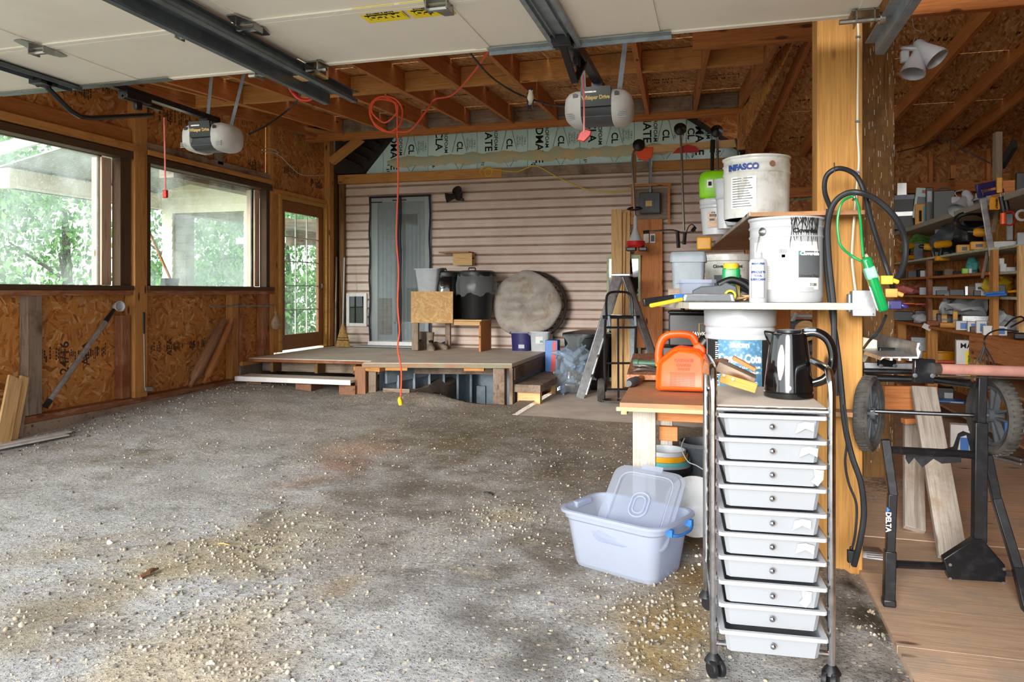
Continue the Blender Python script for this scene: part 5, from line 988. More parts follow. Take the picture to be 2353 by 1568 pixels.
# step ladder
la = T('step_ladder', 'old paint-splashed aluminium step ladder standing open', 'step ladder', (-1.1, 8.6, .012))
top = WP(1425, 634, 8.6); fl_ = PF(1332, 918); frt = PF(1530, 908, .012)
for k, dy in enumerate((0, .35)):
    off = Vector((-.02 * k, dy, 0)); tp = top + Vector((-.03, dy * .5, 0))
    f_ = Vector((fl_.x, fl_.y, .014)) + off; lumber('rail', f_, tp, .03, .095, M['alu'], la, up=(0, 1, 0) if False else (0, 0, 1)); b_ = Vector((frt.x, frt.y, .014)) + off; lumber('rear_rail', b_, top + Vector((.05, dy * .5, 0)), .03, .08, M['alu'], la)
for i in range(1, 6):
    f = i / 6; a = Vector((fl_.x, fl_.y, .014)).lerp(top + Vector((-.03, 0, 0)), f); b = (Vector((fl_.x, fl_.y, .014)) + Vector((-.02, .35, 0))).lerp(top + Vector((-.03, .175, 0)), f); lumber('tread', a + Vector((0, .01, 0)), b - Vector((0, .01, 0)), .08, .02, M['alu'], la)
m = MB(); m.box(top + Vector((.01, .09, .01)), (.22, .26, .03)); ob('top_cap', m, M['alu'], la, world=True, bev=.006); lumber('spreader', top + Vector((-.14, .0, -.45)), top + Vector((.16, .02, -.47)), .02, .01, M['steel'], la)
# hand truck
hc = PF(1425, 922); ht = T('hand_truck', 'folding black hand truck with one tyre visible, before the ladder', 'hand truck', tuple(hc))
def HT(px, py, Z=8.25): return WP(px, py, Z)
m = MB(); m.tube(spline([HT(1391, 900), HT(1390, 800), HT(1391, 735)], 4), .014); m.tube(spline([HT(1458, 900), HT(1460, 800), HT(1462, 735)], 4), .014); m.tube([HT(1420, 728), HT(1421, 915)], .012)
for y in (730, 753, 835): m.tube([HT(1390, y), HT(1460, y)], .012)
m.tube([HT(1385, 729), HT(1470, 729)], .02); m.tube([HT(1390, 895), HT(1460, 895)], .011); ob('frame', m, M['blackmetal'], ht, world=True)
m = MB(); m.tube(spline([HT(1394, 735), HT(1393, 690), HT(1400, 674), HT(1420, 671), HT(1444, 674), HT(1452, 690), HT(1453, 735)], 5), .014); ob('handle', m, M['blackmetal'], ht, world=True)
for px in (1399, 1459): m = MB(); m.beam(HT(px, 726, 8.2), HT(px + 2, 750, 8.2), .03, .03); ob('latch', m, M['grey'], ht, world=True, bev=.008)
for px in (1382, 1478):
    c = HT(px, 897, 8.3); m = MB(); m.lathe([(.05, -.035), (.12, -.04), (.134, -.015), (.134, .015), (.12, .04), (.05, .035)], c, 28, (1, .1, 0)); w_ = ob('wheel', m, M['rubber'], ht, world=True); m = MB(); m.lathe([(.055, -.042), (.06, 0), (.055, .042)], c, 16, (1, .1, 0)); ob('hub', m, M['lgrey'], w_, world=True)
m = MB(); m.box(HT(1425, 920, 8.1) + Vector((0, -.02, 0)), (.36, .20, .008)); ob('toe_plate', m, M['blackmetal'], ht, world=True)
# ================================================================ LEFT WALL THINGS
sp = T('snow_brush_pole', 'long silver pole with black grips and a white cup leaning on the left wall', 'pole', (-5.35, 5.0, .22))
a, b = PX(104, 935, -5.40), PX(262, 712, -5.46); m = MB(); m.tube([a.lerp(b, .04), a.lerp(b, .86)], .022, 12); ob('shaft', m, M['alu'], sp, world=True)
m = MB(); m.tube([a, a.lerp(b, .06)], .025, 12); ob('grip', m, M['black'], sp, world=True); m = MB(); m.tube([a.lerp(b, .86), b], [.024, .017], 12); ob('grip', m, M['black'], sp, world=True); m = MB(); m.lathe([(.02, -.05), (.038, -.03), (.05, .03), (.046, .03), (.03, -.02)], b + Vector((.02, .03, .03)), 20, (1, -.2, .1)); ob('cup', m, M['whitep'], sp, world=True)
for i, (p0, p1, w_, mt_, lb) in enumerate((((5, 972), (38, 868), .13, 'pine', 'widest pale plank leaning at the left edge of the left wall'), ((42, 968), (62, 866), .08, 'pine', 'narrower pale plank leaning behind the widest one'), ((57, 966), (70, 866), .05, 'greywood', 'dark edged plank leaning rightmost of three at the left wall'))):
    a, b = PX(*p0, -5.30 - .03 * i), PX(*p1, -5.44 - .0 * i); a.z = .22 if True else a.z; b.x = -5.455 - .012 * i; a.x = -5.30 - .05 * i if i == 0 else -5.36 - .03 * i; a.z = hz(a.x, a.y) + .02; 
    lumber('leaning_plank', a, b, w_, .02, M[mt_], None, (1, 0, 0), lb, 'plank')
gcl = T('golf_club', 'golf club with black grip standing against the main wall post', 'golf club', tuple(PX(340, 900, -5.45))); m = MB(); a, b = PX(333, 895, -5.45), PX(330, 718, -5.47); m.tube([a, a.lerp(b, .72)], .006); ob('shaft', m, M['steel'], gcl, world=True); m = MB(); m.tube([a.lerp(b, .72), b], [.010, .013]); ob('grip', m, M['black'], gcl, world=True); m = MB(); m.prism([(-.01, 0), (.09, -.012), (.095, .03), (.0, .045)], a + Vector((.0, .0, -.02)), Yv, Zv, (.015, 0, 0)); ob('head', m, M['steel'], gcl, world=True, bev=.003)
for i, (p0, p1, r, mt_, lb) in enumerate((((437, 888), (515, 735), .055, 'bark', 'thick grey-brown carved wooden spindle leaning on the wall, left of two'), ((468, 880), (534, 730), .045, 'bark2', 'orange-brown carved wooden spindle leaning on the wall, right of two'))):
    a, b = PX(*p0, -5.40), PX(*p1, -5.52 + .05); L = (b - a).length; m = MB(); M4 = frame(a, b); prof = [(.0, r * .45), (.07, r * .4), (.11, r * .95), (.3, r * 1.05), (.7, r * .95), (.85, r * .9), (.88, r * .6), (.93, r * .75), (1, r * .5)]
    rings = [[Vector((L * f, q * math.cos(2 * math.pi * k / 14) * (1 + .06 * math.sin(k * 3 + f * 9)), q * math.sin(2 * math.pi * k / 14))) for k in range(14)] for f, q in prof]; m.loft(rings); ob('wooden_spindle', m, M[mt_], None, lb, 'spindle', mw=M4, smooth=50)
cord('metal_rod', [PX(484, 705, -5.46), PX(560, 703, -5.46), PX(636, 703, -5.46)], .008, M['galv'], None, 'thin metal rod lying level across the studs below the window', 'rod')
cb = T('cloth_bag', 'small beige cloth bag hanging from a nail left of the glazed door', 'bag', tuple(PX(634, 740, -5.42))); m = MB(); m.lathe([(.005, -.10), (.06, -.09), (.085, -.04), (.075, .02), (.03, .08), (.02, .10), (.03, .13)], n=20, sx=.6); 
for v in m.v: v += Vector((0, noise.noise(v * 20) * .012, 0))
ob('pouch', m, M['cloth'], cb, smooth=60); m = MB(); m.tube([(0, 0, .10), (.0, -.03, .22)], .003, 6); ob('drawstring', m, M['cloth'], cb)
sq = T('squeegee', 'long wooden handled push broom leaning outside the right window', 'broom', tuple(PX(380, 650, -5.8))); m = MB(); m.tube([PX(391, 640, -5.95), PX(328, 500, -5.95)], .014); ob('handle', m, M['bark2'], sq, world=True); m = MB(); c = PX(391, 645, -5.95); m.box(c, (.06, .22, .05)); [m.box(c + Vector((0, -.1 + .022 * i, -.04)), (.05, .012, .05)) for i in range(10)]; ob('brush_head', m, M['black'], sq, world=True)
for i, (x, y, l, lb) in enumerate((((-5.25), 4.62, .55, 'white painted wood strip lying by the left wall, nearest the kerb'), ((-5.17), 4.52, .5, 'white painted wood strip lying on the floor, outermost of the pair'))):
    lumber('wood_strip', (x - .05, y - .3, hz(x, y) + .02), (x + .05, y + .3, hz(x, y) + .03), .07, .012, M['whitedirty'], None, label=lb, cat='strip')
# ================================================================ FOREGROUND: BENCH, SHELVES, CART, TOTE
tb = T('work_table', 'low plywood work table beside the yellow post, carrying the orange fuel can', 'table', (-.1, 4.5, 0)); TZ = .725
m = MB(); m.prism([(-.455, 3.50), (.41, 3.52), (.41, 6.4), (-.60, 6.4), (-.50, 4.6)], (0, 0, TZ - .02), X, Yv, (0, 0, .02)); m.bx(.411, .60, 3.48, 3.58, TZ - .02, TZ); ob('table_top', m, M['ply'], tb, world=True)
m = MB(); m.prism([(-.47, 3.49), (.41, 3.51), (.41, 3.52), (-.455, 3.505)], (0, 0, TZ - .038), X, Yv, (0, 0, .018)); ob('lower_ply', m, M['pine'], tb, world=True)
lumber('leg', (-.355, 3.66, 0.0), (-.355, 3.66, TZ - .04), .11, .04, M['weath'], tb, (0, 1, 0)); lumber('leg', (-.40, 5.9, 0.0), (-.40, 5.9, TZ - .04), .09, .04, M['weath'], tb, (0, 1, 0)); lumber('leg', (.33, 5.9, 0.0), (.33, 5.9, TZ - .04), .09, .04, M['weath'], tb, (0, 1, 0))
lumber('apron', (-.30, 3.70, TZ - .075), (.40, 3.70, TZ - .075), .03, .07, M['cedar'], tb); lumber('rail', (-.46, 3.7, TZ - .06), (-.50, 5.9, TZ - .06), .03, .06, M['pine'], tb); lumber('cross_block', (-.29, 3.75, .545), (-.20, 3.75, .545), .04, .07, M['cedar'], tb)
def TB(px, py): return PF(px, py, TZ)
# orange fuel can
q = TB(1565, 905); gc = T('fuel_can', 'orange plastic fuel can with black spout cap on the low plywood table', 'fuel can', (q.x, q.y + .09, TZ + .001), .02)
def rr_(w_, h_, r, n=5):
    pts = []
    for cx, cy, a0 in ((w_ / 2 - r, h_ / 2 - r, 0), (-w_ / 2 + r, h_ / 2 - r, 90), (-w_ / 2 + r, -h_ / 2 + r, 180), (w_ / 2 - r, -h_ / 2 + r, 270)):
        for k in range(n + 1): a = math.radians(a0 + 90 * k / n); pts.append((cx + r * math.cos(a), cy + r * math.sin(a)))
    return pts
out = [(-.118, .01), (.118, .01), (.13, .022), (.128, .10), (.125, .165), (.118, .20), (.085, .228), (-.01, .238), (-.045, .225), (-.115, .165), (-.125, .15), (-.13, .10), (-.132, .022)]
m = MB(); cx_, cz_ = 0, .115
rings = []
for y, k in ((-.075, .80), (-.085, .90), (-.085, .90), (-.07, 1.0), (.07, 1.0), (.085, .90), (.075, .8)): rings.append([Vector((cx_ + (a - cx_) * k, y, cz_ + (b - cz_) * k)) for a, b in out])
m.loft(rings); ob('body', m, M['gas'], gc, bev=.006, seg=3, smooth=50)
m = MB(); m.tube(spline([(-.118, 0, .14), (-.12, 0, .20), (-.105, 0, .26), (-.08, 0, .288), (-.04, 0, .298), (.02, 0, .298), (.055, 0, .285), (.075, 0, .25), (.09, 0, .21)], 6), [.022] * 49, 12, flat=.8); ob('handle', m, M['gas'], gc, smooth=60)
m = MB(); m.prism([(.05, .20), (.12, .19), (.12, .232), (.09, .262), (.06, .25)], (0, -.04, 0), X, Zv, (0, .08, 0)); ob('neck', m, M['gas'], gc, bev=.01)
m = MB(); m.lathe([(.030, -.01), (.030, .0), (.036, .0), (.036, .035), (.028, .036), (.028, .045)], (.105, -.0, .245), 20, (.75, 0, 1)); ob('cap', m, M['black'], gc, bev=.001); m = MB(); m.lathe([(.012, 0), (.012, .012)], (.138, 0, .29), 12, (.75, 0, 1)); ob('vent_plug', m, M['yellow'], gc)
o = MW[gc.name]; oz = o.translation
for s, zz, k in (('GASOLINE', .170, .020), ('DANGER', .145, .018), ('ESSENCE', .125, .015)): lettering(s, k, M['embossed'], gc, oz + Vector((.01, -.0862, zz)), bold=.0006)
for i in range(9): lettering('flammable keep away from heat and', .0085, M['embossed'], gc, oz + Vector((.005, -.0862, .105 - .0085 * i)))
# things on the left of the table
hm = T('hammer', 'wooden handled tool with a dark rubber end lying on the table front corner', 'hammer', TB(1460, 890)); a, b = TB(1445, 893), TB(1500, 868); a.z = b.z = TZ + .026
m = MB(); m.tube([a.lerp(b, .25), b + (b - a) * .5], [.019, .016], 12); ob('handle', m, M['cedar'], hm, world=True); m = MB(); m.tube([a, a.lerp(b, .08), a.lerp(b, .28)], [.016, .026, .024], 14); ob('rubber_end', m, M['dgrey'], hm, world=True)
hn = T('hose_nozzle', 'dark green hose nozzle with yellow tip beside the fuel can', 'hose nozzle', TB(1480, 855)); a, b = TB(1456, 862) + Vector((0, 0, .075)), TB(1505, 864) + Vector((0, 0, .075))
m = MB(); d_ = (b - a); m.lathe([(.024, 0), (.026, .01), (.026, .03), (.020, .035), (.020, .13), (.015, .15)], a, 16, d_); m.lathe([(.018, 0), (.018, .001)], a, 12, d_); ob('body', m, M['dgreen'], hn, world=True); m = MB(); m.lathe([(.014, 0), (.022, .015), (.020, .045)], b, 14, d_); ob('tip', m, M['yellow'], hn, world=True)
lumber('nozzle_rest', (a.x - .0, a.y, TZ + .022), (b.x + .1, b.y + .02, TZ + .022), .09, .04, M['greywood'], None, label='grey wood offcut lying under the green hose nozzle', cat='offcut')
pl_ = T('pliers', 'bare steel pliers lying on the table left of the fuel can', 'pliers', TB(1480, 882)); m = MB(); a, b = TB(1455, 872), TB(1510, 872); a.z = b.z = TZ + .05; m.tube(spline([a, a.lerp(b, .5) + Vector((0, 0, .01)), b], 4), .008, 8); m.tube(spline([a + Vector((0, .03, .03)), a.lerp(b, .5) + Vector((0, 0, .03)), b + Vector((0, -.0, .01))], 4), .008, 8); ob('jaws', m, M['steel'], pl_, world=True)
for i, (a_, b_, w_, lb) in enumerate(((( -.56, 5.9), (-.42, 4.3), .2, 'flaking plywood offcut lying on the table behind the nozzle'),)): lumber('plywood_offcut', (a_[0], a_[1], TZ + .02), (b_[0], b_[1], TZ + .03), w_, .03, M['plate'], None, label=lb, cat='offcut')
lumber('wood_scrap', WP(1520, 798, 4.6), WP(1600, 790, 4.6), .06, .015, M['pine'], None, label='pale wood scrap lying behind the fuel can handle', cat='offcut')
# pail of sealer
pc_ = WP(1700, 700, 3.31); PR = .15
cc = T('sealer_pail', 'white pail of crystal clear sealer with a blue droplet label, between table and cart', 'pail', (pc_.x, pc_.y, TZ + .001))
m = MB(); m.lathe([(.130, 0), (.134, .004), (.141, .10), (.1435, .20), (.1435, .312), (.150, .316), (.150, .33), (.146, .335), (.150, .345), (.150, .36), (.147, .365), (.152, .372), (.155, .375), (.155, .43), (.15, .438), (.143, .438), (.14, .41), (.132, .03)], n=48, caps=False); m.lathe([(.13, 0), (.12, .001)], n=48); ob('body', m, M['whitep'], cc, smooth=45)
m = MB(); m.lathe([(.156, .425), (.157, .445), (.150, .448), (.148, .436), (.02, .434)], n=48); ob('lid', m, M['whitep'], cc, smooth=45)
fd = (Vector((0, 0, 0)) - Vector((pc_.x, pc_.y, 0))).normalized(); fu = Vector((-fd.y, fd.x, 0)); fu = fu if fu.x > 0 else -fu
def on(z, rad, sh=0): a = sh / rad; dd = (fd * math.cos(a) + fu * math.sin(a)); return Vector((pc_.x, pc_.y, z)) + dd * rad, Vector((-dd.y, dd.x, 0)) * (1 if -dd.y * fu.x + dd.x * fu.y > 0 else -1)
p, u = on(TZ + .205, .1445); panel_on('label', M['ink'], cc, p, .36, .24, u, R_=.1445, t=.001); p, u = on(TZ + .205, .1455); panel_on('label', M['droplet'], cc, p, .195, .24, u, R_=.1455, t=.001)
p, u = on(TZ + .295, .147); lettering('ducan', .034, M['whiteink'], cc, p, u, R_=.147, bold=.0015); p, u = on(TZ + .235, .147); lettering('Crystal Cote', .052, M['whiteink'], cc, p, u, R_=.147, bold=.002, sx=.68)
for i, s in enumerate(('NATURAL LOOK CLEAR SEALER', 'ACRYLIC CONCRETE SEALER', 'INTERIOR EXTERIOR', 'SCELLANT CLAIR NATUREL')): p, u = on(TZ + .198 - i * .022, .147); lettering(s, .0125, M['whiteink'], cc, p, u, R_=.147, bold=.0004)
m = MB()
for i in range(24): z = TZ + .10 + i * .0088; L = .006 + .02 * ((i * 7) % 5) / 5; p, u = on(z, .146, -.10 - .012 + L / 2); m.beam(p - u * L / 2, p + u * L / 2, .003, .004)
ob('ruler_marks', m, M['whiteink'], cc, world=True)
# black case and things under the shelf
bh = T('tool_case', 'black tool case with white lettering under the shelf behind the fuel can', 'tool case', tuple(WP(1590, 800, 4.4))); m = MB(); m.box((0, 0, .11), (.26, .2, .19)); m.box((0, 0, .04), (.25, .19, .04)); m.box((0, -.01, .215), (.27, .21, .02)); ob('body', m, M['black'], bh, bev=.01)
lettering('BLACK HAWK', .028, M['whiteink'], bh, MW[bh.name].translation + Vector((-.01, -.106, .09)), bold=.001); m = MB(); m.tube([(.045, -.107, .07), (.045, -.107, .15), (.09, -.107, .15), (.09, -.107, .07)], .004, 6, True); ob('latch', m, M['gold'], bh); m = MB(); m.tube(spline([(-.05, 0, .22), (-.05, 0, .28), (.10, 0, .28), (.1, 0, .22)], 4), .012); ob('handle', m, M['black'], bh)
m = MB(); c = WP(1590, 840, 4.5); m.box((c.x, c.y, TZ + .10), (.34, .24, .19)); ob('black_crate', m, M['black'], None, 'plain black crate carrying the lettered tool case', 'crate', bev=.01)
gbx = MB(); gbx.tube([WP(1642, 712, 3.75), WP(1642, 800, 3.75)], .02); 
m = MB(); c = WP(1634, 780, 3.9); m.lathe([(.03, 0), (.035, .005), (.035, .2), (.012, .25), (.012, .27)], (c.x, c.y, TZ + .001), 16); ob('spray_bottle', m, M['whitep'], None, 'white bottle with red and blue print peeking left of the sealer pail', 'bottle')
# shelf A (level with the eye) and its load
SZ = 1.203; sa = T('shelf', 'board shelf with worn green and white edge fixed before the yellow post', 'shelf', (.1, 3.4, SZ))
m = MB(); m.prism([(-.02, 3.185), (.54, 3.20), (.54, 3.26), (.41, 3.59), (.41, 4.75), (-.22, 4.75), (-.30, 3.7), (-.12, 3.19)], (0, 0, SZ - .026), X, Yv, (0, 0, .026)); ob('shelf_board', m, M['greyshelf'], sa, world=True)
m = MB(); m.beam((-.125, 3.184, SZ - .013), (.542, 3.198, SZ - .013), .008, .028); ob('front_edge', m, M['shelfedge'], sa, world=True, bev=.002); lumber('shelf_support', (.36, 4.7, TZ), (.36, 4.7, SZ - .027), .09, .04, M['rafter'], sa, (0, 1, 0))
lumber('shelf_support', (-.2, 4.7, TZ), (-.2, 4.7, SZ - .027), .06, .04, M['rafter'], sa, (0, 1, 0))
cp = WP(1806, 692, 3.22); cp.z = SZ + .001; R1 = .153
cl = T('steel_paint_pail', 'white steel paint pail with black drips standing on the eye level shelf', 'paint pail', tuple(cp))
m = MB(); m.lathe([(.142, 0), (.146, .004), (.148, .02), (.150, .03), (.150, .27), (.155, .278), (.150, .286), (.150, .31), (.156, .318), (.150, .326), (.151, .345), (.158, .352), (.158, .36), (.150, .36), (.148, .34), (.144, .02)], n=56, caps=False); m.lathe([(.144, .012), (.001, .012)], n=56); m.lathe([(.15, .35), (.01, .345)], n=56); ob('body', m, M['whitep'], cl, smooth=40)
fd = (Vector((0, 0, 0)) - Vector((cp.x, cp.y, 0))).normalized(); fu = Vector((-fd.y, fd.x, 0)); fu = fu if fu.x > 0 else -fu
def on2(z, rad, sh=0): a = sh / rad; dd = (fd * math.cos(a) + fu * math.sin(a)); n_ = Vector((-dd.y, dd.x, 0)); return Vector((cp.x, cp.y, SZ + z)) + dd * rad, (n_ if n_.dot(fu) > 0 else -n_)
p, u = on2(.155, .1505, .0); panel_on('label', M['paper'], cl, p, .30, .20, u, R_=.1505); p, u = on2(.16, .1515, .105); panel_on('label_band', M['greyink'], cl, p, .11, .11, u, R_=.1515)
p, u = on2(.205, .1528, .105); lettering('Cloverdale', .022, M['whiteink'], cl, p, u, R_=.1528, bold=.001); p, u = on2(.205, .1528, .06); panel_on('logo', M['teal'], cl, p, .016, .014, u, R_=.1528)
p, u = on2(.112, .1515, .10); lettering('Universal Shop', .016, M['ink'], cl, p, u, R_=.1515); p, u = on2(.075, .1515, .12); lettering('71281', .016, M['ink'], cl, p, u, R_=.1515); p, u = on2(.055, .1518, .085); panel_on('batch_strip', M['lgrey'], cl, p, .07, .02, u, R_=.1518)
p, u = on2(.30, .1528, .085); lettering('Cloverdale', .026, M['ink'], cl, p, u, R_=.1528, bold=.001); m = MB()
for i in range(14): p, u = on2(.215, .1515, -.025 + i * .0022); m.beam(p - Vector((0, 0, .009)), p + Vector((0, 0, .009)), .0008 + .0006 * (i % 2), .0012, u)
for i in range(2): p, u = on2(.195, .1515, -.01); m.box(p, (.014, .002, .012))
ob('barcode', m, M['greyink'], cl, world=True)
for col_ in range(3):
    for r__ in range(9): p, u = on2(.15 - r__ * .0075, .1516, -.06 + col_ * .042); m_ = MB(); m_.beam(p - u * .017, p + u * (.017 - .006 * ((r__ + col_) % 3)), .0008, .0022); ob('small_print', m_, M['lgrey'], cl, world=True) if False else None
m = MB()
for col_ in range(3):
    for r__ in range(9): p, u = on2(.15 - r__ * .0075, .1516, -.065 + col_ * .042); m.beam(p - u * .017, p + u * (.016 - .006 * ((r__ + col_) % 3)), .0008, .0018)
ob('small_print', m, M['lgrey'], cl, world=True)
m = MB(); rr = random.Random(12)
for i in range(22):
    sh = .02 + i * .006 + rr.uniform(-.002, .002); z0, z1 = .355, .355 - rr.choice([.03, .05, .07, .10, .13]) * rr.uniform(.7, 1.1)
    pts = [on2(z0 + (z1 - z0) * k / 5, .157 if (z0 + (z1 - z0) * k / 5) > .31 else .1523, sh + .004 * math.sin(k + i))[0] for k in range(6)]; m.tube(pts, [.0022, .002, .0016, .0015, .0016, .0008], 5)
ob('paint_drips', m, M['ink'], cl, world=True)
p, u = on2(.30, .152, -.10); m = MB(); nn = (p - Vector((cp.x, cp.y, p.z))).normalized(); m.lathe([(.018, 0), (.018, .004), (.010, .012), (.006, .014)], p, 16, nn); ob('ear', m, M['steel'], cl, world=True)
m = MB(); p2 = p + nn * .012; m.tube(spline([p2, on2(.27, .158, -.12)[0], on2(.22, .158, -.135)[0], on2(.15, .16, -.15)[0]], 5), .002, 6); ob('bail', m, M['steel'], cl, world=True)
lb = T('lubricant_bottle', 'white squeeze bottle of lubricant in front of the steel paint pail', 'bottle', (WP(1742, 697, 3.07).x, WP(1742, 697, 3.07).y, SZ + .001)); bo_ = MW[lb.name].translation
m = MB(); m.lathe([(.034, 0), (.036, .004), (.036, .165), (.033, .178), (.018, .186), (.014, .188)], n=28); ob('body', m, M['whitep'], lb, smooth=40); m = MB(); m.lathe([(.017, .186), (.017, .205), (.015, .208)], n=20); ob('cap', m, M['whitep'], lb)
v_ = Vector((bo_.x, bo_.y, 0)).normalized(); u_ = Vector((v_.y, -v_.x, 0)); 
for s, zz, k in (('BREAK-FREE', .16, .010), ("SPINDLE 'N", .125, .012), ('TOOL', .11, .011), ('LUBRICANT', .095, .012)): lettering(s, k, M['inkblue'], lb, bo_ + Vector((0, 0, zz)) - v_ * .0362, u_, R_=.0362, bold=.0004)
m = MB(); m.tube([bo_ + Vector((0, 0, z)) - v_ * .0362 + u_ * x * 1 for x, z in ((-.026, .02), (-.026, .155), (.024, .155), (.024, .02))], .0008, 4, True); ob('label_outline', m, M['greyink'], lb, world=True)
# upper plywood shelf and its load
UZ = 1.60; us = T('shelf', 'long rough plywood shelf above eye level with splintered corner', 'shelf', (.3, 4.5, UZ))
m = MB(); m.prism([(.13, 3.44), (.60, 3.47), (.605, 3.59), (.41, 3.60), (.41, 6.2), (-.09, 6.2)], (0, 0, UZ - .018), X, Yv, (0, 0, .018)); ob('shelf_board', m, M['ply'], us, world=True); lumber('shelf_edge', (.13, 3.44, UZ - .006), (-.09, 6.2, UZ - .006), .01, .02, M['weath'], us)
lumber('shelf_support', (.36, 6.1, TZ), (.36, 6.1, UZ - .02), .09, .04, M['rafter'], us, (0, 1, 0)); lumber('shelf_support', (.37, 4.05, SZ + .001), (.37, 4.05, UZ - .02), .06, .04, M['rafter'], us, (0, 1, 0))
fp_ = WP(1738, 500, 3.62); fp_.z = UZ + .001
fa = T('dented_pail', 'dented dirty white metal pail on the upper plywood shelf', 'paint pail', tuple(fp_)); m = MB(); n = 56; rings = []
for r, z in ((.150, 0), (.153, .005), (.153, .21), (.158, .218), (.153, .226), (.153, .25), (.158, .257), (.153, .264), (.153, .282), (.159, .288), (.159, .296), (.15, .296), (.148, .27), (.146, .02)):
    ring = []
    for k in range(n):
        a = 2 * math.pi * k / n; da = math.atan2(math.sin(a + .95), math.cos(a + .95)); dent = .028 * math.exp(-(da / .30) ** 2 - ((z - .14) / .09) ** 2) + .006 * noise.noise(Vector((a * 2, z * 14, 3)))
        ring.append(Vector(((r - dent) * math.cos(a), (r - dent) * math.sin(a), z)))
    rings.append(ring)
m.loft(rings, caps=False); m.lathe([(.148, .003), (.001, .003)], n=40); m.lathe([(.15, .27), (.01, .26)], n=40); ob('body', m, M['whitedirty'], fa, smooth=40)
v_ = Vector((fp_.x, fp_.y, 0)).normalized(); u_ = Vector((v_.y, -v_.x, 0)); th_ = -.42
dd = (-v_ * math.cos(th_) + u_ * math.sin(th_)); uu = (u_ * math.cos(th_) + v_ * math.sin(th_)); lettering('INFASCO', .038, M['inkblue'], fa, fp_ + dd * .160 + Vector((0, 0, .238)), uu, R_=.160, bold=.002)
panel_on('label', M['paper'], fa, fp_ + dd * .1535 + Vector((0, 0, .12)), .13, .15, uu, R_=.1535)
m = MB()
for i in range(12): z = .185 - i * .012; a = fp_ + dd * .155 + Vector((0, 0, z)); m.beam(a - uu * .05, a + uu * (.05 - .02 * ((i * 3) % 4) / 3), .0015, .0025)
ob('small_print', m, M['greyink'], fa, world=True); m = MB(); c = fp_ + Vector((.155 * math.cos(-1.15), .155 * math.sin(-1.15), .25)); m.lathe([(.013, 0), (.013, .006)], c, 14, (math.cos(-1.15), math.sin(-1.15), 0)); ob('ear', m, M['bark'], fa, world=True)
def US(px, Z): p = WP(px, 500, Z); p.z = UZ + .001; return p
# white pail with printed label, green jug above, white jugs
c = US(1647, 4.6); m = MB(); wp1 = T('small_white_pail', 'white ribbed pail with pink print at the far left of the upper shelf', 'pail', tuple(c)); m.lathe([(.085, 0), (.098, .16), (.104, .165), (.104, .18), (.099, .185), (.104, .20), (.104, .215), (.1, .22)], n=28); ob('body', m, M['whitep'], wp1, smooth=40); panel_on('label', M['pink'], wp1, c + Vector((-.02, -.094, .09)), .07, .10, (1, 0, 0), R_=.095); stamp(wp1, c + Vector((-.045, -.0965, .05)), Zv, X, .08, .05, 77, M['greyink'], 'small_print')
c2_ = c + Vector((-.01, 0, .222)); gj = T('green_jug', 'lime green plastic jug on top of the small white pail', 'jug', tuple(c2_)); m = MB(); m.loft([[Vector((x * k, y * k * .8, z)) for x, y in rr_(.19, .14, .05)] for z, k in ((0, .8), (.02, 1), (.12, 1.02), (.16, .9), (.175, .6))]); ob('body', m, M['lime'], gj, smooth=50); m = MB(); m.box((-.03, -.062, .09), (.035, .003, .05)); ob('label', m, M['paper'], gj); m = MB(); m.box((-.03, -.064, .09), (.02, .002, .025)); ob('label_print', m, M['ink'], gj)
c = US(1668, 4.15); jg = T('jug', 'tall white stack of plastic tubs left of the dented pail', 'tub', tuple(c)); m = MB(); m.lathe([(.045, 0), (.052, .16), (.060, .17), (.056, .18), (.062, .25), (.068, .26), (.066, .275), (.062, .275)], n=24); ob('body', m, M['whitep'], jg, smooth=35)
c = US(1697, 3.95); jg = T('jug', 'white rounded square jug with black cap behind the dented pail', 'jug', tuple(c)); m = MB(); m.loft([[Vector((x * k, y * k, z)) for x, y in rr_(.14, .12, .04)] for z, k in ((0, .85), (.02, 1), (.17, 1), (.21, .8), (.225, .45))]); ob('body', m, M['whitep'], jg, smooth=50); m = MB(); m.lathe([(.035, .22), (.035, .255), (.03, .26)], n=16); ob('cap', m, M['shingle'], jg)
# things on shelf A
def SA(px, Z): p = WP(px, 690, Z); p.z = SZ + .001; return p
c = SA(1582, 3.95); gb = T('grey_bin', 'lidded grey plastic garden bin at the left of the eye level shelf', 'bin', tuple(c)); m = MB(); m.loft([[Vector((x * k, y * k, z)) for x, y in rr_(.17, .15, .02)] for z, k in ((-.0, .9), (.20, 1), (.205, 1.0))]); m.box((.0, -.075, .09), (.13, .006, .004)); ob('body', m, M['grey'], gb, smooth=40); m = MB(); m.loft([[Vector((x * k, y * k, z)) for x, y in rr_(.185, .165, .02)] for z, k in ((.20, 1.02), (.225, 1.02), (.25, .96), (.255, .9))]); ob('lid', m, M['grey'], gb, smooth=40)
c = SA(1672, 4.35); db = T('dirty_bucket', 'dirty translucent bucket with black print behind the green bottle', 'bucket', tuple(c)); m = MB(); m.lathe([(.115, 0), (.13, .22), (.138, .225), (.138, .26), (.13, .262), (.126, .22), (.11, .01)], n=36, caps=False); m.lathe([(.115, .005), (.01, .005)], n=36); ob('body', m, M['whitedirty'], db, smooth=40)
v_ = Vector((c.x, c.y, 0)).normalized(); u_ = Vector((v_.y, -v_.x, 0)); lettering('Cloverdale Paint', .026, M['ink'], db, c - v_ * .132 + Vector((0, 0, .19)), u_, R_=.132, bold=.0006); panel_on('label', M['greyink'], db, c - v_ * .126 + Vector((0, 0, .09)), .16, .10, u_, R_=.126)
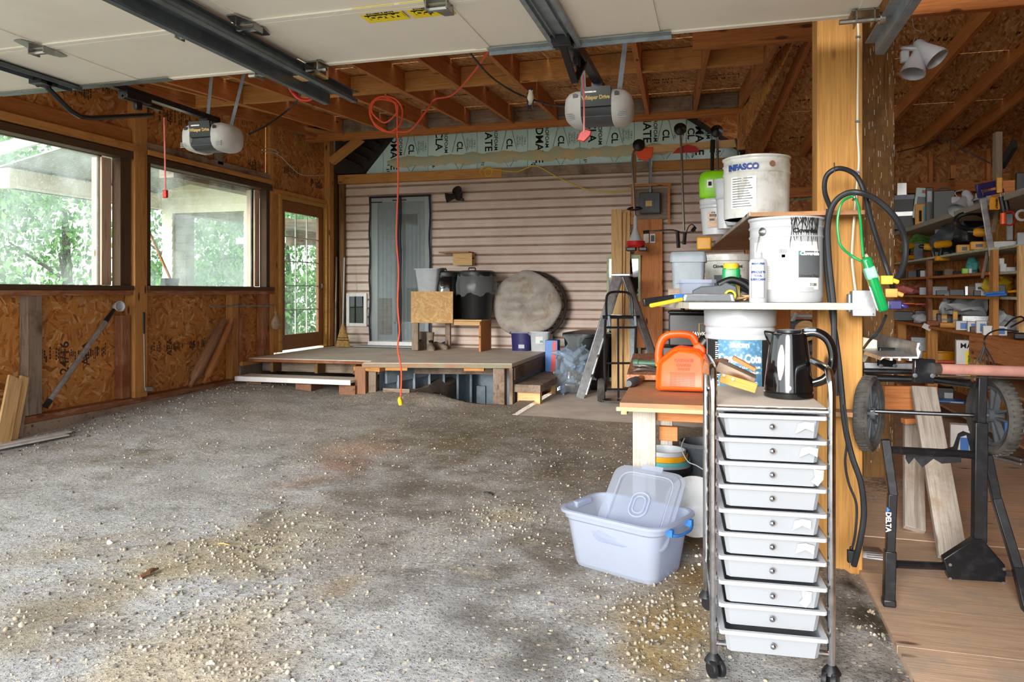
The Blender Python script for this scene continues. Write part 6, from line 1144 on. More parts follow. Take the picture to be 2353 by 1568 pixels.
c = SA(1680, 3.62); gr_ = T('green_bottle', 'green bottle with yellow cap on the eye level shelf', 'bottle', tuple(c)); m = MB(); m.loft([[Vector((x * k, y * k, z)) for x, y in rr_(.085, .06, .02)] for z, k in ((0, .9), (.01, 1), (.07, 1.0), (.09, .95), (.11, 1.0), (.15, 1), (.16, .9))]); ob('body', m, M['green'], gr_, smooth=50); m = MB(); m.lathe([(.036, .155), (.037, .18), (.032, .184)], n=20); ob('cap', m, M['yellow'], gr_); m = MB(); m.box((.03, -.031, .05), (.02, .002, .07)); ob('label', m, M['yellow'], gr_)
def tool(name, px, Z, parts, label, cat, rz=0, z=None):
    p = SA(px, Z)
    if z is not None: p.z = z
    t = T(name, label, cat, tuple(p), rz)
    for nm, mt_, fn in parts: m = MB(); fn(m); ob(nm, m, M[mt_], t, bev=.006, smooth=50)
    return t
tool('electric_planer', 1640, 3.5, [('body', 'dgrey', lambda m: m.prism([(-.10, .012), (.11, .012), (.10, .07), (.05, .09), (.03, .075), (-.06, .07), (-.10, .05)], (0, -.035, 0), X, Zv, (0, .07, 0))), ('handle', 'black', lambda m: m.tube(spline([(.02, 0, .075), (.08, 0, .10), (.14, 0, .08), (.17, 0, .05)], 5), .018, 10)), ('sole', 'alu', lambda m: m.box((0, 0, .006), (.24, .075, .012)))], 'dark grey electric planer lying between clear box and green bottle', 'planer', .1)
tool('sanding_block', 1628, 3.3, [('frame', 'alu', lambda m: m.prism([(-.115, 0), (.115, 0), (.105, .036), (-.105, .036)], (0, -.05, 0), X, Zv, (0, .09, 0))), ('face', 'dgrey', lambda m: m.prism([(-.098, .005), (.098, .005), (.092, .030), (-.092, .030)], (0, -.0515, 0), X, Zv, (0, -.002, 0)))], 'flat aluminium sanding plate at the front edge of the eye level shelf', 'sander')
tool('cordless_trimmer', 1720, 3.85, [('body', 'dgrey', lambda m: m.tube(spline([(-.16, 0, .06), (-.08, 0, .09), (0, 0, .07), (.08, 0, .04)], 5), [.02] * 4 + [.035] * 12, 12)), ('nose', 'black', lambda m: m.box((-.16, 0, .05), (.06, .06, .05)))], 'dark grey power tool body lying left of the steel paint pail', 'power tool', .15)
tool('tape_roll', 1678, 3.36, [('roll', 'yellow', lambda m: m.tube([(.022 * math.cos(a), 0, .027 + .022 * math.sin(a)) for a in [k * .5236 for k in range(12)]], .006, 8, True)), ('core', 'black', lambda m: m.lathe([(.017, -.006), (.017, .006)], (0, 0, .027), 16, (0, 1, 0)))], 'small yellow and black roll on the shelf left of the white bottle', 'roll')
m = MB(); rr = random.Random(4)
for i in range(5): a = SA(1690 + rr.uniform(0, 32), 3.38 + rr.uniform(0, .15)); a.z = SZ + .008 + rr.uniform(0, .025); m2 = MB(); d_ = Vector((rr.uniform(-.05, .05), rr.uniform(-.02, .02), rr.uniform(-.006, .012))); lumber('wood_sliver', a - d_, a + d_, .012, .006, M['pine'], None, label='pale wood sliver in the small heap left of the white bottle', cat='sliver', group='wood slivers on the eye level shelf')
c = SA(1600, 3.55); crate('clear_box', c, .16, .12, .10, M['totelid'], 'small clear plastic box at the left of the eye level shelf', 'box', .9)
m = MB(); m.ball((c.x, c.y - .02, SZ + .03), .022, (1.3, 1, 1), 8); ob('tennis_ball', m, M['lime'], None, 'small lime green item inside the clear plastic box', 'ball')
kn = T('utility_knife', 'yellow handled knife sticking out over the left end of the shelf', 'knife', tuple(SA(1545, 3.28))); a, b = WP(1494, 702, 3.25), WP(1566, 684, 3.3); b.z = a.z = 0; a, b = WP(1494, 703, 3.22), WP(1568, 688, 3.28); m = MB(); m.beam(a, b, .022, .018); ob('handle', m, M['yellow'], kn, world=True, bev=.006); m = MB(); m.beam(a.lerp(b, .4) + Vector((0, -.01, .0)), a.lerp(b, .8) + Vector((0, -.01, 0)), .006, .006); ob('slider', m, M['gold'], kn, world=True)
kb = T('blue_tool', 'blue handled tool lying across the left end of the shelf', 'tool', tuple(SA(1560, 3.4))); m = MB(); m.beam(WP(1547, 684, 3.4), WP(1585, 682, 3.42), .03, .028); ob('handle', m, M['blue'], kb, world=True, bev=.006); m = MB(); m.beam(WP(1478, 696, 3.36), WP(1547, 686, 3.4), .02, .035); ob('sheath', m, M['black'], kb, world=True, bev=.004)
m = MB(); c = SA(1560, 3.75); m.box((c.x, c.y, c.z + .03), (.10, .1, .06)); ob('wood_box', m, M['greywood'], None, 'small grey brown block behind the blue handled tool', 'block')
c = WP(1625, 560, 5.2); m = MB(); m.box((c.x - .02, c.y, c.z - .0), (.10, .1, .09)); yb = ob('yellow_case', m, M['tool_yellow'], None, 'orange-yellow case peeking above the lidded grey bin', 'case', bev=.01)
# ---------------------------------------------------------------- drawer cart
CW, CD = .36, .52; ct = T('drawer_cart', 'chrome framed rolling cart with ten frosted plastic drawers', 'drawer cart', (-.02, 2.50, 0), math.radians(3.5))
def cart_side(x, s):
    m = MB(); yf, yb = 0, CD
    m.tube([(x, yf, .06)] + spline([(x, yf, .80), (x, yf, .93), (x, yf + .03, .985), (x, yf + .12, 1.0), (x, yb - .12, 1.0), (x, yb - .03, .985), (x, yb, .93), (x, yb, .80)], 5) + [(x, yb, .06)], .0125, 12); ob('side_frame', m, M['chrome'], ct, smooth=60)
    m = MB(); m.tube([(x, yf, .19), (x, yb, .19)], .006, 8); 
    for i in range(10): z = .845 - .0765 * i; m.box((x - s * .012, CD / 2, z - .005), (.008, CD - .03, .006))
    ob('drawer_rails', m, M['chrome'], ct)
cart_side(0, -1); cart_side(CW, 1)
m = MB(); m.tube([(0, 0, .105), (CW, 0, .105)], .0095, 10); ob('crossbar', m, M['chrome'], ct); m = MB(); m.tube([(0, CD, .105), (CW, CD, .105)], .0095, 10); ob('crossbar', m, M['chrome'], ct); m = MB(); m.tube([(0, 0, .868), (CW, 0, .868)], .0095, 10); ob('crossbar', m, M['chrome'], ct); m = MB(); m.tube([(0, CD, .868), (CW, CD, .868)], .0095, 10); ob('crossbar', m, M['chrome'], ct)
m = MB(); m.bx(.012, CW - .012, .005, CD - .005, .868, .880); ob('top_board', m, M['greyfloor'], ct, bev=.003)
hook_at = {0: (.265, 0, .2), 1: (.275, 0, -.1), 2: (.292, 1, .2), 4: (.255, 0, .2), 5: (.265, 0, -.2), 7: (.255, 1, .1)}
def ring8(x0, x1, y0, y1, z, r): return [Vector(v) for v in ((x1, y0 + r, z), (x1, y1 - r, z), (x1 - r, y1, z), (x0 + r, y1, z), (x0, y1 - r, z), (x0, y0 + r, z), (x0 + r, y0, z), (x1 - r, y0, z))]
for i in range(10):
    zt = .855 - .0765 * i; pull_ = [-.01, -.015, -.012, -.008, -.015, -.012, -.01, -.02, -.012, -.035][i]; y0 = pull_; sg = (-.006 if i % 2 else 0); drop = 0
    m = MB(); x0, x1 = .028, CW - .028
    m.loft([ring8(x0 + .014, x1 - .014, y0 + .012, CD - .03, zt - .072, .012), ring8(x0 + .004, x1 - .004, y0 + .004, CD - .02, zt - .004, .012), ring8(x0 + .008, x1 - .008, y0 + .008, CD - .024, zt - .004, .012), ring8(x0 + .017, x1 - .017, y0 + .015, CD - .033, zt - .068, .012)]); dr = ob('drawer', m, M['drawer'], ct)
    m = MB(); m.loft([ring8(x0 - .012, x1 + .012, y0 - .010, CD - .008, zt - .012, .006), ring8(x0 - .012, x1 + .012, y0 - .010, CD - .008, zt, .006), ring8(x0 + .006, x1 - .006, y0 + .006, CD - .022, zt, .006), ring8(x0 + .006, x1 - .006, y0 + .006, CD - .022, zt - .012, .006)], closed=True); o_ = ob('drawer_rim', m, M['drawerlip'], dr, bev=.0015, mw=MW[ct.name]); 
    m = MB(); m.lathe([(.0045, 0), (.0045, .008), (.0085, .012), (.0095, .018), (.006, .023), (.001, .0245)], (CW / 2 - .0, y0 + .006, zt - .036), 16, (0, -1, 0)); ob('knob', m, M['chrome'], dr, mw=MW[ct.name], smooth=60)
    if i in hook_at:
        hx, st_, tl = hook_at[i]; m = MB(); pts = [(-.022, .012), (.022, .008)]; 
        if st_: m.prism([(-.008, .022), (.022, .020), (.020, -.008), (.004, -.030), (-.016, -.016), (-.004, -.002)], (hx + .02, y0 - .006, zt - .035), X, Zv, (0, -.002, 0))
        else: m.prism([(-.030, -.020), (-.022, .010), (.0, .016), (.026, .012), (.024, -.014), (.0, -.004), (-.014, -.012)], (hx + .015, y0 - .004, zt - .034), Vector((1, -.1, tl * .3)).normalized(), Zv, (0, -.004, 0))
        ob('tape_flap', m, M['paper'], dr, mw=MW[ct.name])
for k, (x, y, a) in enumerate(((.0, .0, .5), (CW, .0, -.4), (0, CD, 1.1), (CW, CD, .3))):
    m = MB(); ax = Vector((math.cos(a), math.sin(a), 0)); c = Vector((x, y, .028)) + Vector((ax.y, -ax.x, 0)) * .016 + Vector((.0, 0, 0))
    for s in (-1, 1): m.lathe([(.012, -.009), (.026, -.009), (.028, -.004), (.028, .006), (.02, .010)], c + ax * s * .014, 20, ax)
    m.lathe([(.022, -.006), (.030, 0), (.024, .012), (.010, .03)], Vector((x, y, .045)), 16); cs = ob('caster', m, M['black'], ct, smooth=40)
# kettle
kp = PF(1812, 912, .881); kt = T('kettle', 'dusty black electric kettle with a water gauge, on top of the cart', 'kettle', tuple(kp), math.radians(-4))
m = MB(); m.lathe([(.080, 0), (.083, .003), (.083, .018), (.079, .020), (.079, .022), (.082, .024), (.079, .06), (.072, .12), (.064, .185), (.060, .215), (.058, .222), (.045, .226), (.001, .228)], n=48); ob('body', m, M['blackgloss'], kt, smooth=40)
m = MB(); m.prism([(-.03, .16), (-.03, .224), (-.084, .232), (-.078, .21), (-.065, .18)], (0, -.022, 0), X, Zv, (0, .044, 0)); ob('spout', m, M['blackgloss'], kt, bev=.008)
m = MB(); hp_ = spline([(.045, 0, .222), (.085, 0, .228), (.125, 0, .205), (.143, 0, .155), (.138, 0, .10), (.115, 0, .065), (.078, 0, .05)], 7); m.tube(hp_, [.018] * len(hp_), 12, flat=.8); ob('handle', m, M['blackgloss'], kt, smooth=60)
m = MB(); m.lathe([(.042, .226), (.040, .234), (.001, .238)], n=28); ob('lid', m, M['black'], kt); m = MB(); m.box((.07, 0, .235), (.04, .03, .012)); ob('switch', m, M['grey'], kt, bev=.004)
kv = Vector((kp.x, kp.y, 0)).normalized(); ku = Vector((kv.y, -kv.x, 0)); a_ = -.35; kd = -kv * math.cos(a_) + ku * math.sin(a_)
m = MB(); rings = []; n = 20
for k, f in enumerate([i / 12 for i in range(13)]):
    z = .065 + .12 * f; w_ = .0125 * math.sin(math.pi * min(.97, max(.03, f))) ** .5; rb = .0795 - (.0795 - .0635) * (z - .06) / .125; uu = Vector((-kd.y, kd.x, 0)); c = kp + Vector((0, 0, z)) + kd * (rb - .0012)
    rings.append([c + uu * w_ * math.cos(q * math.pi * 2 / 10) + kd * (.0022 + .0018 * math.sin(q * math.pi * 2 / 10)) for q in range(10)])
m.loft(rings); ob('water_gauge', m, plain('clear_grey_gauge', 'b5a9a6', .15), kt, world=True, smooth=60)
m = MB(); c = kp + Vector((0, 0, .040)) - kv * .082; m.lathe([(.009, 0), (.009, .003)], c, 20, -kv); ob('badge', m, M['steel'], kt, world=True)
m = MB(); m.lathe([(.080, 0), (.080, .001)], (0, 0, 0), 30); 
# wooden block with small chip on the cart
wb_ = T('wooden_block', 'wooden block with bolt heads lying tilted on the cart top', 'block', tuple(PF(1695, 895, .881)))
a, b = WP(1640, 842, 2.52), WP(1738, 893, 2.47); lumber('grey_slab', WP(1650, 838, 2.66), WP(1733, 876, 2.62), .13, .034, M['greywood'], wb_, up=(0, 0, 1)); lumber('front_strip', WP(1655, 868, 2.555), WP(1738, 893, 2.53), .014, .034, M['case_wood'], wb_, up=(0, 0, 1))
for px, py in ((1664, 863), (1685, 872)): m = MB(); m.lathe([(.0045, 0), (.0045, .003)], WP(px, py, 2.53), 12, (-.2, -1, .1)); ob('bolt_head', m, M['steel'], wb_, world=True)
lumber('end_block', WP(1636, 840, 2.70), WP(1652, 845, 2.68), .13, .05, M['plate'], wb_)
lumber('wood_chip', WP(1684, 822, 2.60), WP(1736, 850, 2.58), .05, .014, M['cedar'], None, label='small splintered wood piece on top of the bolted block', cat='offcut')
# ---------------------------------------------------------------- translucent tote with its lid leaning inside
tt = T('storage_tote', 'large translucent bluish storage tote standing on the floor before the table', 'storage tote', (-.405, 3.37, .0), math.radians(-24))
def rrz(w_, h_, r, z, n=5): return [Vector((x, y, z)) for x, y in rr_(w_, h_, r, n)]
m = MB(); m.loft([rrz(.40, .25, .04, 0.002), rrz(.42, .27, .05, .02), rrz(.475, .33, .06, .215), rrz(.50, .355, .07, .225), rrz(.505, .36, .07, .262), rrz(.495, .35, .07, .262), rrz(.465, .32, .06, .222), rrz(.41, .26, .05, .024), rrz(.38, .23, .04, .01)]); ob('body', m, M['tote'], tt, smooth=40)
m = MB(); m.loft([rrz(.507, .362, .07, .250), rrz(.535, .39, .08, .250), rrz(.535, .39, .08, .262), rrz(.507, .362, .07, .264)], closed=True); ob('rim', m, M['tote'], tt, smooth=40)
for s in (1,):
    m = MB(); x = .262 * s; m.tube(spline([(x - .02, -.09, .235), (x + .012, -.085, .222), (x + .026, -.04, .215), (x + .026, .04, .215), (x + .012, .085, .222), (x - .02, .09, .235)], 5), .0065, 8); m.box((x + .0, -.09, .232), (.03, .02, .03)); m.box((x + .0, .09, .232), (.03, .02, .03)); ob('handle', m, M['blue'], tt, smooth=50)
m = MB(); m.box((-.245, 0, .25), (.03, .12, .03)); ob('handle_lug', m, M['tote'], tt, bev=.006)
# lid
A = WP(1372, 1205, 3.30); Bp = WP(1510, 1232, 3.18); Ct = WP(1486, 1085, 3.46); base = (A + Bp) / 2; uy = (Ct - base); Lh = uy.length + .10; uy.normalize(); ux = (Bp - A); ux = (ux - uy * ux.dot(uy)).normalized(); uz = ux.cross(uy); ctr_ = base + uy * (Lh / 2 - .08) + ux * .02; Wd = .34
ld = T('tote_lid', 'clear plastic lid leaning inside the translucent tote', 'lid', tuple(ctr_)); LM = Matrix(((ux.x, uy.x, uz.x, 0), (ux.y, uy.y, uz.y, 0), (ux.z, uy.z, uz.z, 0), (0, 0, 0, 1))); m = MB(); m.X = LM
m.loft([rrz(Wd, Lh, .06, -.012), rrz(Wd, Lh, .06, .0), rrz(Wd - .03, Lh - .03, .05, .0), rrz(Wd - .04, Lh - .04, .05, .012), rrz(Wd - .10, Lh - .10, .045, .012), rrz(Wd - .11, Lh - .11, .04, .004), rrz(Wd - .2, Lh - .25, .03, .004)]); ob('panel', m, M['totelid'], ld, smooth=30)
m = MB(); m.X = LM; m.tube([Vector((x, y, .012)) for x, y in rr_(.08, .13, .04)], .004, 6, True); m.tube([Vector((x, y, .012)) for x, y in rr_(.05, .09, .025)], .003, 6, True); m.tube([Vector((x, y, .014)) for x, y in rr_(Wd - .09, Lh - .09, .05)], .003, 6, True); m.box((0, Lh / 2 + .004, -.004), (.10, .03, .012)); ob('moulded_ridge', m, M['tote'], ld, smooth=50)
# pails and pots under the table
c = PF(1515, 1092); pp = T('stacked_pails', 'black pail holding a stack of teal, yellow and grey rimmed pails under the table', 'pail', (-.31, 4.45, .0)); R0 = .145
m = MB(); m.lathe([(.11, 0), (.14, .2), (.15, .205), (.15, .23), (.14, .23), (.13, .20)], n=36, caps=False); ob('body', m, M['black'], pp, smooth=40)
for k, (z, r, mt_) in enumerate(((.225, .148, 'grey'), (.245, .145, 'teal'), (.275, .132, 'tool_yellow'), (.30, .12, 'lgrey'))): m = MB(); m.lathe([(r * .9, z - .03), (r, z), (r, z + .02), (r * .93, z + .02), (r * .85, z - .03)], n=36, caps=False); ob('nested_rim', m, M[mt_], pp, smooth=40)
m = MB(); m.lathe([(.09, 0), (.135, .20), (.14, .202), (.14, .225), (.132, .225), (.128, .19), (.085, .01), (.0, .01)], n=32, caps=False); pot = T('plant_pot', 'large dark grey plant pot under the table behind the cart', 'pot', (-.10, 4.62, .12)); ob('body', m, M['dgrey'], pot, smooth=40); m = MB(); m.tube(spline([(-.13, 0, .21), (-.09, -.12, .1), (-.13, -.16, -.02)], 6), .0025, 6); ob('wire_handle', m, M['steel'], pot)
m = MB(); m.lathe([(.08, 0), (.12, .15), (.125, .152), (.125, .17), (.118, .17), (.114, .15), (.07, .01), (0, .01)], n=32, caps=False); ob('plant_pot', m, M['dgrey'], None, 'smaller dark grey pot standing in front of the large one', 'pot', mw=Matrix.Translation((-.09, 4.28, .0)), smooth=40)
m = MB(); m.box((0, 0, .06), (.3, .3, .12)); ob('pot_box', m, M['greywood'], None, 'low dark wood box under the large plant pot', 'box', mw=Matrix.Translation((-.08, 4.66, 0)))
c = WP(1600, 1148, 3.72); dsh = MB(); dsh.lathe([(.001, .0), (.05, .0), (.055, .004), (.125, .045), (.15, .07), (.148, .075), (.12, .05), (.05, .01), (.001, .008)], n=44); ob('basin', dsh, M['whitedirty'], None, 'scratched white basin leaning on its side behind the cart', 'basin', mw=Matrix.Translation((c.x, c.y + .06, .155)) @ Euler((math.radians(78), 0, math.radians(-6))).to_matrix().to_4x4(), smooth=50)
cord('white_wire', [WP(1573, 1008, 4.25), WP(1566, 1030, 4.2), WP(1580, 1060, 4.15), WP(1600, 1070, 4.1), WP(1625, 1085, 4.0)], .003, M['whitep'], None, 'white wire trailing off the stacked pails', 'wire')
m = MB(); c = PF(1608, 1225); m.bx(c.x - .04, c.x + .03, c.y - .04, c.y + .05, hz(c.x, c.y) + .001, hz(c.x, c.y) + .004); ob('paper_scrap', m, M['paper'], None, 'scrap of white paper on the floor behind the cart', 'paper')
m = MB(); c = WP(1476, 1000, 4.9); m.box((c.x, c.y, c.z), (.08, .06, .05)); ob('grey_block', m, M['lgrey'], None, 'small pale grey block left of the weathered table leg', 'block', mw=None)
# ---------------------------------------------------------------- on the yellow post
m = MB(); pts = [WP(1972, 45, 3.26), WP(1973, 110, 3.26), WP(1971, 280, 3.265), WP(1974, 370, 3.265), WP(1968, 440, 3.27), WP(1960, 540, 3.27), WP(1958, 600, 3.27), WP(1966, 670, 3.27)]; m.tube(spline(pts, 5), .007, 8, flat=.6); wc = ob('white_cable', m, M['cream'], None, 'flat white cable stapled down the front of the yellow post', 'cable')
for py in (85, 279, 395, 590): m = MB(); px_ = {85: 1972, 279: 1971, 395: 1972, 590: 1958}[py]; m.box(WP(px_, py, 3.255), (.022, .008, .008)); ob('staple', m, M['darksteel'], wc, world=True)
eb = T('junction_box', 'grey steel electrical box with a white label on the yellow post', 'electrical box', tuple(WP(1982, 697, 3.2))); m = MB(); m.box((0, .02, 0), (.088, .06, .105)); m.box((-.052, .02, -.0), (.012, .05, .08)); ob('box', m, M['galv'], eb, bev=.004)
m = MB(); m.box((.004, -.013, 0), (.094, .004, .112)); ob('cover', m, M['alu'], eb, bev=.003); m = MB(); m.box((0.0, -.0165, .0), (.028, .002, .034)); ob('label', m, M['paper'], eb); 
for x, z in ((-.035, .047), (.04, -.047)): m = MB(); m.lathe([(.005, 0), (.005, .003)], (x, -.015, z), 10, (0, -1, 0)); ob('screw', m, M['steel'], eb)
def lp(name, pts, r, mt_, label): return cord(name, pts, r, M[mt_], None, label, 'cable', 8, None, 10)
lp('heavy_cable', [(1909, 480, 3.16), (1895, 440, 3.14), (1899, 405, 3.12), (1922, 388, 3.1), (1950, 392, 3.1), (1972, 410, 3.1), (1988, 450, 3.1), (2000, 500, 3.12), (2018, 560, 3.14), (2032, 600, 3.16), (2045, 640, 3.16), (2052, 665, 3.2)], .0105, 'cable', 'smaller upper loop of heavy black cable hung on the yellow post')
lp('heavy_cable', [(1920, 910, 3.05), (1917, 800, 3.08), (1915, 700, 3.1), (1905, 600, 3.12), (1902, 520, 3.12), (1915, 470, 3.1), (1942, 446, 3.08), (1975, 443, 3.05), (2015, 460, 3.05), (2055, 498, 3.05), (2078, 545, 3.08), (2080, 590, 3.1), (2068, 630, 3.14), (2050, 650, 3.18)], .0125, 'cable', 'larger lower loop of heavy black cable hung on the yellow post')
lp('heavy_cable', [(1905, 480, 3.14), (1898, 560, 3.16), (1902, 640, 3.17), (1912, 720, 3.15), (1926, 820, 3.12), (1934, 900, 3.08), (1942, 980, 3.05), (1958, 1050, 3.0), (1978, 1110, 2.98), (1985, 1180, 2.98), (1975, 1250, 2.99), (1962, 1300, 3.02)], .012, 'cable', 'heavy black cable dropping down the left side of the post to the floor')
lp('thin_cord', [(1940, 930, 3.04), (1948, 1000, 3.03), (1942, 1060, 3.03), (1950, 1110, 3.03), (1968, 1160, 3.02), (1966, 1220, 3.02), (1958, 1262, 3.03)], .005, 'cable', 'thin black cord ending in a plug at the foot of the post')
pg = T('plug', 'black power plug hanging at the foot of the yellow post', 'plug', tuple(WP(1956, 1290, 3.03))); m = MB(); m.box((0, 0, .02), (.03, .025, .05)); m.tube([(0, 0, .045), (0, 0, .06)], .007); ob('body', m, M['black'], pg, bev=.005); m = MB(); [m.box((x, 0, -.015), (.002, .006, .022)) for x in (-.006, .006)]; ob('prong', m, M['steel'], pg)
GP = T('power_bar', 'green power bar with pale green tape hanging on the yellow post by its cord', 'power bar', tuple(WP(2010, 655, 3.0)))
cord('green_cord', [(1955, 452, 3.06), (1935, 465, 3.05), (1925, 500, 3.05), (1926, 540, 3.05), (1934, 568, 3.05), (1960, 590, 3.05), (1984, 603, 3.02)], .0055, M['green'], GP)
cord('green_cord', [(1957, 450, 3.06), (1970, 465, 3.05), (1977, 505, 3.05), (1980, 550, 3.03), (1984, 592, 3.02)], .0055, M['green'], GP)
m = MB(); m.tube(spline([WP(1962, 440, 3.1), WP(1964, 452, 3.04), WP(1960, 460, 3.06)], 4), .004); ob('nail_hook', m, M['steel'], None, 'bent nail holding the cables on the yellow post', 'nail'); m = MB(); m.tube([WP(1917, 375, 3.2), WP(1918, 395, 3.04)], .003); ob('nail_hook', m, M['darksteel'], None, 'rusty nail above the upper cable loop', 'nail')
pb_ = GP; a, b = WP(1988, 592, 3.0), WP(2030, 716, 2.98); d_ = (b - a).normalized(); fr_ = Vector((0, -1, 0)); m = MB(); m.beam(a, b, .038, .06, (0, 1, 0)); ob('body', m, plain('green_translucent_bar', '0c8a46', .15, coat=.6), pb_, world=True, bev=.012, seg=3)
m = MB(); m.beam(a.lerp(b, .16), a.lerp(b, .42), .042, .062, (0, 1, 0)); ob('tape', m, M['teal'] if False else plain('pale_green_tape_wrap', '8fd0b0', .5), pb_, world=True, bev=.012, seg=3)
for f in (.55, .68, .81, .92): p = a.lerp(b, f) + Vector((-.0, -.0205, 0)); m = MB(); m.box(p, (.014, .002, .012)); ob('outlet', m, M['ink'], pb_, world=True)
for i, (f, mt_, lb_) in enumerate(((.42, 'yellow', 'bright yellow plug in the side of the green power bar, upper'), (.66, 'case_wood', 'dull orange-yellow plug in the green power bar, lower'), (.88, 'navy', 'grey-blue plug at the bottom right of the green power bar'))):
    p = a.lerp(b, f) + Vector((.05, .0, 0)); m = MB(); m.box(p, (.045, .035, .035)); m.tube([p + Vector((.02, 0, 0)), p + Vector((.045, 0, -.01))], .01); ob('plug', m, M[mt_], None, lb_, 'plug', bev=.006)
cord('power_cable', [(1988, 585, 3.08), (2000, 605, 3.08), (2012, 630, 3.08), (2022, 650, 3.08), (2025, 690, 3.08)], .008, M['pink'], None, 'faded pink cord behind the green power bar', 'cord')
cord('power_cable', [(2036, 725, 3.05), (2020, 760, 3.1), (1998, 783, 3.15), (1985, 800, 3.3)], .006, M['cable'], None, 'black cord running down from the plugs behind the post', 'cord')
# ================================================================ WORKSHOP SIDE
def shelf_unit():
    t = T('shelving_unit', 'long timber wall shelving crowded with tools along the right wall', 'shelving', (2.2, 8, 0))
    for z, y0, th_, mt_ in ((1.96, 5.55, .045, 'greyshelf'), (1.59, 6.5, .02, 'shelfedge'), (1.40, 6.5, .022, 'rafter'), (1.21, 6.5, .022, 'rafter')):
        m = MB(); m.bx(2.0, 2.42, y0, 9.7, z - th_, z); ob('shelf_board', m, M[mt_], t, world=True, bev=.002)
    for z in (1.59, 1.40, 1.21): m = MB(); m.bx(2.06, 3.15, 6.12, 6.46, z - .02, z); ob('shelf_board', m, M['shelfedge'], t, world=True)
    m = MB(); m.bx(2.45, 3.15, 6.1, 6.4, 1.78, 1.80); ob('shelf_board', m, M['rafter'], t, world=True)
    for y in (8.3,): lumber('upright', (2.03, y, .913), (2.03, y, 1.57), .09, .04, M['plate'], t, up=(1, 0, 0))
    lumber('upright', (2.03, 6.48, .913), (2.03, 6.48, 1.57), .09, .04, M['stud'], t, up=(1, 0, 0)); lumber('upright', (2.10, 6.10, .913), (2.10, 6.10, 1.58), .04, .08, M['pine'], t, up=(1, 0, 0)); lumber('upright', (2.40, 7.3, .913), (2.40, 7.3, 1.92), .09, .04, M['cedar'], t, up=(1, 0, 0)); lumber('upright', (2.40, 9.0, .913), (2.40, 9.0, 1.92), .09, .04, M['cedar'], t, up=(1, 0, 0)); lumber('upright', (2.36, 5.7, .913), (2.36, 5.7, 1.91), .09, .04, M['cedar'], t, up=(1, 0, 0))
    m = MB(); m.bx(2.425, 2.437, 6.5, 9.75, .0, 2.2); m.bx(2.425, 3.2, 6.485, 6.497, 0, 2.3); ob('back_panel', m, M['osb'], t, world=True)
shelf_unit()
bt = T('workbench', 'long timber workbench below the crowded shelves', 'workbench', (2.1, 7.5, 0))
m = MB(); m.bx(1.98, 2.42, 5.1, 9.7, .885, .91); m.bx(2.42, 3.15, 5.1, 6.45, .885, .91); ob('bench_top', m, M['rafter'], bt, world=True, bev=.003)
lumber('apron', (1.995, 5.1, .80), (1.995, 6.9, .80), .03, .17, M['cedar'], bt); lumber('apron', (2.0, 5.08, .78), (3.1, 5.08, .78), .03, .20, M['cedar'], bt)
for y in (5.2, 6.9, 8.3, 9.6): lumber('leg', (2.05, y, .005), (2.05, y, .884), .09, .09, M['stud'], bt, up=(1, 0, 0))
m = MB(); m.bx(2.0, 2.42, 5.3, 9.7, .50, .52); ob('lower_shelf', m, M['ply'], bt, world=True); m = MB(); m.bx(2.0, 2.42, 5.3, 9.7, .17, .19); ob('lower_shelf', m, M['ply'], bt, world=True)
def IP(px, z, x=2.10):
    p = PX(px, 600, x)
    if p.y > 9.5: p = PY(px, 600, 9.5)
    p.z = z; return p
def item(name, label, cat, px0, px1, ytop, z, mat, x=2.12, dep=None, extra=None, rz=None, bev=.006, tilt=0):
    "box-shaped thing on a shelf, sized from how wide and tall it shows"
    p = IP((px0 + px1) / 2, z + .001, x); Zc = p.y * CS - p.x * SN; w_ = (px1 - px0) * Zc / F; ybase = HY + (H - z) * F / Zc; h = max(.02, (ybase - ytop) * Zc / F); d_ = dep or min(.28, max(.06, w_ * .8))
    t = T(name, label, cat, tuple(p), rz if rz is not None else -.2, rot=(0, tilt, rz if rz is not None else -.2) if tilt else None)
    m = MB(); m.box((0, 0, h / 2), (w_, d_, h)); ob('body', m, M[mat], t, bev=min(bev, h * .2))
    for e in (extra or []):
        nm, mt_, kind = e[:3]; m = MB(); f = -d_ / 2
        if kind == 'panel': a, b, c, d__ = e[3]; m.bx((a - .5) * w_, (b - .5) * w_, f - .002, f, c * h, d__ * h)
        elif kind == 'lid': m.box((0, 0, h * .93), (w_ * 1.03, d_ * 1.03, h * .12))
        elif kind == 'band': m.box((0, 0, h * .45), (w_ * 1.01, d_ * 1.01, h * .12))
        elif kind == 'handle': m.tube(spline([(-w_ * .25, 0, h), (-w_ * .2, 0, h + .03), (w_ * .2, 0, h + .03), (w_ * .25, 0, h)], 4), .008, 8)
        elif kind == 'text':
            lettering(e[3], e[4], M[mt_], t, MW[t.name] @ Vector((0, f - .003, h * (e[5] if len(e) > 5 else .5))), MW[t.name].to_3x3() @ X, Zv, bold=.001); continue
        ob(nm, m, M[mt_], t)
    return t
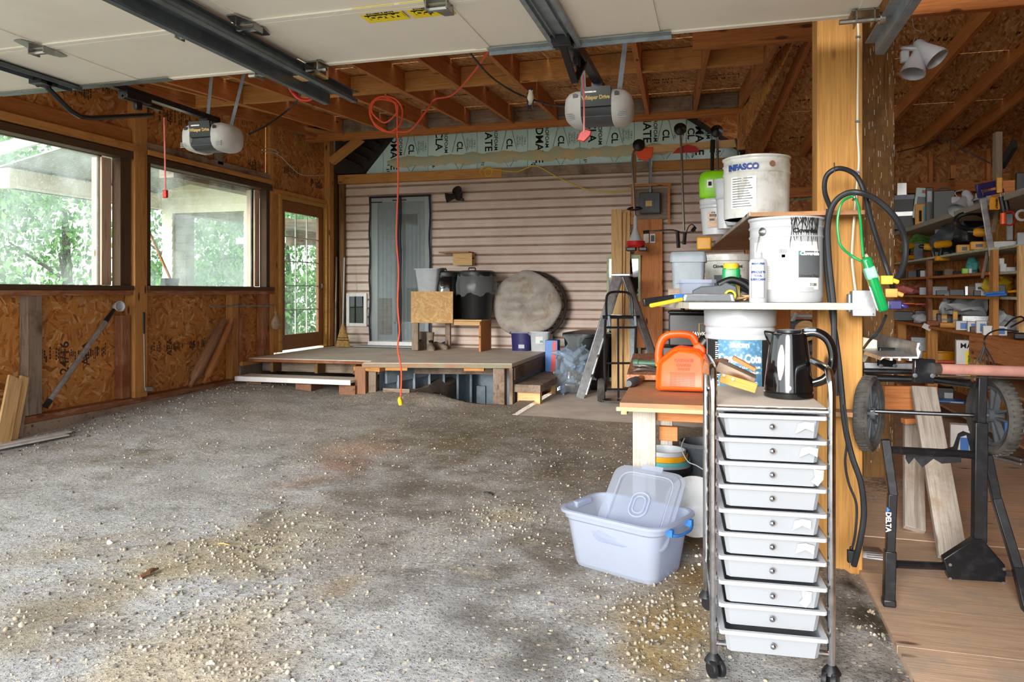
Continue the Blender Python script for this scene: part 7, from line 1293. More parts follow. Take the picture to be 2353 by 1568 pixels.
# top shelf
item('toolbox', 'black tool box with a blue lid at the far end of the top shelf', 'tool box', 2052, 2097, 450, 1.962, 'black', extra=[('lid', 'navy', 'lid'), ('trim', 'steel', 'band')])
p = IP(2072, 2.0); m = MB(); m.lathe([(.05, 0), (.05, .09), (.054, .09), (.054, .11)], (p.x + .02, p.y, 2.34), 18); 
item('paint_tin', 'small shiny tin on top of the black tool box', 'tin', 2062, 2083, 421, 2.315, 'steel', x=2.13)
item('product_box', 'pale teal tool packaging box on the top shelf', 'box', 2098, 2122, 433, 2.062, 'foam', extra=[('picture', 'grey', 'panel', (.2, .9, .3, .7)), ('logo', 'red', 'panel', (.5, .9, .82, .92))], tilt=.12)
item('product_box', 'small orange box below the pale teal one', 'box', 2104, 2131, 470, 1.962, 'tool_yellow', extra=[('mark', 'ink', 'panel', (.3, .5, .2, .7)), ('panel', 'teal', 'panel', (.62, .98, .1, .9))])
item('product_box', 'tall dark printed box right of the pale teal one', 'box', 2128, 2143, 432, 1.962, 'black', extra=[('picture', 'lgrey', 'panel', (.2, .8, .6, .9))])
item('carrying_case', 'large black case in the middle of the top shelf', 'case', 2147, 2190, 440, 1.962, 'black', extra=[('handle', 'dgrey', 'handle')])
def flood(c, s, label, hang=False):
    t = T('twin_floodlight', label, 'floodlight', tuple(c)); m = MB(); m.lathe([(.06 * s, 0), (.06 * s, .02 * s), (.035 * s, .035 * s)], (0, 0, 0), 20, (0, .3, -1 if hang else 1)); m.tube([(0, 0, -.03 * s), (.03 * s, -.02 * s, -.06 * s)], .014 * s); ob('mount', m, M['whitep'], t, smooth=50)
    return t
c = WP(2105, 112, 5.6); fl2 = T('twin_floodlight', 'white twin floodlight hung from the beam right of the posts', 'floodlight', tuple(c)); 
m = MB(); m.lathe([(.01, .03), (.075, .015), (.08, 0), (.07, -.012)], (-.03, 0, .0), 24, (.15, -.35, 1)); ob('canopy', m, M['whitep'], fl2, smooth=50)
for cc_, ax in (((-.02, -.06, -.12), (-.25, -.3, -1)), ((.06, -.08, -.05), (.55, -.35, -.75))):
    m = MB(); m.lathe([(.022, -.12), (.038, -.10), (.042, -.05), (.085, .07), (.088, .10), (.082, .10), (.04, -.04)], cc_, 28, ax); ob('lamp_head', m, M['whitep'], fl2, smooth=50)
m = MB(); m.box((-.09, -.05, -.07), (.06, .05, .09)); ob('motion_sensor', m, M['whitep'], fl2, bev=.012); m = MB(); m.tube(spline([(-.02, 0, .02), (.0, .02, .10), (.04, .02, .13), (.0, .06, .18), (0, .15, .36)], 5), .003, 6); ob('wire', m, M['whitep'], fl2)
lumber('light_arm', c + Vector((.0, .0, .19)), (.70, 5.9, 3.32 - .0), .04, .04, M['rafter'], fl2) if False else None
p = IP(2212, 1.962, 2.08); fl3 = T('twin_floodlight', 'white twin floodlight standing on the top shelf', 'floodlight', tuple(p + Vector((0, 0, .001))))
for cc_, ax in (((.05, -.02, .09), (.35, -.3, -1)), ((-.03, -.06, .05), (-.5, -.6, -.7))): m = MB(); m.lathe([(.022, -.10), (.036, -.08), (.04, -.03), (.075, .06), (.078, .085), (.04, -.02)], cc_, 24, ax); ob('lamp_head', m, M['whitep'], fl3, smooth=50)
m = MB(); m.box((-.06, -.02, .10), (.07, .03, .06)); ob('motion_sensor', m, M['whitep'], fl3, bev=.01); m = MB(); m.tube(spline([(-.04, 0, .13), (-.06, 0, .17), (.0, 0, .19), (.02, 0, .16)], 5), .003, 6); ob('wire', m, M['whitep'], fl3)
def lump(name, label, cat, px, z, x, r, mat, sc=(1, 1, .6), seed=0, amp=.45):
    p = IP(px, z, x); m = MB(); m.ball((0, 0, r * sc[2]), r, sc, 22)
    for v in m.v: n_ = Vector([noise.noise(v * (1.0 / r) + Vector((seed + k * 7, 0, 0))) + .5 * noise.noise(v * (3.2 / r) + Vector((seed + k * 5, 3, 0))) for k in range(3)]); v += n_ * r * amp; v.z = max(.001, v.z)
    return ob(name, m, M[mat], None, label, cat, mw=Matrix.Translation(p + Vector((0, 0, .001))), smooth=60)
lump('plastic_bag', 'crumpled clear bag heaped on the near end of the top shelf', 'bag', 2268, 1.962, 2.2, .12, 'lgrey', (1.0, 1.4, .5), 3, .7)
item('small_case', 'small yellow tool beside the crumpled bag on the top shelf', 'tool', 2290, 2302, 409, 2.0, 'tool_yellow', x=2.06)
item('black_case', 'black object at the nearest end of the top shelf', 'case', 2335, 2352, 398, 1.962, 'black', x=2.1)
item('wood_offcut', 'orange board lying on the near end of the top shelf', 'board', 2280, 2345, 418, 1.962, 'cedar', x=2.3)
# clamps hung at the near end
cp_ = T('bar_clamp', 'long aluminium bar clamp with blue head hanging off the top shelf', 'clamp', tuple(WP(2262, 440, 5.75))); lumber('bar', WP(2258, 452, 5.72), WP(2285, 620, 5.72), .045, .012, M['alu'], cp_, (0, 1, 0)); m = MB(); m.beam(WP(2243, 432, 5.7), WP(2302, 420, 5.7), .03, .05); m.beam(WP(2246, 425, 5.7), WP(2252, 455, 5.7), .03, .03); m.beam(WP(2255, 448, 5.68), WP(2305, 438, 5.68), .03, .035); ob('clamp_head', m, M['navy'], cp_, world=True, bev=.005)
lumber('bar_clamp', WP(2247, 435, 5.85), WP(2274, 560, 5.85), .02, .012, M['galv'], None, (0, 1, 0), 'narrow steel bar hanging just behind the blue headed clamp', 'clamp')
lumber('metal_bar', WP(2270, 575, 5.82), WP(2257, 640, 5.82), .022, .01, M['greywood'], None, (0, 1, 0), 'short dark bar hanging between the shelf bays', 'bar'); lumber('straight_edge', WP(2291, 480, 5.7), WP(2281, 535, 5.7), .03, .01, M['greywood'], None, (0, 1, 0), 'grey strip hanging behind the clamp under the top shelf', 'strip')
dw = T('tool_guard', 'yellow lettered plate hanging under the top shelf by the clamp', 'tool', tuple(WP(2287, 468, 5.45))); m = MB(); m.prism([(-.035, -.045), (.03, -.045), (.037, .0), (.03, .045), (-.03, .05), (-.037, 0)], WP(2287, 468, 5.45), X, Zv, (0, .02, 0)); ob('plate', m, M['tool_yellow'], dw, world=True, bev=.004); lettering('DEWALT', .018, M['ink'], dw, WP(2290, 468, 5.44) , (0, 0, -1), (1, 0, 0), bold=.001)
for i, (px, lb_) in enumerate(((2303, 'black gripped clamp left of its twin under the top shelf'), (2312, 'black gripped clamp right of its twin under the top shelf'))): q = T('quick_clamp', lb_, 'clamp', tuple(WP(px, 470, 5.45))); lumber('bar', WP(px - 4, 442, 5.45), WP(px + 4, 490, 5.45), .012, .008, M['steel'], q, (0, 1, 0)); m = MB(); m.tube([WP(px - 3, 452, 5.43), WP(px + 3, 482, 5.43)], .018, 8); ob('grip', m, M['black'], q, world=True)
hs_ = T('hacksaw', 'orange handled saw frame hanging under the top shelf', 'saw', tuple(WP(2318, 500, 5.45))); m = MB(); m.tube(spline([WP(2305, 490, 5.45), WP(2305, 515, 5.45)], 4), .018, 8); ob('handle', m, M['gas'], hs_, world=True); m = MB(); m.tube(spline([WP(2308, 489, 5.45), WP(2325, 487, 5.45), WP(2334, 500, 5.45), WP(2325, 517, 5.45), WP(2308, 516, 5.45)], 5), .006, 8); ob('frame', m, M['red'], hs_, world=True)
item('heat_gun', 'pale blue and white device inside the saw frame loop', 'tool', 2314, 2326, 492, 1.66, 'lgrey', x=2.25); 
m = MB(); m.tube([Vector((0, .0, 0)) + Vector((.035 * math.cos(a), 0, .035 * math.sin(a))) for a in [k * .4488 for k in range(14)]], .01, 8, True); ob('white_ring', m, M['whitep'], None, 'white round device at the right edge under the top shelf', 'device', mw=Matrix.Translation(WP(2349, 495, 5.3)))
# second shelf: power tools
def drill(px, py, Zc, s, rz, label, flip=1, z=None):
    p = WP(px, py, Zc); t = T('cordless_drill', label, 'power tool', tuple(p), rz); m = MB(); m.lathe([(.030 * s, -.09 * s), (.036 * s, -.05 * s), (.036 * s, .03 * s), (.026 * s, .05 * s)], (0, 0, .02 * s), 16, (flip, 0, .1)); ob('motor_housing', m, M['tool_yellow'], t, smooth=50)
    m = MB(); m.lathe([(.024 * s, .05 * s), (.022 * s, .09 * s), (.010 * s, .10 * s)], (0, 0, .02 * s), 14, (flip, 0, .1)); ob('chuck', m, M['black'], t); m = MB(); m.beam((-.03 * s * flip, 0, 0), (-.045 * s * flip, 0, -.10 * s), .034 * s, .04 * s, (0, 1, 0)); ob('grip', m, M['black'], t, bev=.008); m = MB(); m.box((-.03 * s * flip, 0, -.115 * s), (.11 * s, .06 * s, .045 * s)); ob('battery', m, M['tool_yellow'], t, bev=.006)
drill(2093, 570, 8.2, .9, .6, 'yellow drill at the far left of the tool shelf, below the green bag'); drill(2135, 572, 7.6, .95, -.2, 'yellow cordless drill lying left of centre on the tool shelf', -1); drill(2172, 566, 7.0, 1.0, .2, 'yellow cordless drill in the centre of the tool shelf'); drill(2253, 540, 6.1, 1.0, -.3, 'large yellow power tool at the near end of the tool shelf', -1)
item('battery_pack', 'flat yellow battery tool lying right of centre on the tool shelf', 'battery', 2200, 2234, 563, 1.592, 'tool_yellow', extra=[('vent', 'black', 'panel', (.3, .6, .3, .7))]); item('battery_charger', 'yellow charger right beneath the large yellow power tool', 'charger', 2232, 2266, 556, 1.592, 'tool_yellow', x=2.06, extra=[('vent', 'black', 'panel', (.3, .7, .3, .7))])
item('circular_saw', 'grey and black saw between the yellow drills', 'saw', 2100, 2120, 560, 1.592, 'dgrey'); item('white_carton', 'plain white carton on the tool shelf behind the drills', 'carton', 2151, 2180, 522, 1.592, 'whitep', x=2.3)
m = lump('green_bag', 'green film wrapped bundle on the far end of the tool shelf', 'bag', 2115, 1.70, 2.2, .17, 'greenclear', (1.0, .8, .5), 5); lump('hose_heap', 'heap of black hose and bags on the tool shelf', 'heap', 2200, 1.592, 2.28, .20, 'dgrey', (1.1, .7, .95), 8); lump('dark_sack', 'dark slumped sack hanging above the yellow tools', 'sack', 2228, 1.592, 2.3, .16, 'black', (.9, .6, 1.4), 9)
m = MB(); m.tube([Vector((.12 * math.cos(a), .01 * math.sin(3 * a), .07 * math.sin(a))) for a in [k * .3927 for k in range(16)]], .022, 8, True); ob('coiled_hose', m, M['black'], None, 'black coil hanging just under the near part of the top shelf', 'hose', mw=Matrix.Translation(WP(2232, 508, 6.3)))
item('yellow_board', 'yellowish wood block behind the coiled hose', 'block', 2180, 2210, 505, 1.75, 'pine', x=2.35)
item('magazines', 'pile of white papers on the near right shelf bay', 'papers', 2286, 2335, 556, 1.592, 'paper', x=2.2, bev=.002); item('cloth_bundle', 'grey cloth bundle at the right edge above the papers', 'cloth', 2338, 2353, 535, 1.592, 'lgrey', x=2.2)
# shelf z=1.40
rr = random.Random(21); cols = ['black', 'dgrey', 'black', 'steel', 'black', 'greywood', 'black', 'dgrey', 'black']
desc = ['black hand tool', 'dark grey fitting', 'black socket holder', 'small steel part', 'black plastic clip', 'brown wooden handle', 'black driver bit case', 'grey tool body', 'black coil of wire']
for i in range(9):
    a = 2066 + i * 21; 
    if a > 2240: break
    item('hand_tool', desc[i] + ' on the middle shelf, ' + ['far end', 'second along', 'third along', 'below the green bag', 'beside the upright', 'right of the upright', 'centre', 'right of centre', 'near end'][i], 'tool', a, a + rr.randint(12, 19), 626 - rr.randint(2, 7), 1.402, cols[i], x=2.15 + rr.random() * .08, rz=rr.uniform(-.5, .3), bev=.004)
item('paint_tube', 'small silver pot beside a red cap on the middle shelf', 'pot', 2115, 2126, 622, 1.402, 'lgrey', x=2.06); item('red_cap', 'small red cap on the middle shelf', 'spool', 2128, 2133, 622, 1.402, 'red', x=2.05); item('green_tape', 'bright green packet on the middle shelf', 'packet', 2211, 2226, 617, 1.402, 'lime', x=2.05); lump('rag', 'teal rag heaped on the middle shelf', 'rag', 2236, 1.402, 2.12, .06, 'teal', (.8, .8, 1.2), 2); item('small_box', 'pale cream box right of the green packet', 'box', 2226, 2233, 617, 1.402, 'whitep', x=2.05)  # the small red thing is a loose cap beside the silver pot
item('small_box', 'upper small white box stacked by the pale upright', 'box', 2296, 2306, 594, 1.46, 'paper', x=2.12); item('small_box', 'lower small white box stacked by the pale upright', 'box', 2298, 2311, 607, 1.402, 'paper', x=2.12); item('green_bottle', 'slim grey green bottle between the shelf bays', 'bottle', 2269, 2275, 598, 1.402, 'dgreen', x=2.06); item('catalogue', 'open pale booklet on the right bay middle shelf', 'booklet', 2302, 2345, 615, 1.402, 'paper', x=2.2, bev=.001); item('sander', 'black and yellow tool on the right bay middle shelf', 'tool', 2336, 2353, 603, 1.402, 'black', x=2.2)
# shelf z=1.21
lump('red_package', 'crumpled red package at the far end of the fourth shelf', 'package', 2085, 1.212, 2.12, .15, 'rope_red', (1.3, .7, .35), 4)
for a, b, t_, mt_, lb_ in ((2114, 2132, 661, 'lgrey', 'pale grey box left of the far upright on the fourth shelf'), (2144, 2174, 659, 'lgrey', 'long pale grey box right of the far upright on the fourth shelf'), (2153, 2180, 668, 'black', 'black socket set on the fourth shelf'), (2184, 2212, 666, 'dgrey', 'dark toolkit in the middle of the fourth shelf'), (2217, 2224, 658, 'steel', 'upright silver can on the fourth shelf'), (2227, 2240, 655, 'greywood', 'brown carton on the fourth shelf'), (2243, 2264, 651, 'paper', 'white box with printed label on the fourth shelf'), (2238, 2252, 668, 'black', 'short black box before the white box on the fourth shelf')):
    item('stored_box', lb_, 'box', a, b, t_, 1.212, mt_, x=2.08 if t_ > 660 else 2.16, extra=[('label', 'greyink', 'panel', (.2, .8, .5, .7))] if mt_ == 'paper' else None, bev=.003)
lump('yellow_cloth', 'yellow cloth heaped in the right bay fourth shelf', 'cloth', 2292, 1.212, 2.22, .10, 'yellow', (1.1, .8, .8), 6); item('dark_box', 'dark grey box before the yellow cloth', 'box', 2284, 2308, 655, 1.212, 'dgrey', x=2.12); 
for i, (x0, x1, y, mt_, lb_) in enumerate(((2262, 2310, 672, 'blue', 'blue grey chisel lying in the right bay, upper'), (2268, 2313, 677, 'blue', 'blue grey chisel lying in the right bay, lower'), (2318, 2350, 668, 'tool_yellow', 'yellow handled tool at the right edge of the fourth shelf'))): lumber('chisel', WP(x0, y + 3, 5.55), WP(x1, y, 5.4), .02, .018, M[mt_], None, label=lb_, cat='chisel')
# bench level
item('orange_case', 'flat orange tool case stacked at the far end of the bench', 'case', 2052, 2103, 697, 1.10, 'gas', extra=[('seam', 'red', 'band')], x=2.1); item('orange_case', 'darker orange case right of the flat one', 'case', 2104, 2130, 698, 1.10, 'red', x=2.14); item('black_case', 'black hinged case under the orange ones', 'case', 2052, 2095, 716, .912, 'dgrey', extra=[('seam', 'black', 'band')], x=2.1); item('case_support', 'black box under the darker orange case', 'box', 2104, 2128, 713, .912, 'black', x=2.2)
item('spray_can', 'red and blue spray can by the far upright on the bench', 'can', 2129, 2135, 700, .912, 'blue', x=2.05); lump('grey_tarp', 'folded silver grey tarp lying on the bench', 'tarp', 2212, 1.03, 2.2, .17, 'lgrey', (1.0, 1.9, .5), 11, .6); item('tarp_box', 'dark box under the silver grey tarp', 'box', 2160, 2262, 722, .912, 'black', x=2.3, dep=.15)
for a, b, t_, mt_, lb_ in ((2134, 2160, 712, 'tool_yellow', 'yellow battery charger at the left of the bench chargers'), (2164, 2176, 716, 'tool_yellow', 'yellow battery in the middle of the bench chargers'), (2190, 2200, 716, 'tool_yellow', 'yellow battery at the right of the bench chargers')): item('battery_charger', lb_, 'charger', a, b, t_, .912, mt_, x=2.1, extra=[('base', 'navy', 'band')])
lump('clear_wrap', 'small clump of clear wrapping on the bench edge', 'wrap', 2116, .912, 2.06, .07, 'lgrey', (1.3, .8, .7), 14)
for a, b, t_, z, mt_, lb_, ex_ in ((2198, 2222, 738, .912, 'paper', 'white and blue screw box, leftmost on the bench', 'blue'), (2224, 2242, 739, .912, 'paper', 'white and blue screw box, second on the bench', 'blue'), (2244, 2264, 738, .912, 'paper', 'white and blue screw box with tan side, third on the bench', 'blue'), (2232, 2260, 752, .912, 'greywood', 'kraft coloured open screw box at the bench edge', 'dgrey'), (2262, 2308, 749, .912, 'paper', 'long white and blue box at the bench edge', 'blue')):
    item('screw_box', lb_, 'box', a, b, t_, z, mt_, x=2.04, dep=.10, extra=[('picture', ex_, 'panel', (.35, .9, .15, .8))], bev=.002)
item('wood_tray', 'small wooden block lying on the bench before the chargers', 'block', 2162, 2190, 742, .912, 'stud', x=2.04); item('wood_tray', 'longer wooden block with a white tag at the bench edge', 'block', 2132, 2156, 737, .912, 'plate', x=2.03); item('metal_strips', 'bundle of thin aluminium strips on the bench', 'strips', 2214, 2266, 726, .95, 'alu', x=2.16, bev=.002)
m = MB(); p = WP(2130, 752, 7.3); m.box((0, 0, 0), (.08, .004, .05)); ob('paper_tag', m, M['paper'], None, 'white paper tag hanging over the bench edge', 'tag', mw=Matrix.Translation(p) @ Euler((0, .5, 0)).to_matrix().to_4x4())
item('router_case', 'black tool with cord at the right edge of the bench', 'power tool', 2330, 2353, 765, .912, 'black', x=2.02, bev=.02); cord('coiled_cable', [(2310, 750, 5.0), (2325, 735, 5.1), (2345, 728, 5.2), (2353, 735, 5.2), (2335, 745, 5.1), (2322, 752, 5.0)], .006, M['cable'], None, 'black cord coiled at the right end of the bench', 'cable')
lump('clear_sheet', 'crumpled clear sheet lying at the right end of the bench', 'sheet', 2325, .912, 2.3, .16, 'lgrey', (1.2, 1, .3), 16, .7)
cord('power_cable', [(2340, 762, 4.9), (2300, 758, 4.9), (2275, 765, 4.85), (2262, 780, 4.8), (2262, 800, 4.8), (2250, 835, 4.8)], .005, M['cable'], None, 'black cord drooping from the bench with a wire bundle', 'cable')
m = MB(); [m.tube(spline([WP(2262, 795, 4.8), WP(2262 + dx * .5, 815, 4.8), WP(2262 + dx, 838, 4.8)], 3), .004, 5) for dx in (-22, -10, 2, 12, 24)]; ob('wire_bundle', m, M['cable'], None, 'bundle of thin black wires hanging under the bench', 'wires')
# below the bench
mx = item('printed_carton', 'white and yellow open carton printed MAX under the bench', 'carton', 2200, 2250, 782, .522, 'paper', x=2.03, extra=[('yellow_side', 'stickery', 'panel', (.36, 1, .0, .72)), ('print', 'greyink', 'panel', (.45, .55, .15, .6)), ('print', 'greyink', 'panel', (.75, .85, .15, .6)), ('lettering', 'ink', 'text', 'MAX', .06, .85)], bev=.002)
m = MB(); m.lathe([(.15, 0), (.15, .07), (.135, .07), (.135, .0)], n=30, caps=False); m.lathe([(.135, 0), (.001, 0)], n=30); ob('metal_tin', m, M['tool_yellow'], None, 'round yellow tin with black inside under the bench', 'tin', mw=Matrix.Translation(IP(2158, .56, 2.16)), smooth=40); item('tin_stand', 'orange and black box below the yellow tin', 'box', 2142, 2190, 812, .522, 'gas', x=2.2, extra=[('slots', 'black', 'panel', (.1, .7, .3, .6))])
for a, b, t_, z, mt_, lb_ in ((2052, 2080, 780, .522, 'dgrey', 'dark heap of cables at the far end under the bench'), (2096, 2135, 775, .522, 'lgrey', 'pale carton under the bench by the dark post'), (2150, 2188, 890, .192, 'black', 'black crate with orange bars under the bench'), (2154, 2210, 935, .192, 'blue', 'blue lidded bin low under the bench'), (2186, 2224, 975, .012, 'paper', 'white and blue printed nail box on the floor'), (2322, 2353, 950, .192, 'red', 'red bin at the right edge under the bench'), (2310, 2353, 970, .19, 'blue', 'blue bin at the right edge beneath the bench'), (2052, 2095, 800, .522, 'paper', 'white carton behind the aluminium fence')):
    item('stored_bin', lb_, 'bin', a, b, t_, z, mt_, x=2.12 if z > .1 else 1.75, extra=[('label', 'blue' if mt_ == 'paper' else 'lgrey', 'panel', (.5, .95, .1, .6))])
for i, (a, b, lb_) in enumerate((((2290, 1040), (2353, 1058), 'bundle of silver strips lying on the floor at the right edge, upper'), ((2285, 1050), (2353, 1068), 'bundle of silver strips lying on the floor at the right edge, lower'))): lumber('metal_strip', PF(*a, .02), PF(*b, .02), .05, .02, M['alu'], None, label=lb_, cat='strips')
cord('dark_line', [PY(1750, 472, 9.3), PY(1830, 460, 9.3), PY(1890, 450, 9.3)], .006, M['teal'], None, 'thin teal line strung behind the yellow post', 'line'); cord('dark_line', [WP(2060, 350, 8), WP(2120, 335, 8.2), WP(2170, 318, 8.3), WP(2230, 352, 8.0), WP(2295, 385, 7.5)], .007, M['dgrey'], None, 'dark line sagging under the workshop rafters', 'line')
# truss piece and gable wood at the right
lumber('short_post', PX(2292, 415, 2.4), PX(2292, 305, 2.4), .10, .05, M['greywood'], None, (1, 0, 0), 'grey vertical wood post above the near end of the top shelf', 'post'); lumber('dark_brace', PX(2302, 380, 2.45), PX(2332, 330, 2.45), .08, .04, M['shingle'], None, (1, 0, 0), 'dark bracket piece at the right above the top shelf', 'bracket')
lumber('wood_block', PX(2187, 412, 2.5), PX(2187, 382, 2.5), .12, .05, M['cedar'], None, (1, 0, 0), 'short orange wood block between rafters above the top shelf', 'block')
# ---------------------------------------------------------------- sawhorse with weathered boards
sw = T('sawhorse', 'weathered sawhorse with an orange top board behind the saw stand', 'sawhorse', tuple(PF(2160, 1250)))
lumber('top_board', WP(2030, 914, 4.1), WP(2150, 915, 4.1), .04, .13, M['cedar'], sw); lumber('leg', PF(2190, 1284, .02), WP(2122, 892, 4.0), .12, .035, M['weath'], sw, up=(0, 1, 0)); lumber('leg', PF(2101, 1218, .02), WP(2098, 975, 4.28), .10, .035, M['weath'], sw, up=(0, 1, 0)); lumber('cross_block', WP(2075, 968, 4.2), WP(2104, 966, 4.2), .05, .03, M['cedar'], sw)
m = MB(); rr = random.Random(2)
for _ in range(240): p = PF(2020 + rr.gauss(0, 22), 1110 + rr.gauss(0, 14), .008); m.ball(p, rr.uniform(.006, .012), (1.3, .8, .35), 4)
ob('seed_husks', m, M['greywood'], None, 'spilled seed husks at the foot of the dark flaking post', 'husks', kind='stuff')
# ---------------------------------------------------------------- mitre saw stand
ms = T('saw_stand', 'black folding wheeled saw stand with two tyres standing on the plywood floor', 'saw stand', tuple(PF(2200, 1340)))
def bar(nm, a, b, w_, h_, mt_='blackmetal', up=(0, 1, 0)): m = MB(); m.beam(a, b, w_, h_, up); return ob(nm, m, M[mt_], ms, world=True, bev=.004)
def rod(nm, pts, r, mt_='blackmetal'): m = MB(); m.tube(pts, r, 10); return ob(nm, m, M[mt_], ms, world=True)
L0 = PF(2042, 1392, .01); Z0 = L0.y * CS - L0.x * SN
bar('leg', L0, WP(2045, 1265, Z0), .042, .042); bar('leg', WP(2045, 1270, Z0), WP(2050, 1135, Z0), .034, .034); bar('leg', WP(2052, 1140, Z0), WP(2034, 1010, Z0 + .02), .034, .034); m = MB(); m.box(L0 + Vector((0, 0, .015)), (.048, .048, .03)); ob('foot', m, M['black'], ms, world=True, bev=.006)
lettering('DELTA', .026, M['whiteink'], ms, WP(2041, 1200, Z0 - .022), (0, 0, -1), (1, 0, 0), bold=.0008); m = MB(); m.prism([(-.006, -.012), (.006, 0), (-.006, .012)], WP(2041, 1172, Z0 - .022), X, Zv, (0, -.002, 0)); ob('logo_mark', m, M['blue'], ms, world=True)
Z1 = 3.0
bar('main_post', WP(2249, 1245, Z1), WP(2252, 970, Z1), .048, .048); bar('main_post', WP(2253, 972, Z1), WP(2257, 858, Z1), .034, .034); bar('rear_leg', WP(2268, 1045, Z1 + .04), WP(2290, 1150, Z1 + .02), .034, .034); bar('rear_leg', WP(2289, 1145, Z1 + .02), WP(2340, 1310, 2.95), .036, .036); bar('rear_leg', WP(2339, 1306, 2.95), WP(2372, 1440, 2.85), .04, .04)
m = MB(); q = lambda x, y: (WP(x, y, Z1 - .03)); pts = [q(2238, 1240), q(2258, 1240), q(2310, 1300), q(2311, 1340), q(2180, 1332), q(2172, 1300), q(2168, 1285)]; off = Vector((0, .045, 0)); m.add(pts + [p + off for p in pts], [tuple(range(7))[::-1], tuple(range(7, 14))] + [(k, (k + 1) % 7, 7 + (k + 1) % 7, 7 + k) for k in range(7)]); gp = ob('gusset', m, M['blackmetal'], ms, world=True, bev=.004)
for x, y in ((2183, 1298), (2183, 1330), (2305, 1340), (2307, 1308)): m = MB(); m.lathe([(.006, 0), (.006, .003)], q(x, y) + Vector((0, -.001, 0)), 12, (0, -1, 0)); ob('bolt', m, M['steel'], gp, world=True)
rod('foot_bar', [WP(2058, 1297, Z0), WP(2175, 1302, Z1)], .016); rod('foot_bar', [WP(2308, 1318, Z1), WP(2345, 1320, Z1)], .012, 'steel')
rod('crossbar', [WP(2045, 1035, Z0 + .02), WP(2180, 1042, Z1), WP(2240, 1046, Z1)], .016); rod('axle', [WP(2000, 945, 3.28), WP(2238, 955, 3.12)], .009)
rod('top_rail', [WP(1984, 853, 3.35), WP(2100, 855, 3.3)], .012); rod('top_rail', [WP(2010, 870, 3.35), WP(2150, 874, 3.2), WP(2232, 885, 3.05)], .014); rod('top_rail', [WP(1990, 864, 3.5), WP(2230, 878, 3.2)], .010)
m = MB(); pts = [WP(2165, 1035, Z1), WP(2190, 1040, Z1), WP(2197, 1050, Z1), WP(2207, 1005, Z1), WP(2222, 1000, Z1), WP(2232, 1035, Z1), WP(2240, 1038, Z1), WP(2232, 998, Z1), WP(2215, 992, Z1), WP(2203, 998, Z1), WP(2192, 1028, Z1)]; n = len(pts); off = Vector((0, .012, 0)); m.add(pts + [p + off for p in pts], [tuple(range(n))[::-1], tuple(range(n, 2 * n))] + [(k, (k + 1) % n, n + (k + 1) % n, n + k) for k in range(n)]); ob('hook_bracket', m, M['blackmetal'], ms, world=True)
m = MB(); m.prism([(-.10, 0), (.10, 0), (.10, -.02), (.03, -.03), (-.0, -.012), (-.04, -.05), (-.07, -.012), (-.09, -.04), (-.10, -.02)], WP(2145, 1048, Z1), X, Zv, (0, .012, 0)); ob('hook_bracket', m, M['blackmetal'], ms, world=True)
for (px, py, Zc, ax, lb_) in ((1997, 950, 3.30, (1, -.45, .0), 0), (2283, 955, 3.12, (1, .25, 0), 1)):
    c = WP(px, py, Zc); A_ = Vector(ax).normalized(); m = MB(); Rm = .165; m.lathe([(.128, -.020), (.150, -.030), (.164, -.018), (.168, 0), (.164, .018), (.150, .030), (.128, .020)], c, 44, A_, caps=False); m.lathe([(.128, .020), (.126, 0), (.128, -.020)], c, 44, A_, caps=False)
    tmp = A_.to_track_quat('Z', 'Y').to_matrix()
    for i in range(44): a = 2 * math.pi * i / 44; d1 = tmp @ Vector((math.cos(a), math.sin(a), 0)); t1 = tmp @ Vector((-math.sin(a), math.cos(a), 0)); m.beam(c + d1 * .166 - A_ * .02 + t1 * .003, c + d1 * .166 + A_ * .02 - t1 * .003, .008, .006, d1)
    wh = ob('wheel', m, M['rubber'], ms, world=True, smooth=40); m = MB(); m.lathe([(.028, -.03), (.028, .03)], c, 16, A_); m.lathe([(.126, -.014), (.112, -.012), (.112, .012), (.126, .014)], c, 36, A_, caps=False)
    for i in range(5):
        a = 2 * math.pi * i / 5 + .5; d1 = tmp @ Vector((math.cos(a), math.sin(a), 0)); t1 = tmp @ Vector((-math.sin(a), math.cos(a), 0))
        for s_ in (-1, 1): m.beam(c + d1 * .022 + t1 * .010 * s_, c + d1 * .118 + t1 * .024 * s_, .022, .008, t1)
    ob('rim', m, M['dgrey'], wh, world=True); m = MB(); m.lathe([(.012, -.04), (.012, .04)], c, 12, A_); ob('axle_bolt', m, M['steel'], wh, world=True)
rt = T('red_roller_tube', 'long reddish tube with a metal collar lying across the saw stand', 'tube', tuple(WP(2250, 850, 2.95))); m = MB(); m.tube([WP(2152, 848, 3.0), WP(2400, 856, 2.95)], .022, 20); ob('tube', m, plain('reddish_pipe', 'b08074', .4, c2='9a6c60'), rt, world=True); m = MB(); m.tube([WP(2143, 848, 3.0), WP(2158, 848, 3.0)], .0245, 20); ob('collar', m, M['steel'], rt, world=True)
bar('mount_bracket', WP(2098, 852, 3.02), WP(2146, 854, 3.02), .02, .10, up=(0, 0, 1)); bar('mount_bracket', WP(2018, 820, 3.30), WP(2058, 822, 3.30), .02, .085, up=(0, 0, 1)); bar('slot', WP(2103, 845, 3.005), WP(2103, 830, 3.005), .003, .006, 'lgrey')
for x, y, zc_ in ((2102, 863, 3.0), (2142, 864, 3.0), (2024, 841, 3.28), (2056, 841, 3.28)): m = MB(); m.lathe([(.009, 0), (.009, .006), (.004, .007)], WP(x, y, zc_), 12, (0, -1, 0)); ob('bolt', m, M['dgrey'], ms, world=True)
bar('lower_rail', WP(2152, 864, 3.0), WP(2400, 872, 2.98), .02, .006, 'steel', up=(0, 0, 1)); bar('rail_strip', WP(1984, 840, 3.4), WP(2100, 842, 3.35), .02, .03, 'alu', up=(0, 0, 1))
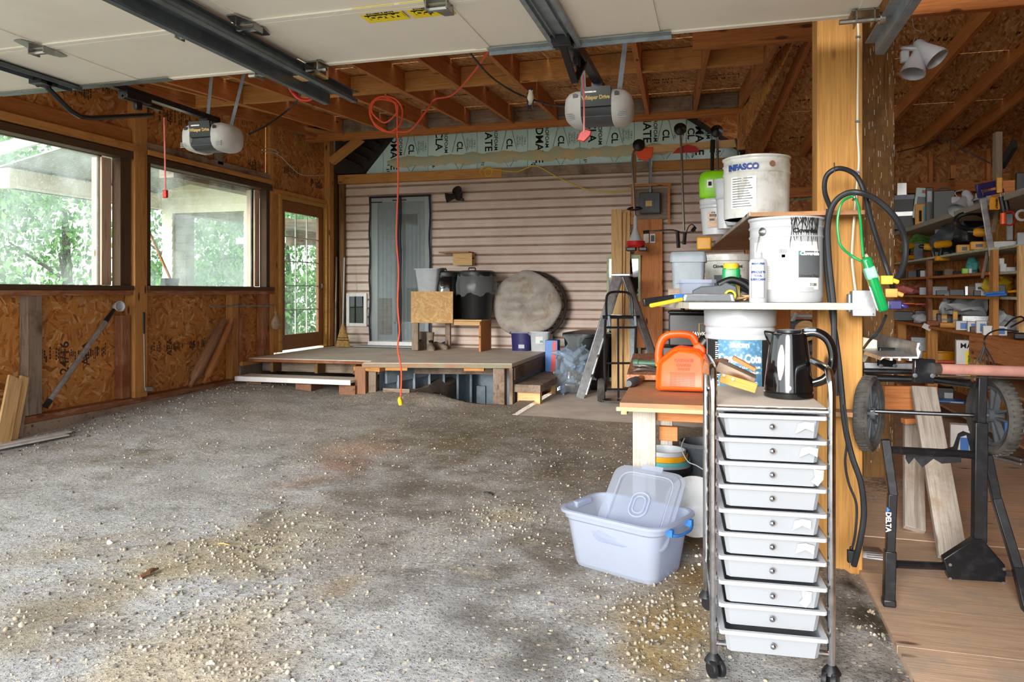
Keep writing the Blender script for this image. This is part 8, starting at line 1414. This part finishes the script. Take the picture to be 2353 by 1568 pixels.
fe = T('aluminium_fence', 'ribbed aluminium extrusion lying slanted on the saw stand', 'extrusion', tuple(WP(2090, 810, 3.1)))
a, b = WP(2003, 790, 3.75), WP(2108, 820, 2.95); ux = (b - a).normalized(); m = MB(); sd = ux.cross(Zv).normalized()      # profile: tall back wall and a toothed flat base
prof = [(0, 0), (.13, -.004), (.135, -.018), (.118, -.006), (.10, -.008), (.10, -.018), (.09, -.018), (.09, -.008), (.07, -.008), (.07, -.018), (.06, -.018), (.06, -.008), (.03, -.008), (.03, -.018), (.02, -.018), (.02, -.008), (-.004, -.008), (-.012, .02), (-.004, .03), (-.010, .055), (0, .055), (.004, .03)]
A_ = [a + sd * p[0] + Zv * p[1] for p in prof]; B_ = [b + sd * p[0] + Zv * p[1] for p in prof]; n = len(prof); m.add(A_ + B_, [tuple(range(n))[::-1], tuple(range(n, 2 * n))] + [(k, (k + 1) % n, n + (k + 1) % n, n + k) for k in range(n)]); ob('extrusion', m, M['alu'], fe, world=True)
for i in range(4): m = MB(); m.beam(a + Zv * (.012 + .011 * i) - sd * .011, b + Zv * (.012 + .011 * i) - sd * .011, .003, .003); ob('groove', m, M['grey'], fe, world=True)
mb_ = T('saw_bracket', 'cream metal bracket with a round hole at the left end of the saw stand', 'bracket', tuple(WP(1995, 805, 3.5))); m = MB(); zz = 3.45; pts = [WP(1983, 775, zz), WP(2016, 782, zz), WP(2016, 812, zz), WP(1997, 818, zz), (WP(1988, 834, zz)), WP(1982, 832, zz)]; off = Vector((0, .03, 0)); n = 6; m.add(pts + [p + off for p in pts], [tuple(range(n))[::-1], tuple(range(n, 2 * n))] + [(k, (k + 1) % n, n + (k + 1) % n, n + k) for k in range(n)]); ob('bracket', m, M['cream'], mb_, world=True, bev=.004); m = MB(); m.lathe([(.005, 0), (.005, .002)], WP(1994, 806, zz - .001), 14, (0, -1, 0)); ob('hole', m, M['ink'], mb_, world=True)
m = MB(); m.ball(WP(1978, 808, 3.36), .04, (.5, .3, 1.3), 8)
# papers on the floor, right of the post
p = PF(2003, 1275, .012); m = MB(); m.add([Vector(v) for v in ((p.x - .05, p.y - .06, .014), (p.x + .07, p.y - .08, .014), (p.x + .05, p.y + .10, .016), (p.x - .03, p.y + .10, .016))], [(0, 1, 2, 3)]); pp_ = ob('leaflet', m, M['paper'], None, 'printed white leaflet lying on the plywood floor beside the yellow post', 'leaflet', solid=.001); 
m = MB(); [m.box((p.x + .01, p.y - .05 + .03 * i, .0155), (.08 - .01 * (i % 3), .008, .0006)) for i in range(5)]; ob('print', m, M['greyink'], pp_, world=True)
# things behind the table seen between post and pails
mt_ = T('engine', 'jumble of a grey engine and tubes behind the sealer pail', 'engine', tuple(WP(1850, 780, 6.0))); m = MB(); c = WP(1835, 735, 6.0); m.box((c.x, c.y, .95), (.45, .3, .14)); m.box((c.x + .1, c.y, .80), (.5, .35, .10)); ob('block', m, M['dgrey'], mt_, world=True, bev=.03); m = MB(); m.tube([WP(1790, 725, 5.9), WP(1890, 728, 5.9)], .015); m.tube([WP(1830, 720, 5.9), WP(1810, 760, 5.9)], .02); ob('pipe', m, M['lgrey'], mt_, world=True); m = MB(); m.lathe([(.08, 0), (.08, .06)], WP(1850, 760, 5.8), 20, (0, -1, 0)); ob('air_filter', m, M['pine'], mt_, world=True); m = MB(); m.box((c.x, c.y, .74), (.7, .4, .028)); ob('mount_board', m, M['greywood'], mt_, world=True)
